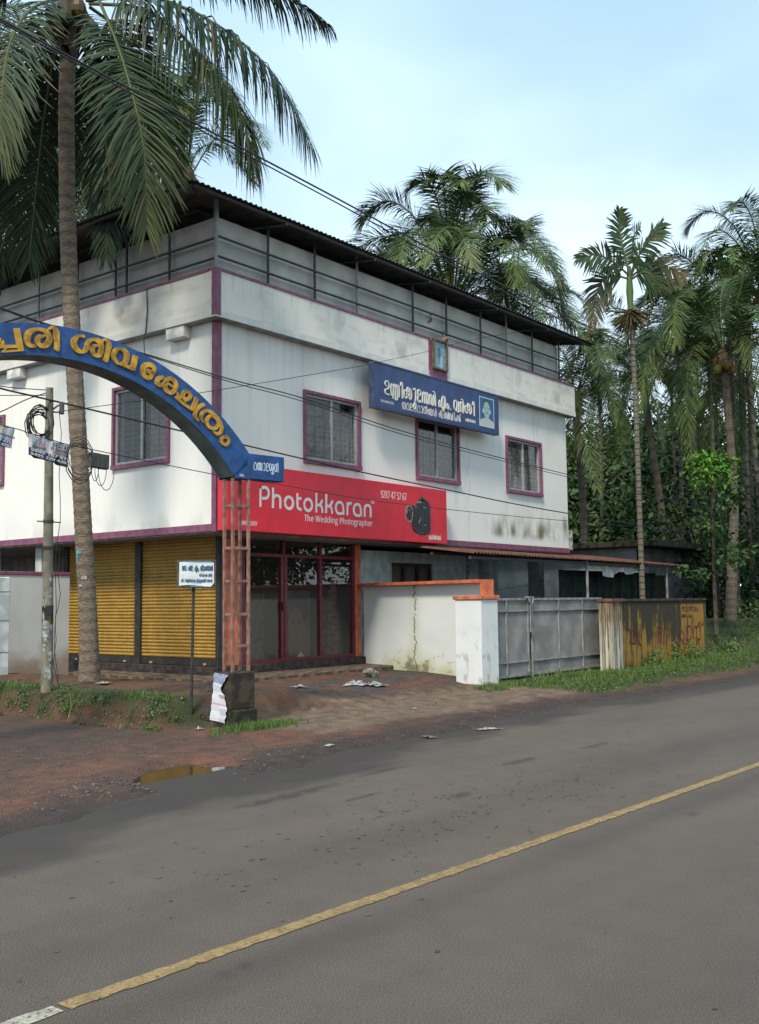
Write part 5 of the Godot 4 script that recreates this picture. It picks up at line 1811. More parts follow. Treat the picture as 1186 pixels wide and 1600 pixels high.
	scatter("ground_cover", leaf_cloud(77, 6, 4, Vector3(0.07, 0.02, 0.07), 0.05, 0.04, [Color(1, 1, 1)], 0.1), wm, where, "low leafy creepers on the bank face and the verge", "ground cover", self, tints)
	# taller weeds at the foot of the yellow wall
	for k in 9:
		var o := put("verge_weed", kinds[k % 2], wm)
		var x: float = [8.9, 9.5, 10.4, 10.9, 11.4, 12.1, 13.5, 4.6, 14.2][k]
		var s: float = [0.9, 1.4, 1.1, 1.9, 1.5, 1.1, 1.6, 0.5, 1.6][k]
		o.transform = Transform3D(Basis(Vector3.UP, k * 2.1).scaled(Vector3.ONE * s), Vector3(x, 0.2 + 0.1 * s, 3.9 if k != 7 else 3.5))
		tag(o, "leafy green weed in the grass along the yellow wall and gate", "weed", "weeds along the yellow wall")

func banner(called: String, label: String, tl: Vector3, tr: Vector3, br: Vector3, bl: Vector3, whole: bool) -> void:
	var t := thing(called, label, "banner", tl)
	var n := 14
	var grid := []
	for a in 9:
		var row := []
		for b in n + 1:
			var u := float(b) / n
			var v := a / 8.0
			var p := tl.lerp(tr, u).lerp(bl.lerp(br, u), v) - tl
			p.z += (0.022 * sin(u * 11.0 + v * 2.0) * v + 0.012 * sin(u * 23.0)) * (0.5 + v)
			p.y += 0.006 * sin(u * 17.0) * (1.0 - v)
			row.append(p)
		grid.append(row)
	var parts := [MB.new(), MB.new(), MB.new()]
	for a in 8:
		for b in n:
			var k := 0 if a < 5 else 1
			if not whole and a < 3 and b < 9 - a * 2:
				k = 2
			parts[k].quad(grid[a + 1][b], grid[a + 1][b + 1], grid[a][b + 1], grid[a][b])
	var two := {"two": true}
	obj("cloth", parts[0], mat(Color(0.52, 0.54, 0.56), 0.6, 0.88, 1.0, 1.5, 0.0, two), t)
	obj("number_panel", parts[1], mat(Color(0.022, 0.03, 0.105) if whole else Color(0.03, 0.09, 0.32), 0.6, 0.9, 1.0, 1.5, 0.0, two), t)
	if not whole:
		obj("yellow_corner", parts[2], mat(Color(0.6, 0.42, 0.02), 0.6, 0.9, 1.0, 1.5, 0.0, two), t)
	var ex := (tr - tl)
	var ey := (bl - tl)
	var bx := Basis(ex.normalized(), -ey.normalized(), Vector3(0, 0, 1))
	var navy := mat(Color(0.03, 0.03, 0.06), 0.6, 1, 1)
	var whitei := mat(Color(0.55, 0.55, 0.56), 0.6, 1, 1)
	var redi := mat(Color(0.45, 0.05, 0.09), 0.6, 1, 1)
	var put_text := func(s: String, u: float, v: float, w: float, h: float, m: Material) -> void:
		text("lettering", s, h * ey.length(), w * ex.length(), Transform3D(bx, ex * u + ey * v + Vector3(0, 0, 0.045)), m, t, true)
	if whole:
		put_text.call("Asianet", 0.07, 0.60, 0.32, 0.13, navy)
		put_text.call("DIGITAL", 0.54, 0.30, 0.38, 0.2, navy)
		put_text.call("85 CHANNELS", 0.50, 0.47, 0.47, 0.13, navy)
		put_text.call("138 | 188 | 200", 0.53, 0.60, 0.41, 0.09, redi)
		put_text.call("9846 167 475", 0.03, 0.80, 0.94, 0.14, whitei)
		put_text.call("9495 229 4202", 0.03, 0.98, 0.94, 0.14, whitei)
		# triangle of bars, dark on the left and red on the right
		var lx := Transform3D(bx, ex * 0.09 + ey * 0.46 + Vector3(0, 0, 0.045))
		var w := ex.length()
		var m1 := MB.new()
		for k in 3:
			m1.stroke([Vector3(w * (0.0 + 0.05 * k), 0, w * 0.014), Vector3(w * (0.16 + 0.012 * k), w * 0.20 - w * 0.02 * k, w * 0.014)], lx, 0, 0.002, false, false)
		obj("logo", m1, navy, t)
		m1 = MB.new()
		for k in 4:
			m1.stroke([Vector3(w * (0.13 + 0.05 * k), 0, w * 0.022), Vector3(w * (0.185 + 0.036 * k), w * 0.10 - w * 0.028 * k, w * 0.022)], lx, 0, 0.002, false, false)
		obj("logo", m1, redi, t)
	else:
		put_text.call("Broadband", 0.56, 0.52, 0.4, 0.12, navy)
		put_text.call("9846 167 475", 0.03, 0.79, 0.85, 0.14, whitei)
		put_text.call("9495 229 4202", 0.03, 0.97, 0.87, 0.14, whitei)

# ---------------------------------------------------------------- yard wall, gate, shed and the house behind
func compound() -> void:
	var orange := mat(Color(0.55, 0.15, 0.065), 0.65, 0.8, 1.05, 1.0)
	var maroon := mat(Color(0.16, 0.06, 0.06), 0.8, 0.7, 1.1, 1.0)
	var a := fnoise(41, 0.01, 5)
	var cells := FastNoiseLite.new()
	cells.seed = 12
	cells.noise_type = FastNoiseLite.TYPE_CELLULAR
	cells.cellular_return_type = FastNoiseLite.RETURN_DISTANCE2_SUB
	cells.frequency = 0.02
	# white wall running from the shop out to the gate
	var p0 := Vector3(4.93, 0.0, -0.72)
	var p1 := Vector3(4.0, 0.0, 2.95)
	var u := (p1 - p0).normalized()
	var wdir := u.cross(Vector3.UP) * -1.0
	if wdir.x > 0:
		wdir = -wdir
	var high := 1.9320
	var len_ := (p1 - p0).length()
	var t := thing("yard_wall", "white plastered yard wall with orange coping, cracked and mossy, beside the shop", "wall", p0)
	var mb := MB.new()
	wall(mb, Vector3(0, -0.1, 0), u, wdir, len_, high + 0.1, 0.16, [])
	var tex := face_tex(420, 300, func(x: float, y: float) -> Color:
		var c := Color(0.66, 0.70, 0.68) * (0.95 + 0.08 * a.get_noise_2d(x * 300, y * 300))
		var n := a.get_noise_2d(x * 500 + 70, y * 300) + 0.5
		c = c.lerp(Color(0.46, 0.47, 0.26), clampf(sm(0.34, 0.08, y - 0.10 * sin(x * 4.0)) * 0.7 * n * 1.4 + sm(0.07, 0.01, absf(x - 0.45)) * 0.35 * n, 0, 1))
		var crack := absf(x - 0.45 - 0.03 * a.get_noise_2d(y * 700, 5.0) - 0.012 * a.get_noise_2d(y * 3000, 8.0))
		c = c.lerp(Color(0.12, 0.12, 0.05), 0.8 * sm(0.009, 0.003, crack) * sm(0.0, 0.25, a.get_noise_2d(y * 900, 77.0) + 0.35))
		var web := cells.get_noise_2d(x * 420 + a.get_noise_2d(x * 900, y * 600) * 12.0, y * 300 + a.get_noise_2d(x * 900, y * 600 + 90) * 12.0) + 1.0
		c = c.lerp(Color(0.11, 0.11, 0.05), 0.8 * sm(0.17, 0.05, web) * sm(0.40, 0.2, y + 0.1 * a.get_noise_2d(x * 600, 9.0)) * sm(0.40, 0.14, absf(x - 0.48)))
		c = c.lerp(Color(0.14, 0.11, 0.04), 0.8 * sm(0.16, 0.06, Vector2((x - 0.46) * 1.1, y - 0.15).length() + 0.12 * a.get_noise_2d(x * 900, y * 700)))
		c = c.lerp(Color(0.07, 0.06, 0.035), 0.85 * sm(0.10, 0.05, y + 0.03 * a.get_noise_2d(x * 1200, 2.0)))
		return c.lerp(Color(0.2, 0.22, 0.1), 0.5 * sm(0.03, 0.0, absf(x - 0.452)) * sm(0.93, 1.0, y)))
	obj("wall", mb, face_mat(tex, 0.9), t)
	mb = MB.new()
	var ub := Basis(u, Vector3.UP, u.cross(Vector3.UP))
	mb.box(Vector3(0.0, high + 0.001, -0.19 if wdir.dot(ub.z) < 0 else -0.03), Vector3(len_ + 0.001, high + 0.065, 0.03 if wdir.dot(ub.z) < 0 else 0.19), Transform3D(ub, Vector3.ZERO) , 0.006)
	mb.box(Vector3(len_ + 0.002, 0.2, -0.15), Vector3(len_ + 0.045, high + 0.063, 0.15), Transform3D(ub, Vector3.ZERO))
	obj("coping", mb, orange, t)

	# stained pillar textures
	var pil_tex := face_tex(90, 260, func(x: float, y: float) -> Color:
		var c := Color(0.62, 0.65, 0.64) * (0.94 + 0.1 * a.get_noise_2d(x * 100, y * 300))
		var k := sm(0.1, 0.42, a.get_noise_2d(x * 160 + 30, y * 380))
		c = c.lerp(Color(0.27, 0.27, 0.24), k * 0.6 * sm(0.9, 0.3, y))
		return c.lerp(Color(0.12, 0.10, 0.05), 0.8 * sm(0.16, 0.03, y + 0.09 * a.get_noise_2d(x * 200, y * 200))))
	t = thing("gate_pillar", "white gate pillar with orange cap where the yard wall ends", "gate pillar", Vector3(3.58, 0, 3.0))
	mb = MB.new()
	mb.box(Vector3(-0.28, -0.1, -0.28), Vector3(0.28, 1.6267, 0.28), Transform3D(), 0.008)
	obj("shaft", mb, face_mat(pil_tex, 0.9), t)
	mb = MB.new()
	mb.box(Vector3(-0.31, 1.6277, -0.31), Vector3(0.31, 1.7004, 0.31), Transform3D(), 0.008)
	obj("cap", mb, orange, t)

	# double gate of grey sheet
	var gm := mat(Color(0.25, 0.248, 0.24), 0.65, 0.85, 1.03, 0.4, 0.0, {"wear": 0.07})
	var gf := mat(Color(0.29, 0.288, 0.28), 0.5, 0.8, 1.0, 1.0, 0.0, {"metal": 0.2})
	t = thing("sheet_gate", "closed double gate of grey sheet metal between white and stained pillars", "gate")
	var gx := [3.90, 5.2510, 5.3486, 8.36]
	var gy0 := 0.17
	var gy1 := 1.6478
	for s in 2:
		var x0: float = gx[s * 2]
		var x1: float = gx[s * 2 + 1]
		mb = MB.new()
		mb.box(Vector3(x0 + 0.01, gy0 + 0.02, 3.085), Vector3(x1 - 0.01, gy1 - 0.02, 3.092))
		var leaf := obj("leaf", mb, gm, t)
		var bars := [[x0, gy0, x0 + 0.045, gy1], [x1 - 0.045, gy0, x1, gy1], [x0 + 0.046, gy1 - 0.045, x1 - 0.046, gy1], [x0 + 0.046, gy0, x1 - 0.046, gy0 + 0.045], [x0 + 0.046, gy1 - 0.26, x1 - 0.046, gy1 - 0.235], [x0 + 0.046, gy0 + 0.26, x1 - 0.046, gy0 + 0.285]]
		var ups := [0.36, 0.88] if s == 0 else [0.36, 0.70]
		if s == 0:
			ups = [0.38]
		for f in ups:
			bars.append([lerpf(x0, x1, f), gy0 + 0.286, lerpf(x0, x1, f) + 0.03, gy1 - 0.261])
			bars.append([lerpf(x0, x1, f), gy0 + 0.046, lerpf(x0, x1, f) + 0.03, gy0 + 0.259])
			bars.append([lerpf(x0, x1, f), gy1 - 0.234, lerpf(x0, x1, f) + 0.03, gy1 - 0.046])
		for b in bars:
			mb = MB.new()
			mb.box(Vector3(b[0], b[1], 3.093), Vector3(b[2], b[3], 3.125), Transform3D(), 0.003)
			obj("bar", mb, gf, leaf)
	mb = MB.new()
	var lx: float = gx[1]
	mb.tube([Vector3(lx, gy1 + 0.02, 3.15), Vector3(lx, gy1 - 0.62, 3.15)], [0.016, 0.016], 8)
	mb.tube([Vector3(lx + 0.05, gy0 - 0.08, 3.15), Vector3(lx + 0.05, gy0 + 0.35, 3.15)], [0.016, 0.016], 8)
	obj("drop_bolt", mb, gf, t)
	mb = MB.new()
	var ring := []
	var rr := []
	for k in 13:
		ring.append(Vector3(lx + 0.02 + 0.085 * cos(PI + PI * k / 12), gy1 + 0.0 + 0.11 * sin(PI + PI * k / 12), 3.16))
		rr.append(0.014)
	mb.tube(ring, rr, 6)
	mb.box(Vector3(lx - 0.09, gy1 - 0.005, 3.13), Vector3(lx + 0.13, gy1 + 0.03, 3.165), Transform3D(), 0.005)
	mb.box(Vector3(lx - 0.17, gy1 - 0.002, 3.13), Vector3(lx - 0.12, gy1 + 0.035, 3.16), Transform3D(), 0.005)
	mb.box(Vector3(lx - 0.02, gy1 - 0.66, 3.13), Vector3(lx + 0.03, gy1 - 0.6, 3.17), Transform3D(), 0.008)
	obj("latch", mb, gf, t)

	# stained pillars and yellow wall to the right of the gate
	var stain_tex := face_tex(150, 220, func(x: float, y: float) -> Color:
		var c := Color(0.50, 0.48, 0.36).lerp(Color(0.29, 0.28, 0.24), sm(0.28, 0.36, fmod(x * 2.0, 1.0)) * sm(0.98, 0.9, fmod(x * 2.0, 1.0)) * 0.8)
		c = c.lerp(Color(0.25, 0.15, 0.06), 0.8 * sm(0.5, 0.85, y + 0.25 * a.get_noise_2d(x * 700, y * 60)))
		var st := a.get_noise_2d(x * 1100, y * 60 + 40) + 0.2 * a.get_noise_2d(x * 3000, y * 90)
		c = c.lerp(Color(0.06, 0.055, 0.035), 0.9 * sm(0.08, 0.5, st + 0.35 * y + 0.35 * a.get_noise_2d(x * 260, y * 420)))
		return c.lerp(Color(0.05, 0.05, 0.02), sm(0.14, 0.02, y + 0.05 * a.get_noise_2d(x * 400, 3.0))))
	t = thing("gate_pillar", "cream gate pillar streaked black and brown, right of the grey gate", "gate pillar", Vector3(7.72, 0, 3.37))
	mb = MB.new()
	wall(mb, Vector3(0, -0.05, 0.001), Vector3.BACK, Vector3.LEFT, 0.289, 1.60, 0.2, [])
	obj("side", mb, face_mat(stain_tex, 0.95), t)
	mb = MB.new()
	wall(mb, Vector3(0.001, -0.05, 0.292), Vector3.RIGHT, Vector3.BACK, 0.49, 1.60, 0.28, [])
	obj("front", mb, face_mat(stain_tex, 0.95), t)
	mb = MB.new()
	mb.box(Vector3(-0.03, 1.551, -0.03), Vector3(0.52, 1.62, 0.33), Transform3D(), 0.008)
	obj("cap", mb, maroon, t)

	t = thing("painted_wall", "yellow painted roadside wall with red lettering, blackened by mould", "wall", Vector3(8.22, 0, 3.63))
	mb = MB.new()
	wall(mb, Vector3(0, -0.05, 0), Vector3.RIGHT, Vector3.BACK, 4.85, 1.60, 0.18, [])
	var yt := face_tex(520, 190, func(x: float, y: float) -> Color:
		var c := Color(0.30, 0.155, 0.018) * (0.9 + 0.22 * a.get_noise_2d(x * 300, y * 200))
		c = c.lerp(Color(0.22, 0.15, 0.015), 0.5 * sm(0.6, 0.3, x))
		var st := a.get_noise_2d(x * 1500, y * 70) + 0.55 * a.get_noise_2d(x * 4200, y * 150)
		var top := sm(0.28, 0.92, y) * 1.05
		var lim := lerpf(0.62, -0.5, sm(0.66, 0.69, x))
		var black := sm(-0.2, 0.55, st + 0.3 * a.get_noise_2d(x * 900, y * 500) + top * (0.85 if x < 0.67 else 0.05) - 0.30 + lim * 0.18 + 0.5 * sm(0.25, 0.05, y) + 0.35 * sm(0.08, 0.0, absf(x - 0.30)) + 0.25 * sm(0.1, 0.0, absf(x - 0.62)))
		c = c.lerp(Color(0.018, 0.018, 0.010), clampf(black, 0, 1) * 0.96)
		if x > 0.965:
			c = c.lerp(Color(0.03, 0.045, 0.02), 0.9)
		c = c.lerp(Color(0.025, 0.028, 0.012), sm(0.93, 0.97, y) * 0.9)
		return c.lerp(Color(0.035, 0.04, 0.016), sm(0.13, 0.06, y + 0.04 * a.get_noise_2d(x * 800, 4.0))))
	obj("wall", mb, face_mat(yt, 0.95), t)
	mb = MB.new()
	mb.box(Vector3(0.0, 1.551, -0.21), Vector3(4.85, 1.61, 0.03), Transform3D(), 0.008)
	obj("coping", mb, mat(Color(0.07, 0.045, 0.035), 0.9, 0.5, 1.1, 1.0), t)
	var rl := mat(Color(0.15, 0.012, 0.012), 0.85, 0.5, 1.1, 1.6)
	mb = MB.new()
	pen(mb, ["845.5 96.4 4.4,860.9 94.3 5.1,865.8 80.8 5.1,862.7 65.9 5.1", "862.7 65.9 4.5,890.3 64.8 4.5", "872.6 94.0 4.5,882.1 88.7 4.5,880.5 66.9 4.5", "892.4 93.4 4.5,892.4 66.4 4.5", "902.6 94.9 4.5,899.4 79.7 5.2,903.2 66.0 5.2,918.1 60.4 4.6", "910.5 92.9 3.9,910.3 64.1 4.5", "920.8 94.4 4.6,921.1 72.2 4.6", "1008.9 93.7 5.4,1009.9 79.6 5.4,1007.1 62.2 5.4", "1009.0 95.5 4.7,1030.9 96.7 4.7,1029.4 79.0 5.4,1027.9 61.4 4.7", "1043.6 91.0 4.8,1040.8 57.4 4.7", "1021.1 84.6 4.0,1019.2 61.8 4.0", "1088.3 88.0 4.1,1086.2 64.7 4.1", "1099.7 87.7 4.2,1097.5 62.5 4.1", "1143.5 82.8 4.9,1138.0 73.8 4.9,1144.0 62.6 4.9,1158.4 64.0 4.9,1161.8 74.9 4.9,1152.9 82.5 4.9", "1158.2 62.1 4.2,1150.4 55.1 4.2,1169.3 52.5 4.2,1186.3 53.7 4.3,1179.5 59.5 4.3", "1175.1 63.4 5.0,1199.1 60.7 5.0", "1180.3 92.9 5.0,1177.5 63.3 5.0", "1180.3 92.9 5.0,1199.9 94.3 5.0,1206.1 82.9 5.0,1201.7 62.5 5.0", "1223.9 88.0 5.0,1220.0 73.1 5.0,1221.5 63.6 5.0", "1224.1 89.9 5.0,1239.2 91.4 5.1,1239.9 72.5 5.1,1233.8 61.3 5.0", "1241.5 89.4 5.1,1257.2 94.8 5.1,1263.5 81.3 5.1,1261.4 60.4 5.1,1244.0 62.9 5.1", "1238.4 57.4 5.1,1237.5 48.0 5.1", "1245.9 57.1 4.3,1255.0 47.3 4.4", "1261.4 60.4 4.4,1253.1 53.1 4.4", "1252.5 98.7 4.4,1262.8 100.3 4.4", "1268.1 102.1 3.6,1275.0 94.3 3.7,1285.6 97.9 3.7,1283.6 102.8 3.7"], Transform3D(Basis(), Vector3(-8.22, 0, -3.63)), 3.6305, 0.0015)
	obj("lettering", mb, rl, t)
	mb = MB.new()
	pen(mb, ["1158.0 136.9 10.6,1181.8 134.7 12.1,1206.4 137.3 10.8", "1211.2 136.3 10.8,1250.9 133.9 10.9", "1142.1 119.6 8.4,1175.6 119.9 8.5", "1185.1 118.8 7.1,1207.0 118.1 8.6"], Transform3D(Basis(), Vector3(-8.22, 0, -3.63)), 3.6305, 0.0012)
	obj("lettering", mb, mat(Color(0.17, 0.09, 0.02), 0.9, 0.4, 1.3, 2.0), t)

	# lean-to with a rusty sheet roof
	t = thing("lean_to_shed", "lean-to shed with a rusty corrugated roof behind the gate", "shed")
	var rust := mat(Color(0.15, 0.06, 0.042), 0.85, 0.6, 1.15, 0.8, 0.0, {"two": true})
	mb = MB.new()
	var prev := []
	var x := 5.65
	while x < 16.8:
		var y := 2.60 + 0.02 * cos(x / 0.13 * TAU) - 0.004 * (x - 5.65)
		var bz := 0.06 if x < 13.1 else -1.6
		var cur := [Vector3(x, y, 1.62), Vector3(x, y + 0.13 * (1.62 - bz), bz)]
		if not prev.is_empty():
			mb.quad(prev[0], cur[0], cur[1], prev[1])
		prev = cur
		x += 0.0325
	obj("roof", mb, rust, t)
	var pm := mat(Color(0.24, 0.24, 0.22), 0.7, 0.7, 1.0, 1.0)
	for px in [10.92, 15.79]:
		mb = MB.new()
		mb.tube([Vector3(px, 0.1, 1.5), Vector3(px, 2.56, 1.5)], [0.035, 0.035], 8)
		obj("post", mb, pm, t)
	mb = MB.new()
	mb.box(Vector3(5.7, 2.47, 1.46), Vector3(16.7, 2.53, 1.52))
	mb.box(Vector3(5.7, 2.60, 0.5), Vector3(16.7, 2.65, 0.55))
	obj("beam", mb, mat(Color(0.05, 0.045, 0.04), 0.8, 1, 1), t)
	var cl := thing("white_drape", "white scalloped cloth hung under the rusty shed roof", "cloth")
	mb = MB.new()
	prev = []
	for k in 61:
		var f := k / 60.0
		var cx := lerpf(10.95, 14.3, f)
		var drop := 0.09 + 0.22 * sm(0.16, 0.3, f) * absf(sin((f - 0.2) * PI * 2.4)) * sm(1.0, 0.6, f)
		var cur := [Vector3(cx, 2.50 - 0.008 * (cx - 11.0), 1.40 + 0.03 * sin(f * 40.0)), Vector3(cx, 2.48 - drop, 1.43 + 0.05 * sin(f * 33.0))]
		if k > 0:
			mb.quad(prev[1], cur[1], cur[0], prev[0])
		prev = cur
	obj("cloth", mb, mat(Color(0.55, 0.56, 0.55), 0.85, 0.8, 1.0, 1.2, 0.0, {"two": true}), cl)
	cl = thing("green_curtain", "dark green cloth screen hanging inside the open shed", "cloth")
	mb = MB.new()
	for k in 90:
		var q0 := 10.55 + k * 0.065
		var zz := func(v: float) -> float: return 0.9 + 0.05 * sin(v * 9.0) + 0.03 * sin(v * 23.0)
		mb.quad(Vector3(q0, 0.5, zz.call(q0)), Vector3(q0 + 0.065, 0.5, zz.call(q0 + 0.065)), Vector3(q0 + 0.065, 2.35, zz.call(q0 + 0.065)), Vector3(q0, 2.35, zz.call(q0)))
	obj("cloth", mb, mat(Color(0.012, 0.032, 0.024), 0.9, 0.5, 1.2, 0.8, 0.0, {"two": true}), cl)

	# flat-roofed house behind
	var hc := Vector3(19.521, 3.385, -1.068)
	t = thing("flat_roofed_house", "low bluish house with a mossy flat roof behind the shed", "house", Vector3(hc.x, 0.2, hc.z))
	var hw := mat(Color(0.46, 0.50, 0.52), 0.9, 0.85, 1.02, 0.3)
	var hh := hc.y - 0.3
	mb = MB.new()
	wall(mb, Vector3(0, 0, -11.0), Vector3.BACK, Vector3.LEFT, 11.0, hh, 0.2, [Rect2(8.2, 0.9, 1.5, 1.2), Rect2(3.0, 0.9, 1.5, 1.2)])
	obj("wall", mb, hw, t)
	mb = MB.new()
	wall(mb, Vector3(0.001, 0, 0), Vector3.RIGHT, Vector3.BACK, 5.6, hh, 0.2, [Rect2(1.3, 0.0, 1.1, 2.2)])
	obj("wall", mb, mat(Color(0.16, 0.18, 0.19), 0.9, 0.8, 1.1, 0.3), t)
	mb = MB.new()
	mb.box(Vector3(0.2, 0, -10.8), Vector3(5.6, hh - 0.01, -10.6))
	mb.box(Vector3(5.401, 0, -10.59), Vector3(5.6, hh - 0.01, -0.201))
	obj("wall", mb, hw, t)
	mb = MB.new()
	mb.box(Vector3(-0.6, hh + 0.001, -11.4), Vector3(5.9, hh + 0.2, 0.9), Transform3D(), 0.02)
	obj("roof", mb, mat(Color(0.045, 0.045, 0.025), 0.95, 0.45, 1.3, 0.8, 0.8), t)
	for z in [[-2.78, 1.5], [-7.98, 1.5]]:
		mb = MB.new()
		mb.box(Vector3(0.05, 0.9, z[0]), Vector3(0.12, 2.1, z[0] + z[1] - 0.04))
		obj("shutter", mb, mat(Color(0.09, 0.035, 0.03), 0.8, 0.6, 1.2, 2.0), t)
	mb = MB.new()
	mb.box(Vector3(1.3, 0, -0.14), Vector3(2.4, 2.2, -0.08))
	obj("door", mb, mat(Color(0.05, 0.03, 0.025), 0.8, 0.6, 1.2, 2.0), t)
	mb = MB.new()
	mb.box(Vector3(5.5, 0, 0.5), Vector3(5.75, hh, 0.75))
	obj("column", mb, hw, t)

# ---------------------------------------------------------------- trees
func hero_palm() -> void:
	var rng := RandomNumberGenerator.new()
	rng.seed = 91
	var p := [Vector3(-2.137, 0.400, -0.588), Vector3(-2.216, 1.450, -0.543), Vector3(-2.322, 2.561, -0.522), Vector3(-2.427, 3.672, -0.501), Vector3(-2.545, 4.884, -0.482), Vector3(-2.659, 6.096, -0.459), Vector3(-2.749, 7.105, -0.432), Vector3(-2.841, 8.317, -0.381), Vector3(-2.925, 9.629, -0.304), Vector3(-2.961, 10.739, -0.195), Vector3(-2.957, 11.091, -0.142)]
	var o := thing("coconut_palm", "tall coconut palm with a grey ringed trunk in front of the yellow shutters", "palm tree", p[0])
	var q := []
	for k in p:
		q.append(k - p[0])
	obj("trunk", trunk_mesh(q, 0.142, 0.124, 0.055, 0.022, rng, 16), mat(Color(0.27, 0.215, 0.16), 0.95, 0.6, 1.08, 0.9, 0.4, {"freq": 0.02, "vc": true, "stretch": Vector3(1, 5, 1)}), o)
	# scraps of blue and white paper stuck to the bark
	for k in [[121, 872, 0.09, 0.05, Color(0.12, 0.35, 0.5)], [118, 885, 0.03, 0.16, Color(0.12, 0.35, 0.5)], [127, 908, 0.08, 0.05, Color(0.45, 0.45, 0.45)], [121, 917, 0.04, 0.03, Color(0.45, 0.45, 0.45)]]:
		var f := inverse_lerp(1064.0, 5.0, k[1])
		var at := Vector3.ZERO
		for j in 200:
			var c := curve(q, j / 199.0)
			if c.y + p[0].y > 1.6 + (944.0 - k[1]) / 1626.0 * 17.6:
				at = c
				break
		var tw: Vector3 = (Vector3(-12.4, 0, 13.3) - p[0]) * Vector3(1, 0, 1)
		tw = tw.normalized()
		var ac := Vector3.UP.cross(tw)
		var mb := MB.new()
		var ph: float = (float(k[0]) - 130.5) / 15.5
		for j in 4:
			var a0: float = asin(clampf(ph, -0.95, 0.95)) + (j / 4.0 - 0.5) * k[2] / 0.14
			var a1: float = asin(clampf(ph, -0.95, 0.95)) + ((j + 1) / 4.0 - 0.5) * k[2] / 0.14
			var d0: Vector3 = (tw * cos(a0) + ac * sin(a0)) * 0.153
			var d1: Vector3 = (tw * cos(a1) + ac * sin(a1)) * 0.153
			mb.quad(at + d0 + Vector3(0, rng.randf_range(-0.01, 0.01), 0), at + d1, at + d1 + Vector3(0, k[3], 0), at + d0 + Vector3(0, k[3] + rng.randf_range(-0.01, 0.01), 0))
		obj("paper_scrap", mb, mat(k[4], 0.8, 0.7, 1.1, 3.0, 0.0, {"two": true}), o)
	var g1 := Color(0.019, 0.041, 0.018)
	var g2 := Color(0.078, 0.090, 0.027)
	var dk := Color(0.016, 0.030, 0.017)
	var lists := [
		[[Vector3(-2.343, 11.618, -0.630), Vector3(-2.122, 11.263, 0.741), Vector3(-1.696, 10.582, 1.839), Vector3(-1.233, 9.677, 2.628), Vector3(-0.821, 8.612, 3.004)], g1, g1, 1.0, 1.75],
		[[Vector3(-2.307, 11.565, -0.591), Vector3(-2.202, 10.993, 0.763), Vector3(-1.985, 10.062, 1.723), Vector3(-1.707, 9.176, 2.279), Vector3(-1.566, 8.240, 2.491)], g1, g2, 1.0, 1.75],
		[[Vector3(-2.310, 11.664, -0.418), Vector3(-2.788, 10.273, 0.730), Vector3(-2.894, 9.239, 1.263), Vector3(-2.783, 8.291, 1.435), Vector3(-2.633, 7.185, 1.309)], g1, g2, 1.05, 1.0],
		[[Vector3(-2.187, 11.626, -0.755), Vector3(-1.527, 11.466, -0.750), Vector3(-1.055, 10.841, -0.723), Vector3(-0.701, 10.032, -0.709), Vector3(-0.456, 9.186, -0.678)], dk, g1, 1.0, 1.0],
		[[Vector3(-2.633, 11.617, -0.837), Vector3(-3.497, 10.872, -0.416), Vector3(-3.997, 10.025, -0.195), Vector3(-4.188, 9.115, -0.078), Vector3(-4.148, 8.177, -0.158)], g1, g2, 1.1, 1.0],
		[[Vector3(-2.447, 11.524, -1.100), Vector3(-2.240, 10.817, -1.748), Vector3(-2.051, 9.897, -2.286), Vector3(-1.940, 8.848, -2.616), Vector3(-1.941, 7.710, -2.776)], dk, g1, 1.0, 1.0],
		[[Vector3(-2.169, 11.583, -1.225), Vector3(-1.452, 10.838, -1.554), Vector3(-1.045, 9.994, -1.803), Vector3(-0.877, 9.106, -1.876), Vector3(-0.858, 7.966, -2.011)], dk, g1, 0.9, 1.0],
		[[Vector3(-2.141, 11.947, -0.651), Vector3(-1.754, 12.159, 0.684), Vector3(-1.161, 11.962, 1.413), Vector3(-0.554, 11.535, 2.126), Vector3(-0.037, 10.984, 2.709)], g1, g1, 0.7, 1.6],
		[[Vector3(-2.659, 11.942, -0.987), Vector3(-3.286, 11.875, -1.307), Vector3(-3.700, 11.258, -1.921), Vector3(-3.888, 10.116, -2.321), Vector3(-3.832, 8.659, -2.452)], g1, g2, 1.0, 1.0],
		[[Vector3(-2.071, 11.529, -1.270), Vector3(-1.733, 10.666, -2.098), Vector3(-1.722, 9.702, -2.869), Vector3(-1.844, 8.852, -3.469), Vector3(-1.937, 7.711, -3.910)], dk, g1, 1.0, 1.0],
		[[Vector3(-2.273, 11.745, -1.173), Vector3(-2.119, 11.587, -2.137), Vector3(-2.136, 10.823, -3.078), Vector3(-2.120, 9.797, -3.689), Vector3(-2.054, 8.422, -3.959)], dk, g1, 1.0, 1.0],
		[[Vector3(-2.270, 11.794, -0.999), Vector3(-2.322, 13.547, -1.147), Vector3(-2.693, 15.046, -1.572), Vector3(-3.076, 15.569, -2.150), Vector3(-3.473, 15.356, -2.686)], g1, g1, 1.0, 1.0],
		[[Vector3(-2.236, 11.793, -0.957), Vector3(-2.166, 13.447, -0.473), Vector3(-1.760, 14.436, 0.344), Vector3(-1.236, 14.458, 1.178), Vector3(-0.810, 13.848, 1.798)], g1, g1, 1.0, 1.0],
		[[Vector3(-2.196, 11.685, -0.921), Vector3(-1.601, 11.356, -1.184), Vector3(-0.975, 10.752, -1.446), Vector3(-0.656, 9.844, -1.654), Vector3(-0.567, 8.829, -1.845)], dk, dk, 0.95, 1.0]]
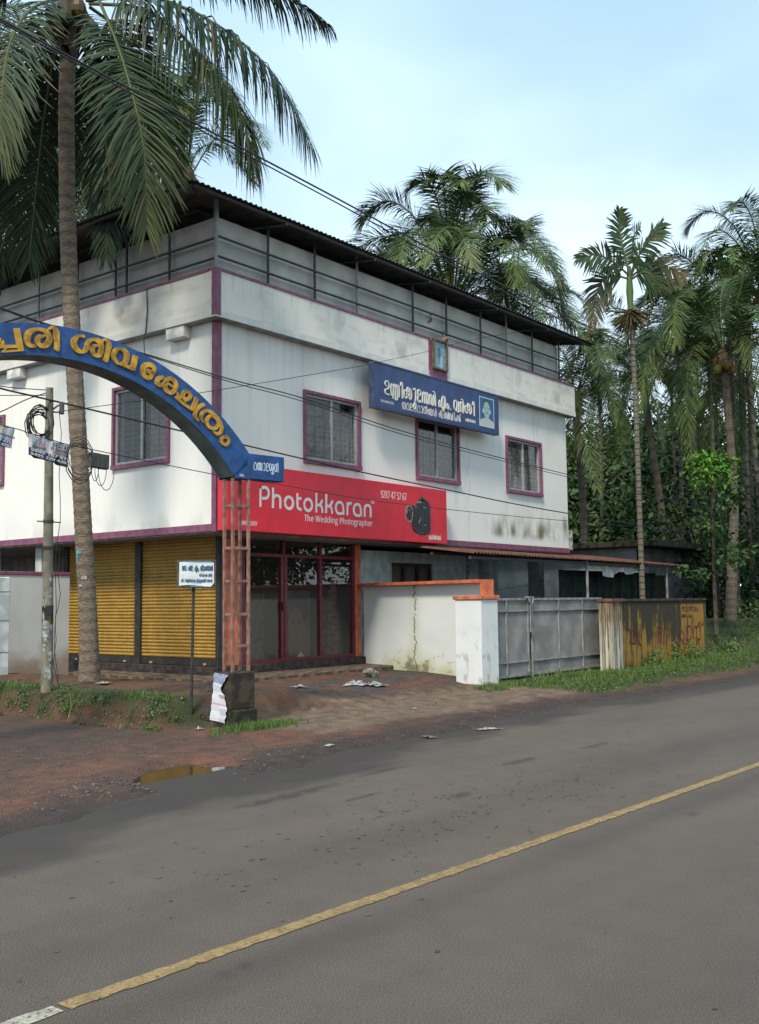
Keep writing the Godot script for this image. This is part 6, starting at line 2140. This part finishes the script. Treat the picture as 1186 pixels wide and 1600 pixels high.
	for l in lists:
		var pts := []
		for k in l[0]:
			pts.append(k - p[0])
		var f := obj("frond", frond(pts, 150, 1.05 * l[3], 0.019 if l[4] > 1.5 else 0.0165, l[4] if l[4] > 1.5 else 0.6, l[1], l[2], rng, Vector3.ZERO, 3), leaf_m, o)
	var mb := MB.new()
	for k in 10:
		var g := TAU * k / 10.0
		mb = MB.new()
		mb.col = Color(0.05, 0.05, 0.018) if k % 3 else Color(0.08, 0.05, 0.02)
		mb.blob(q[-1] + Vector3(cos(g) * 0.3, -0.22 - 0.16 * (k % 3), sin(g) * 0.3), Vector3(0.12, 0.15, 0.12), rng, 0.05, 6, 9)
		obj("coconut", mb, leaf_m, o)
	mb = MB.new()
	mb.col = Color(0.05, 0.036, 0.022)
	mb.blob(q[-1] + Vector3(0, -0.25, 0), Vector3(0.24, 0.65, 0.24), rng, 0.25, 8, 10)
	obj("crown_base", mb, leaf_m, o)

func ring_of(n: int, kinds: Array, size: float, rng: RandomNumberGenerator) -> Array:
	var a := []
	for k in n:
		var v: int = kinds[k % kinds.size()]
		a.append([v, 360.0 * k / n * 1.0 + rng.randf_range(-14, 14) + (k % 3) * 9.0, rng.randf_range(-8, 10), size * rng.randf_range(0.88, 1.1)])
	return a

func far_palms() -> void:
	var rng := RandomNumberGenerator.new()
	rng.seed = 17
	var set_ := [
		["coconut palm whose crown rises just above the middle of the tin roof", Vector3(12.500, 0.200, -5.600), Vector3(12.870, 10.354, -3.693), 1.0, 34, [1, 0, 1, 4, 2, 1]],
		["smaller coconut palm crown right of the one over the roof", Vector3(16.600, 0.200, -6.600), Vector3(17.427, 10.882, -4.316), 0.85, 18, [1, 2, 0, 2, 3]],
		["coconut palm half hidden behind the roof corner beside the tall palm", Vector3(6.200, 0.200, -12.000), Vector3(6.470, 13.477, -8.162), 0.78, 15, [0, 4, 1, 0, 1]],
		["large coconut palm with a straight trunk at the right, nearest the road", Vector3(17.590, 0.756, 2.609), Vector3(17.000, 8.570, 2.947), 0.9, 24, [0, 1, 2, 3, 1, 2, 2, 3]],
		["coconut palm with a slanting trunk behind the thin areca palm", Vector3(24.009, 2.885, -1.921), Vector3(23.034, 9.647, -2.220), 0.9, 20, [1, 2, 0, 2, 3, 1]],
		["coconut palm whose crown is cut by the right edge, tallest there", Vector3(24.528, 1.672, 1.823), Vector3(23.575, 12.155, 2.071), 0.95, 20, [0, 1, 2, 1, 3]],
		["coconut palm with a full crown deep in the grove, left of the straight one", Vector3(28.557, 2.493, -2.684), Vector3(27.863, 11.245, -2.346), 0.95, 20, [1, 2, 0, 3]],
		["coconut palm hanging over the right end of the building", Vector3(21.125, 2.885, -3.971), Vector3(20.674, 8.668, -3.738), 0.9, 18, [1, 2, 3, 2]],
		["dark coconut palm behind the left end of the building, left of the tall palm", Vector3(3.142, 1.870, -10.772), Vector3(2.523, 13.366, -9.956), 1.2, 24, [1, 2, 3, 2, 3]],
		["dark coconut palm at the far left edge, behind the terrace", Vector3(4.068, 1.914, -14.463), Vector3(3.510, 12.941, -13.636), 1.2, 20, [1, 2, 3, 0]],
		["low coconut palm between trunk and roof at the left, behind the terrace", Vector3(6.855, 1.885, -12.542), Vector3(6.125, 13.851, -11.801), 1.0, 18, [1, 2, 3, 3]]]
	for s in set_:
		var b: Vector3 = s[1]
		var t: Vector3 = s[2]
		b.y = 0.2 if b.y > 1.0 or b.y < 0.2 else b.y
		var mid := b.lerp(t, 0.5) + Vector3(0.25, 0, 0.1)
		palm("coconut_palm", s[0], [b, b.lerp(t, 0.25) + Vector3(0.15, 0, 0.05), mid, t], 0.17, 0.12, ring_of(s[4], s[5], s[3], rng), 100 + set_.find(s), 5)

	# areca palm: thin ringed trunk through the shed roof, ragged broad leaflets
	var ab := Vector3(14.045, 2.125, 1.534)
	ab.y = 0.2
	var atop := Vector3(13.372, 9.849, 1.755)
	var o := thing("areca_palm", "slender areca palm with a pale ringed trunk rising through the shed roof", "palm tree", ab)
	var q := [Vector3.ZERO, (atop - ab) * 0.35 + Vector3(0.05, 0, 0), (atop - ab) * 0.7 + Vector3(0.08, 0, 0), atop - ab]
	var am := mat(Color(0.24, 0.22, 0.17), 0.9, 0.4, 1.15, 1.6, 0.5, {"freq": 0.04, "vc": true})
	var tb := MB.new()
	for k in 60:
		tb.col = Color(1, 1, 1)
		var c0 := curve(q, k / 60.0)
		var c1 := curve(q, (k + 0.86) / 60.0)
		tb.tube([c0, c1], [0.085 - k * 0.0003, 0.081 - k * 0.0003], 8, false)
		tb.col = Color(0.32, 0.28, 0.22)
		tb.tube([c1, curve(q, (k + 1.0) / 60.0)], [0.087 - k * 0.0003, 0.087 - k * 0.0003], 8, false)
	obj("trunk", tb, am, o)
	var mb := MB.new()
	mb.col = Color(0.07, 0.12, 0.03)
	mb.tube([q[-1] - Vector3(0, 0.5, 0), q[-1], q[-1] + Vector3(0, 0.7, 0)], [0.07, 0.1, 0.05], 9)
	obj("crownshaft", mb, leaf_m, o)
	mb = MB.new()
	for k in 90:
		mb.col = Color(0.09, 0.075, 0.03) * rng.randf_range(0.5, 1.4)
		var d := Vector3(rng.randfn(), -0.9 + rng.randfn() * 0.4, rng.randfn()).normalized()
		mb.tube([q[-1] - Vector3(0, 0.55, 0) + d * 0.1, q[-1] - Vector3(0, 0.55, 0) + d * rng.randf_range(0.4, 0.75)], [0.025, 0.012], 4, false)
	obj("fruit_stalks", mb, leaf_m, o)
	var ft: Vector3 = q[-1] + Vector3(0, 0.6, 0)
	for f in [[[Vector3(13.346, 10.277, 1.781), Vector3(13.214, 10.880, 1.696), Vector3(13.103, 11.481, 1.639), Vector3(13.069, 12.030, 1.673)], 0], [[Vector3(13.368, 10.277, 1.808), Vector3(13.203, 10.776, 2.156), Vector3(13.088, 11.093, 2.541), Vector3(13.045, 11.387, 2.853)], 0], [[Vector3(13.336, 10.278, 1.768), Vector3(12.888, 10.561, 1.562), Vector3(12.432, 10.704, 1.326), Vector3(12.012, 10.609, 0.939)], 0], [[Vector3(13.341, 10.192, 1.762), Vector3(13.038, 10.283, 1.389), Vector3(12.846, 9.944, 1.097), Vector3(12.802, 8.916, 0.897)], 1], [[Vector3(13.370, 10.243, 1.806), Vector3(13.607, 10.530, 2.149), Vector3(13.926, 10.524, 2.555), Vector3(14.238, 10.296, 2.920)], 1], [[Vector3(13.374, 10.174, 1.802), Vector3(13.194, 10.234, 2.231), Vector3(13.242, 10.116, 2.439), Vector3(13.346, 9.778, 2.525)], 0], [[Vector3(13.357, 10.277, 1.795), Vector3(14.348, 11.207, 1.562), Vector3(14.817, 11.860, 1.275), Vector3(15.278, 12.328, 1.278)], 0]]:
		var pts := []
		for v in f[0]:
			pts.append(v - ab)
		var dry: bool = f[1] == 1
		obj("frond", frond(pts, 34, 0.72, 0.034, 0.55, Color(0.035, 0.065, 0.025), Color(0.15, 0.10, 0.05) if dry else Color(0.05, 0.08, 0.03), rng, Vector3(0, 1, 0.01)), leaf_m, o)

func forest(crown_m: Material) -> void:
	var rng := RandomNumberGenerator.new()
	rng.seed = 23
	var cols := [Color(0.03, 0.066, 0.018), Color(0.055, 0.095, 0.024), Color(0.02, 0.042, 0.014)]
	var crowns := [leaf_cloud(1, 130, 24, Vector3(3.2, 3.4, 3.2), 1.3, 0.36, cols), leaf_cloud(2, 130, 24, Vector3(2.7, 4.2, 2.7), 1.2, 0.33, cols), leaf_cloud(3, 110, 26, Vector3(3.6, 2.8, 3.4), 1.4, 0.38, cols)]
	var trunks := []
	for k in 2:
		var mb := trunk_mesh([Vector3.ZERO, Vector3(0.15, 2.0, 0.1), Vector3(-0.1, 4.0, 0), Vector3(0.1, 6.5, 0.1)], 0.2, 0.1, 0.25, 0.03, rng, 8)
		for j in 6:
			var g := TAU * j / 6
			mb.tube([Vector3(0, 4.0 + j * 0.3, 0), Vector3(cos(g) * 1.0, 5.4 + j * 0.3, sin(g) * 1.0), Vector3(cos(g) * 2.0, 6.4 + j * 0.3, sin(g) * 2.0)], [0.08, 0.05, 0.02], 5)
		trunks.append(mb.mesh())
	var proto := thing("forest_tree", "dark leafy broad tree in the dense grove behind the house", "tree", Vector3.ZERO, 0.0, "trees in the grove")
	put("trunk", trunks[0], bark, proto)
	put("crown", crowns[0], crown_m, proto).position.y = 6.6
	var first := true
	var spots := [[36.45, -12.09, 1.10, 0], [36.26, -10.72, 1.05, 1], [38.78, -10.75, 1.15, 2], [40.39, -10.32, 1.10, 0], [30.71, -4.81, 1.05, 1], [36.16, -5.97, 1.00, 2], [32.89, -3.65, 1.00, 0], [37.59, -4.16, 1.05, 1], [35.39, -2.09, 1.00, 2], [42.22, -14.47, 1.30, 1], [38.20, -9.87, 1.20, 2], [41.56, -8.83, 1.20, 0], [45.03, -7.66, 1.15, 1], [46.68, -5.55, 1.20, 2], [38.52, -14.32, 1.20, 0], [41.46, -2.47, 1.20, 1], [46.52, -12.25, 1.30, 2], [53.83, -9.43, 1.30, 0], [46.71, -15.24, 1.30, 0], [8.99, -21.09, 1.25, 0], [9.20, -24.06, 1.30, 1], [12.19, -23.50, 1.20, 2], [15.58, -25.67, 1.20, 1], [6.22, -21.37, 1.30, 2], [24.69, 2.13, 0.80, 0], [36.21, 0.57, 1.10, 2], [24.73, -1.07, 0.75, 0], [9.0, 19.5, 0.85, 0], [14.0, 21.0, 0.95, 1], [20.0, 19.5, 0.9, 2], [26.0, 22.0, 1.0, 0], [33.0, 20.5, 0.95, 1], [41.0, 22.0, 1.0, 2], [50.0, 21.0, 1.0, 0], [55.77, -23.17, 1.50, 0], [64.06, -25.59, 1.60, 2], [55.95, -19.70, 1.45, 1], [64.58, -21.69, 1.60, 0], [60.10, -17.66, 1.50, 2], [68.95, -19.37, 1.60, 1], [62.27, -14.90, 1.50, 0], [71.40, -16.25, 1.65, 2], [66.61, -12.63, 1.50, 1], [70.00, -11.55, 1.60, 0], [67.04, -8.84, 1.50, 2], [17.0, 25.0, 1.1, 1], [30.0, 27.0, 1.1, 2]]
	for s in spots:
		var o: Node3D = proto
		if not first:
			o = proto.duplicate()
			o.name = numbered("forest_tree")
			add_child(o, true)
			o.get_node("crown").mesh = crowns[s[3]]
		first = false
		o.get_node("crown").position.y = rng.randf_range(4.6, 7.6)
		o.transform = Transform3D(Basis(Vector3.UP, rng.randf() * TAU).scaled(Vector3.ONE * s[2] * Vector3(1, 0.95, 1)), Vector3(s[0], 0.0, s[1]))

	# thin areca trunks standing in the grove
	var am := mat(Color(0.11, 0.105, 0.08), 0.9, 0.5, 1.1, 1.2, 0.4)
	var ar := thing("grove_areca", "thin straight areca trunk among the many in the dark grove", "palm tree", Vector3.ZERO, 0.0, "areca palms in the grove")
	var tm := MB.new()
	tm.tube([Vector3.ZERO, Vector3(0.05, 4, 0), Vector3(-0.03, 8, 0.03), Vector3(0, 11.0, 0)], [0.09, 0.08, 0.07, 0.06], 7)
	obj("trunk", tm, am, ar)
	var af := frond(arc(1.3, 0.9, 0.9), 18, 0.55, 0.04, 0.5, Color(0.06, 0.12, 0.03), Color(0.09, 0.14, 0.04), rng).mesh()
	for k in 8:
		var m := put("frond", af, leaf_m, ar)
		m.transform = Transform3D(Basis.from_euler(Vector3(0, TAU * k / 8 + k, 0.3 if k % 2 else 0.8)), Vector3(0, 11.0, 0))
	first = true
	for px in [[20.63, 1.81], [25.83, 0.33], [23.95, 1.19], [26.81, -1.67], [30.52, -3.42], [30.10, -0.71], [29.27, -1.77], [33.77, -2.54], [25.44, -1.79], [29.12, -3.58], [30.91, -7.79], [36.71, -5.27], [23.19, 0.21], [39.49, -4.98], [22.12, 2.09], [38.04, -3.58]]:
		var o: Node3D = ar if first else ar.duplicate()
		if not first:
			o.name = numbered("grove_areca")
			add_child(o, true)
		first = false
		var s := rng.randf_range(0.85, 1.15)
		o.transform = Transform3D(Basis(Vector3.UP, rng.randf() * TAU).scaled(Vector3(s, s, s)).rotated(Vector3(0, 0, 1), rng.randf_range(-0.02, 0.02)), Vector3(px[0], 0.0, px[1]))

	# undergrowth
	var bcols := [Color(0.035, 0.07, 0.02), Color(0.05, 0.09, 0.025), Color(0.025, 0.05, 0.018)]
	var bush := [leaf_cloud(31, 60, 24, Vector3(1.3, 0.8, 1.2), 0.5, 0.13, bcols, 0.2), leaf_cloud(32, 50, 14, Vector3(1.0, 1.0, 1.0), 0.5, 0.26, bcols, 0.2)]
	var n := 0
	for s in [[18.84, 2.65, 0.55], [19.07, 2.95, 0.80], [22.66, 1.02, 0.60], [24.32, -0.13, 0.70], [24.95, -0.96, 0.60], [26.07, 0.48, 0.90], [29.51, -1.65, 1.00], [31.01, -3.00, 1.00], [28.63, -2.76, 0.90], [26.45, -2.29, 1.50], [17.10, 3.69, 0.50], [21.35, 2.60, 1.00], [37.57, -12.53, 2.00], [37.17, -11.40, 1.90], [39.64, -11.51, 2.00], [38.40, -9.84, 2.00], [37.11, -8.23, 1.90], [35.78, -6.67, 1.90], [6.30, -16.55, 1.50], [4.64, -15.41, 1.50]]:
		var o := put("shrub", bush[n % 2], crown_m)
		o.transform = Transform3D(Basis(Vector3.UP, n * 1.3).scaled(Vector3.ONE * s[2]), Vector3(s[0], 0.45 + s[2] * 0.7, s[1]))
		tag(o, "leafy green shrub in the undergrowth of the grove", "shrub", "shrubs in the undergrowth")
		n += 1

	# young tree with a bright green top
	var yb := Vector3(14.378, 0.679, 3.382)
	var o := thing("young_tree", "young thin tree with a bright yellow-green crown in front of the grove", "tree", yb)
	var yt := Vector3(14.049, 4.899, 3.552) - yb
	obj("trunk", trunk_mesh([Vector3.ZERO, yt * 0.5 + Vector3(-0.05, 0, 0), yt], 0.055, 0.03, 0.2, 0.03, rng, 7), mat(Color(0.10, 0.08, 0.06), 0.9, 0.6, 1.0, 1.5), o)
	put("crown", leaf_cloud(41, 46, 20, Vector3(0.72, 0.42, 0.7), 0.24, 0.15, [Color(0.07, 0.18, 0.02), Color(0.10, 0.23, 0.028), Color(0.055, 0.14, 0.018)], 0.2), crown_m, o).position = yt + Vector3(0, 0.05, 0)
	for k in 9:
		var m := put("branch_leaves", leaf_cloud(50 + k, 9, 12, Vector3(0.5, 0.14, 0.5), 0.2, 0.17, [Color(0.035, 0.075, 0.025), Color(0.05, 0.1, 0.03)], 0.1), crown_m, o)
		m.position = yt * (0.86 - k * 0.062) + Vector3(rng.randf_range(-0.6, 0.75), 0, rng.randf_range(-0.5, 0.7))

# ---------------------------------------------------------------- overhead lines
func cable(label: String, p: Array, r: float) -> void:
	var mb := MB.new()
	var q := []
	var rr := []
	var n := (p.size() - 1) * 10
	for k in n + 1:
		q.append(curve(p, float(k) / n))
		rr.append(r)
	mb.tube(q, rr, 5)
	var o := obj("overhead_cable", mb, mat(Color(0.016, 0.017, 0.018), 0.6, 1, 1))
	tag(o, label, "cable", "cables strung along the road")

func wires() -> void:
	cable("upper of the two cables sloping across the sky and over the tin roof", [Vector3(-6.582, 8.294, 3.000), Vector3(-6.007, 8.242, 3.000), Vector3(-3.791, 8.123, 3.000), Vector3(-0.630, 7.973, 3.000), Vector3(2.479, 7.809, 3.000), Vector3(6.804, 7.680, 3.000), Vector3(10.466, 7.637, 3.000), Vector3(20.014, 7.637, 3.000)], 0.014)
	cable("lower of the two cables sloping across the sky and over the tin roof", [Vector3(-6.469, 8.394, 2.800), Vector3(-5.883, 8.340, 2.800), Vector3(-3.624, 8.196, 2.800), Vector3(-0.403, 8.023, 2.800), Vector3(2.764, 7.833, 2.800), Vector3(7.169, 7.656, 2.800), Vector3(10.893, 7.545, 2.800), Vector3(20.578, 7.255, 2.800)], 0.011)
	cable("upper of the close pair of cables across the upper windows", [Vector3(-5.927, 5.266, 2.000), Vector3(-5.423, 5.237, 2.000), Vector3(-4.802, 5.174, 2.000), Vector3(-3.164, 5.069, 2.000), Vector3(-1.567, 4.978, 2.000), Vector3(0.081, 4.929, 2.000), Vector3(3.094, 4.701, 2.000), Vector3(9.012, 4.492, 2.000), Vector3(22.633, 4.178, 2.000)], 0.010)
	cable("lower of the close pair of cables across the upper windows", [Vector3(-5.898, 5.266, 1.950), Vector3(-5.392, 5.237, 1.950), Vector3(-4.768, 5.174, 1.950), Vector3(-3.123, 5.067, 1.950), Vector3(-1.519, 4.953, 1.950), Vector3(0.135, 4.890, 1.950), Vector3(3.161, 4.654, 1.950), Vector3(9.103, 4.445, 1.950), Vector3(22.771, 4.060, 1.950)], 0.008)
	cable("cable from the utility pole passing above the red board", [Vector3(-5.102, 4.634, 0.600), Vector3(-4.538, 4.567, 0.600), Vector3(-3.676, 4.517, 0.600), Vector3(-1.123, 4.365, 0.600), Vector3(0.073, 4.306, 0.600), Vector3(1.357, 4.234, 0.600), Vector3(3.180, 4.135, 0.600), Vector3(6.252, 4.011, 0.600), Vector3(11.602, 3.832, 0.600), Vector3(26.847, 3.583, 0.600)], 0.014)
	cable("thin line carrying the banners and junction box, crossing the red board", [Vector3(-5.579, 4.072, 1.000), Vector3(-4.546, 3.965, 1.000), Vector3(-4.337, 3.930, 1.000), Vector3(-3.689, 3.836, 1.000), Vector3(-3.390, 3.820, 1.000), Vector3(-0.891, 3.667, 1.000), Vector3(0.615, 3.630, 1.000), Vector3(2.683, 3.546, 1.000), Vector3(5.606, 3.526, 1.000), Vector3(10.837, 3.569, 1.000), Vector3(25.649, 3.799, 1.000)], 0.007)
	cable("thin cable rising from behind the arch to the blue board", [Vector3(-3.463, 4.416, 0.450), Vector3(-2.521, 4.656, 0.450), Vector3(-0.771, 5.102, 0.450), Vector3(1.527, 5.740, 0.450), Vector3(3.866, 6.402, 0.450)], 0.006)
	cable("thin cable rising from the blue board over the picture to the eaves", [Vector3(3.828, 6.404, 0.480), Vector3(5.779, 7.015, 0.480), Vector3(7.577, 7.619, 0.480), Vector3(11.964, 8.887, 0.480), Vector3(13.860, 9.425, 0.480)], 0.005)
	cable("topmost of the thin lines joining the pole top from the left", [Vector3(-4.859, 4.601, 0.500), Vector3(-4.280, 4.631, 0.500), Vector3(-3.706, 4.683, 0.500)], 0.007)
	cable("middle of the thin lines joining the pole top from the left", [Vector3(-4.854, 4.427, 0.500), Vector3(-4.278, 4.523, 0.500), Vector3(-3.705, 4.609, 0.500)], 0.006)
	cable("drooping line running down left from the pole top", [Vector3(-4.847, 4.105, 0.500), Vector3(-4.469, 4.262, 0.500), Vector3(-4.076, 4.489, 0.500), Vector3(-3.705, 4.656, 0.500)], 0.008)
	cable("thin service line slung low inside the porch above the gate", [Vector3(7.090, 1.748, 0.700), Vector3(8.113, 1.849, 0.700), Vector3(9.575, 1.991, 0.700), Vector3(10.203, 2.104, 0.700)], 0.005)

# ---------------------------------------------------------------- litter
func crumple(w: float, h: float, d: float, seed_: int, c: Color) -> MB:
	var f := fnoise(seed_, 0.9, 3)
	var mb := MB.new()
	mb.col = c
	var n := 9
	var g := []
	for a in n:
		var row := []
		for b in n:
			var u := a / (n - 1.0) - 0.5
			var v := b / (n - 1.0) - 0.5
			var k := 1.0 + f.get_noise_2d(a * 0.8, b * 0.8 + 40.0) * 0.7
			row.append(Vector3(u * w * k, maxf(0.004, d * 0.6 * (0.45 + f.get_noise_2d(a * 1.3, b * 1.3)) * (1.2 - 2.0 * Vector2(u, v).length()) + 0.01), v * h * k))
		g.append(row)
	for a in n - 1:
		for b in n - 1:
			mb.col = c * (0.62 if f.get_noise_2d(a * 3.1, b * 3.1 + 9.0) > 0.18 else 1.0)
			mb.quad(g[a][b], g[a][b + 1], g[a + 1][b + 1], g[a + 1][b])
	return mb

func litter() -> void:
	var pm := mat(Color(1, 1, 1), 0.75, 0.75, 1.0, 5.0, 0.0, {"vc": true, "two": true})
	var white := Color(0.52, 0.52, 0.52)
	var list := [
		[Vector3(1.283, 0.200, 2.052), 0.5, 0.34, 0.16, "crumpled white plastic sheet, left half of the pair before the yard wall", white],
		[Vector3(1.437, 0.200, 2.315), 0.42, 0.3, 0.14, "crumpled white plastic sheet, right half of the pair before the yard wall", white],
		[Vector3(0.210, 0.200, 1.740), 0.24, 0.2, 0.08, "small crumpled grey wrapper before the shop step", Color(0.4, 0.4, 0.42)],
		[Vector3(-2.446, 0.420, 0.164), 0.22, 0.18, 0.08, "crumpled cream paper at the foot of the tall palm", Color(0.45, 0.36, 0.28)],
		[Vector3(-3.525, 0.060, 3.505), 0.09, 0.08, 0.05, "tiny white scrap on the lane left of the arch pedestal", white],
		[Vector3(-1.219, 0.030, 6.247), 0.3, 0.1, 0.05, "flattened pale plastic bottle on the shoulder by the road", Color(0.42, 0.38, 0.34)],
		[Vector3(-3.558, 0.030, 5.652), 0.17, 0.07, 0.03, "small white scrap of paper on the muddy shoulder", white],
		[Vector3(-2.234, 0.030, 6.061), 0.2, 0.1, 0.03, "faded brownish wrapper in the shoulder mud", Color(0.26, 0.2, 0.17)],
		[Vector3(-0.285, 0.080, 4.428), 0.06, 0.05, 0.03, "tiny pale scrap on the cement apron", white]]
	var k := 0
	for l in list:
		var p: Vector3 = l[0]
		p.y = maxf(height(p.x, p.z), 0.0) + 0.004
		var o := obj("litter", crumple(l[1], l[2], l[3], 300 + k, l[5]), pm)
		o.position = p
		o.rotation.y = 0.6 + k
		tag(o, l[4], "litter", "scraps of litter on the ground")
		k += 1
	var rng := RandomNumberGenerator.new()
	rng.seed = 5
	var mb := MB.new()
	mb.blob(Vector3.ZERO, Vector3(0.20, 0.075, 0.12), rng, 0.16, 6, 10, Transform3D(Basis(Vector3.BACK, -0.35)))
	var o := obj("plaster_lump", mb, mat(Color(0.42, 0.43, 0.36), 0.95, 0.45, 1.1, 3.0, 0.8))
	o.position = Vector3(2.728, 0.300, 1.229)
	tag(o, "pale lump of broken plaster lying below the yard wall corner", "rubble")
	mb = MB.new()
	mb.tube([Vector3(0, 0, 0), Vector3(0.03, 0.16, 0.02), Vector3(-0.02, 0.36, 0.05)], [0.012, 0.01, 0.005], 5)
	o = obj("dry_stalk", mb, mat(Color(0.4, 0.28, 0.13), 0.9, 0.8, 1, 2))
	o.position = Vector3(-3.900, 0.100, 1.359)
	tag(o, "bent dry palm stalk leaning on the grassy bank", "stalk")
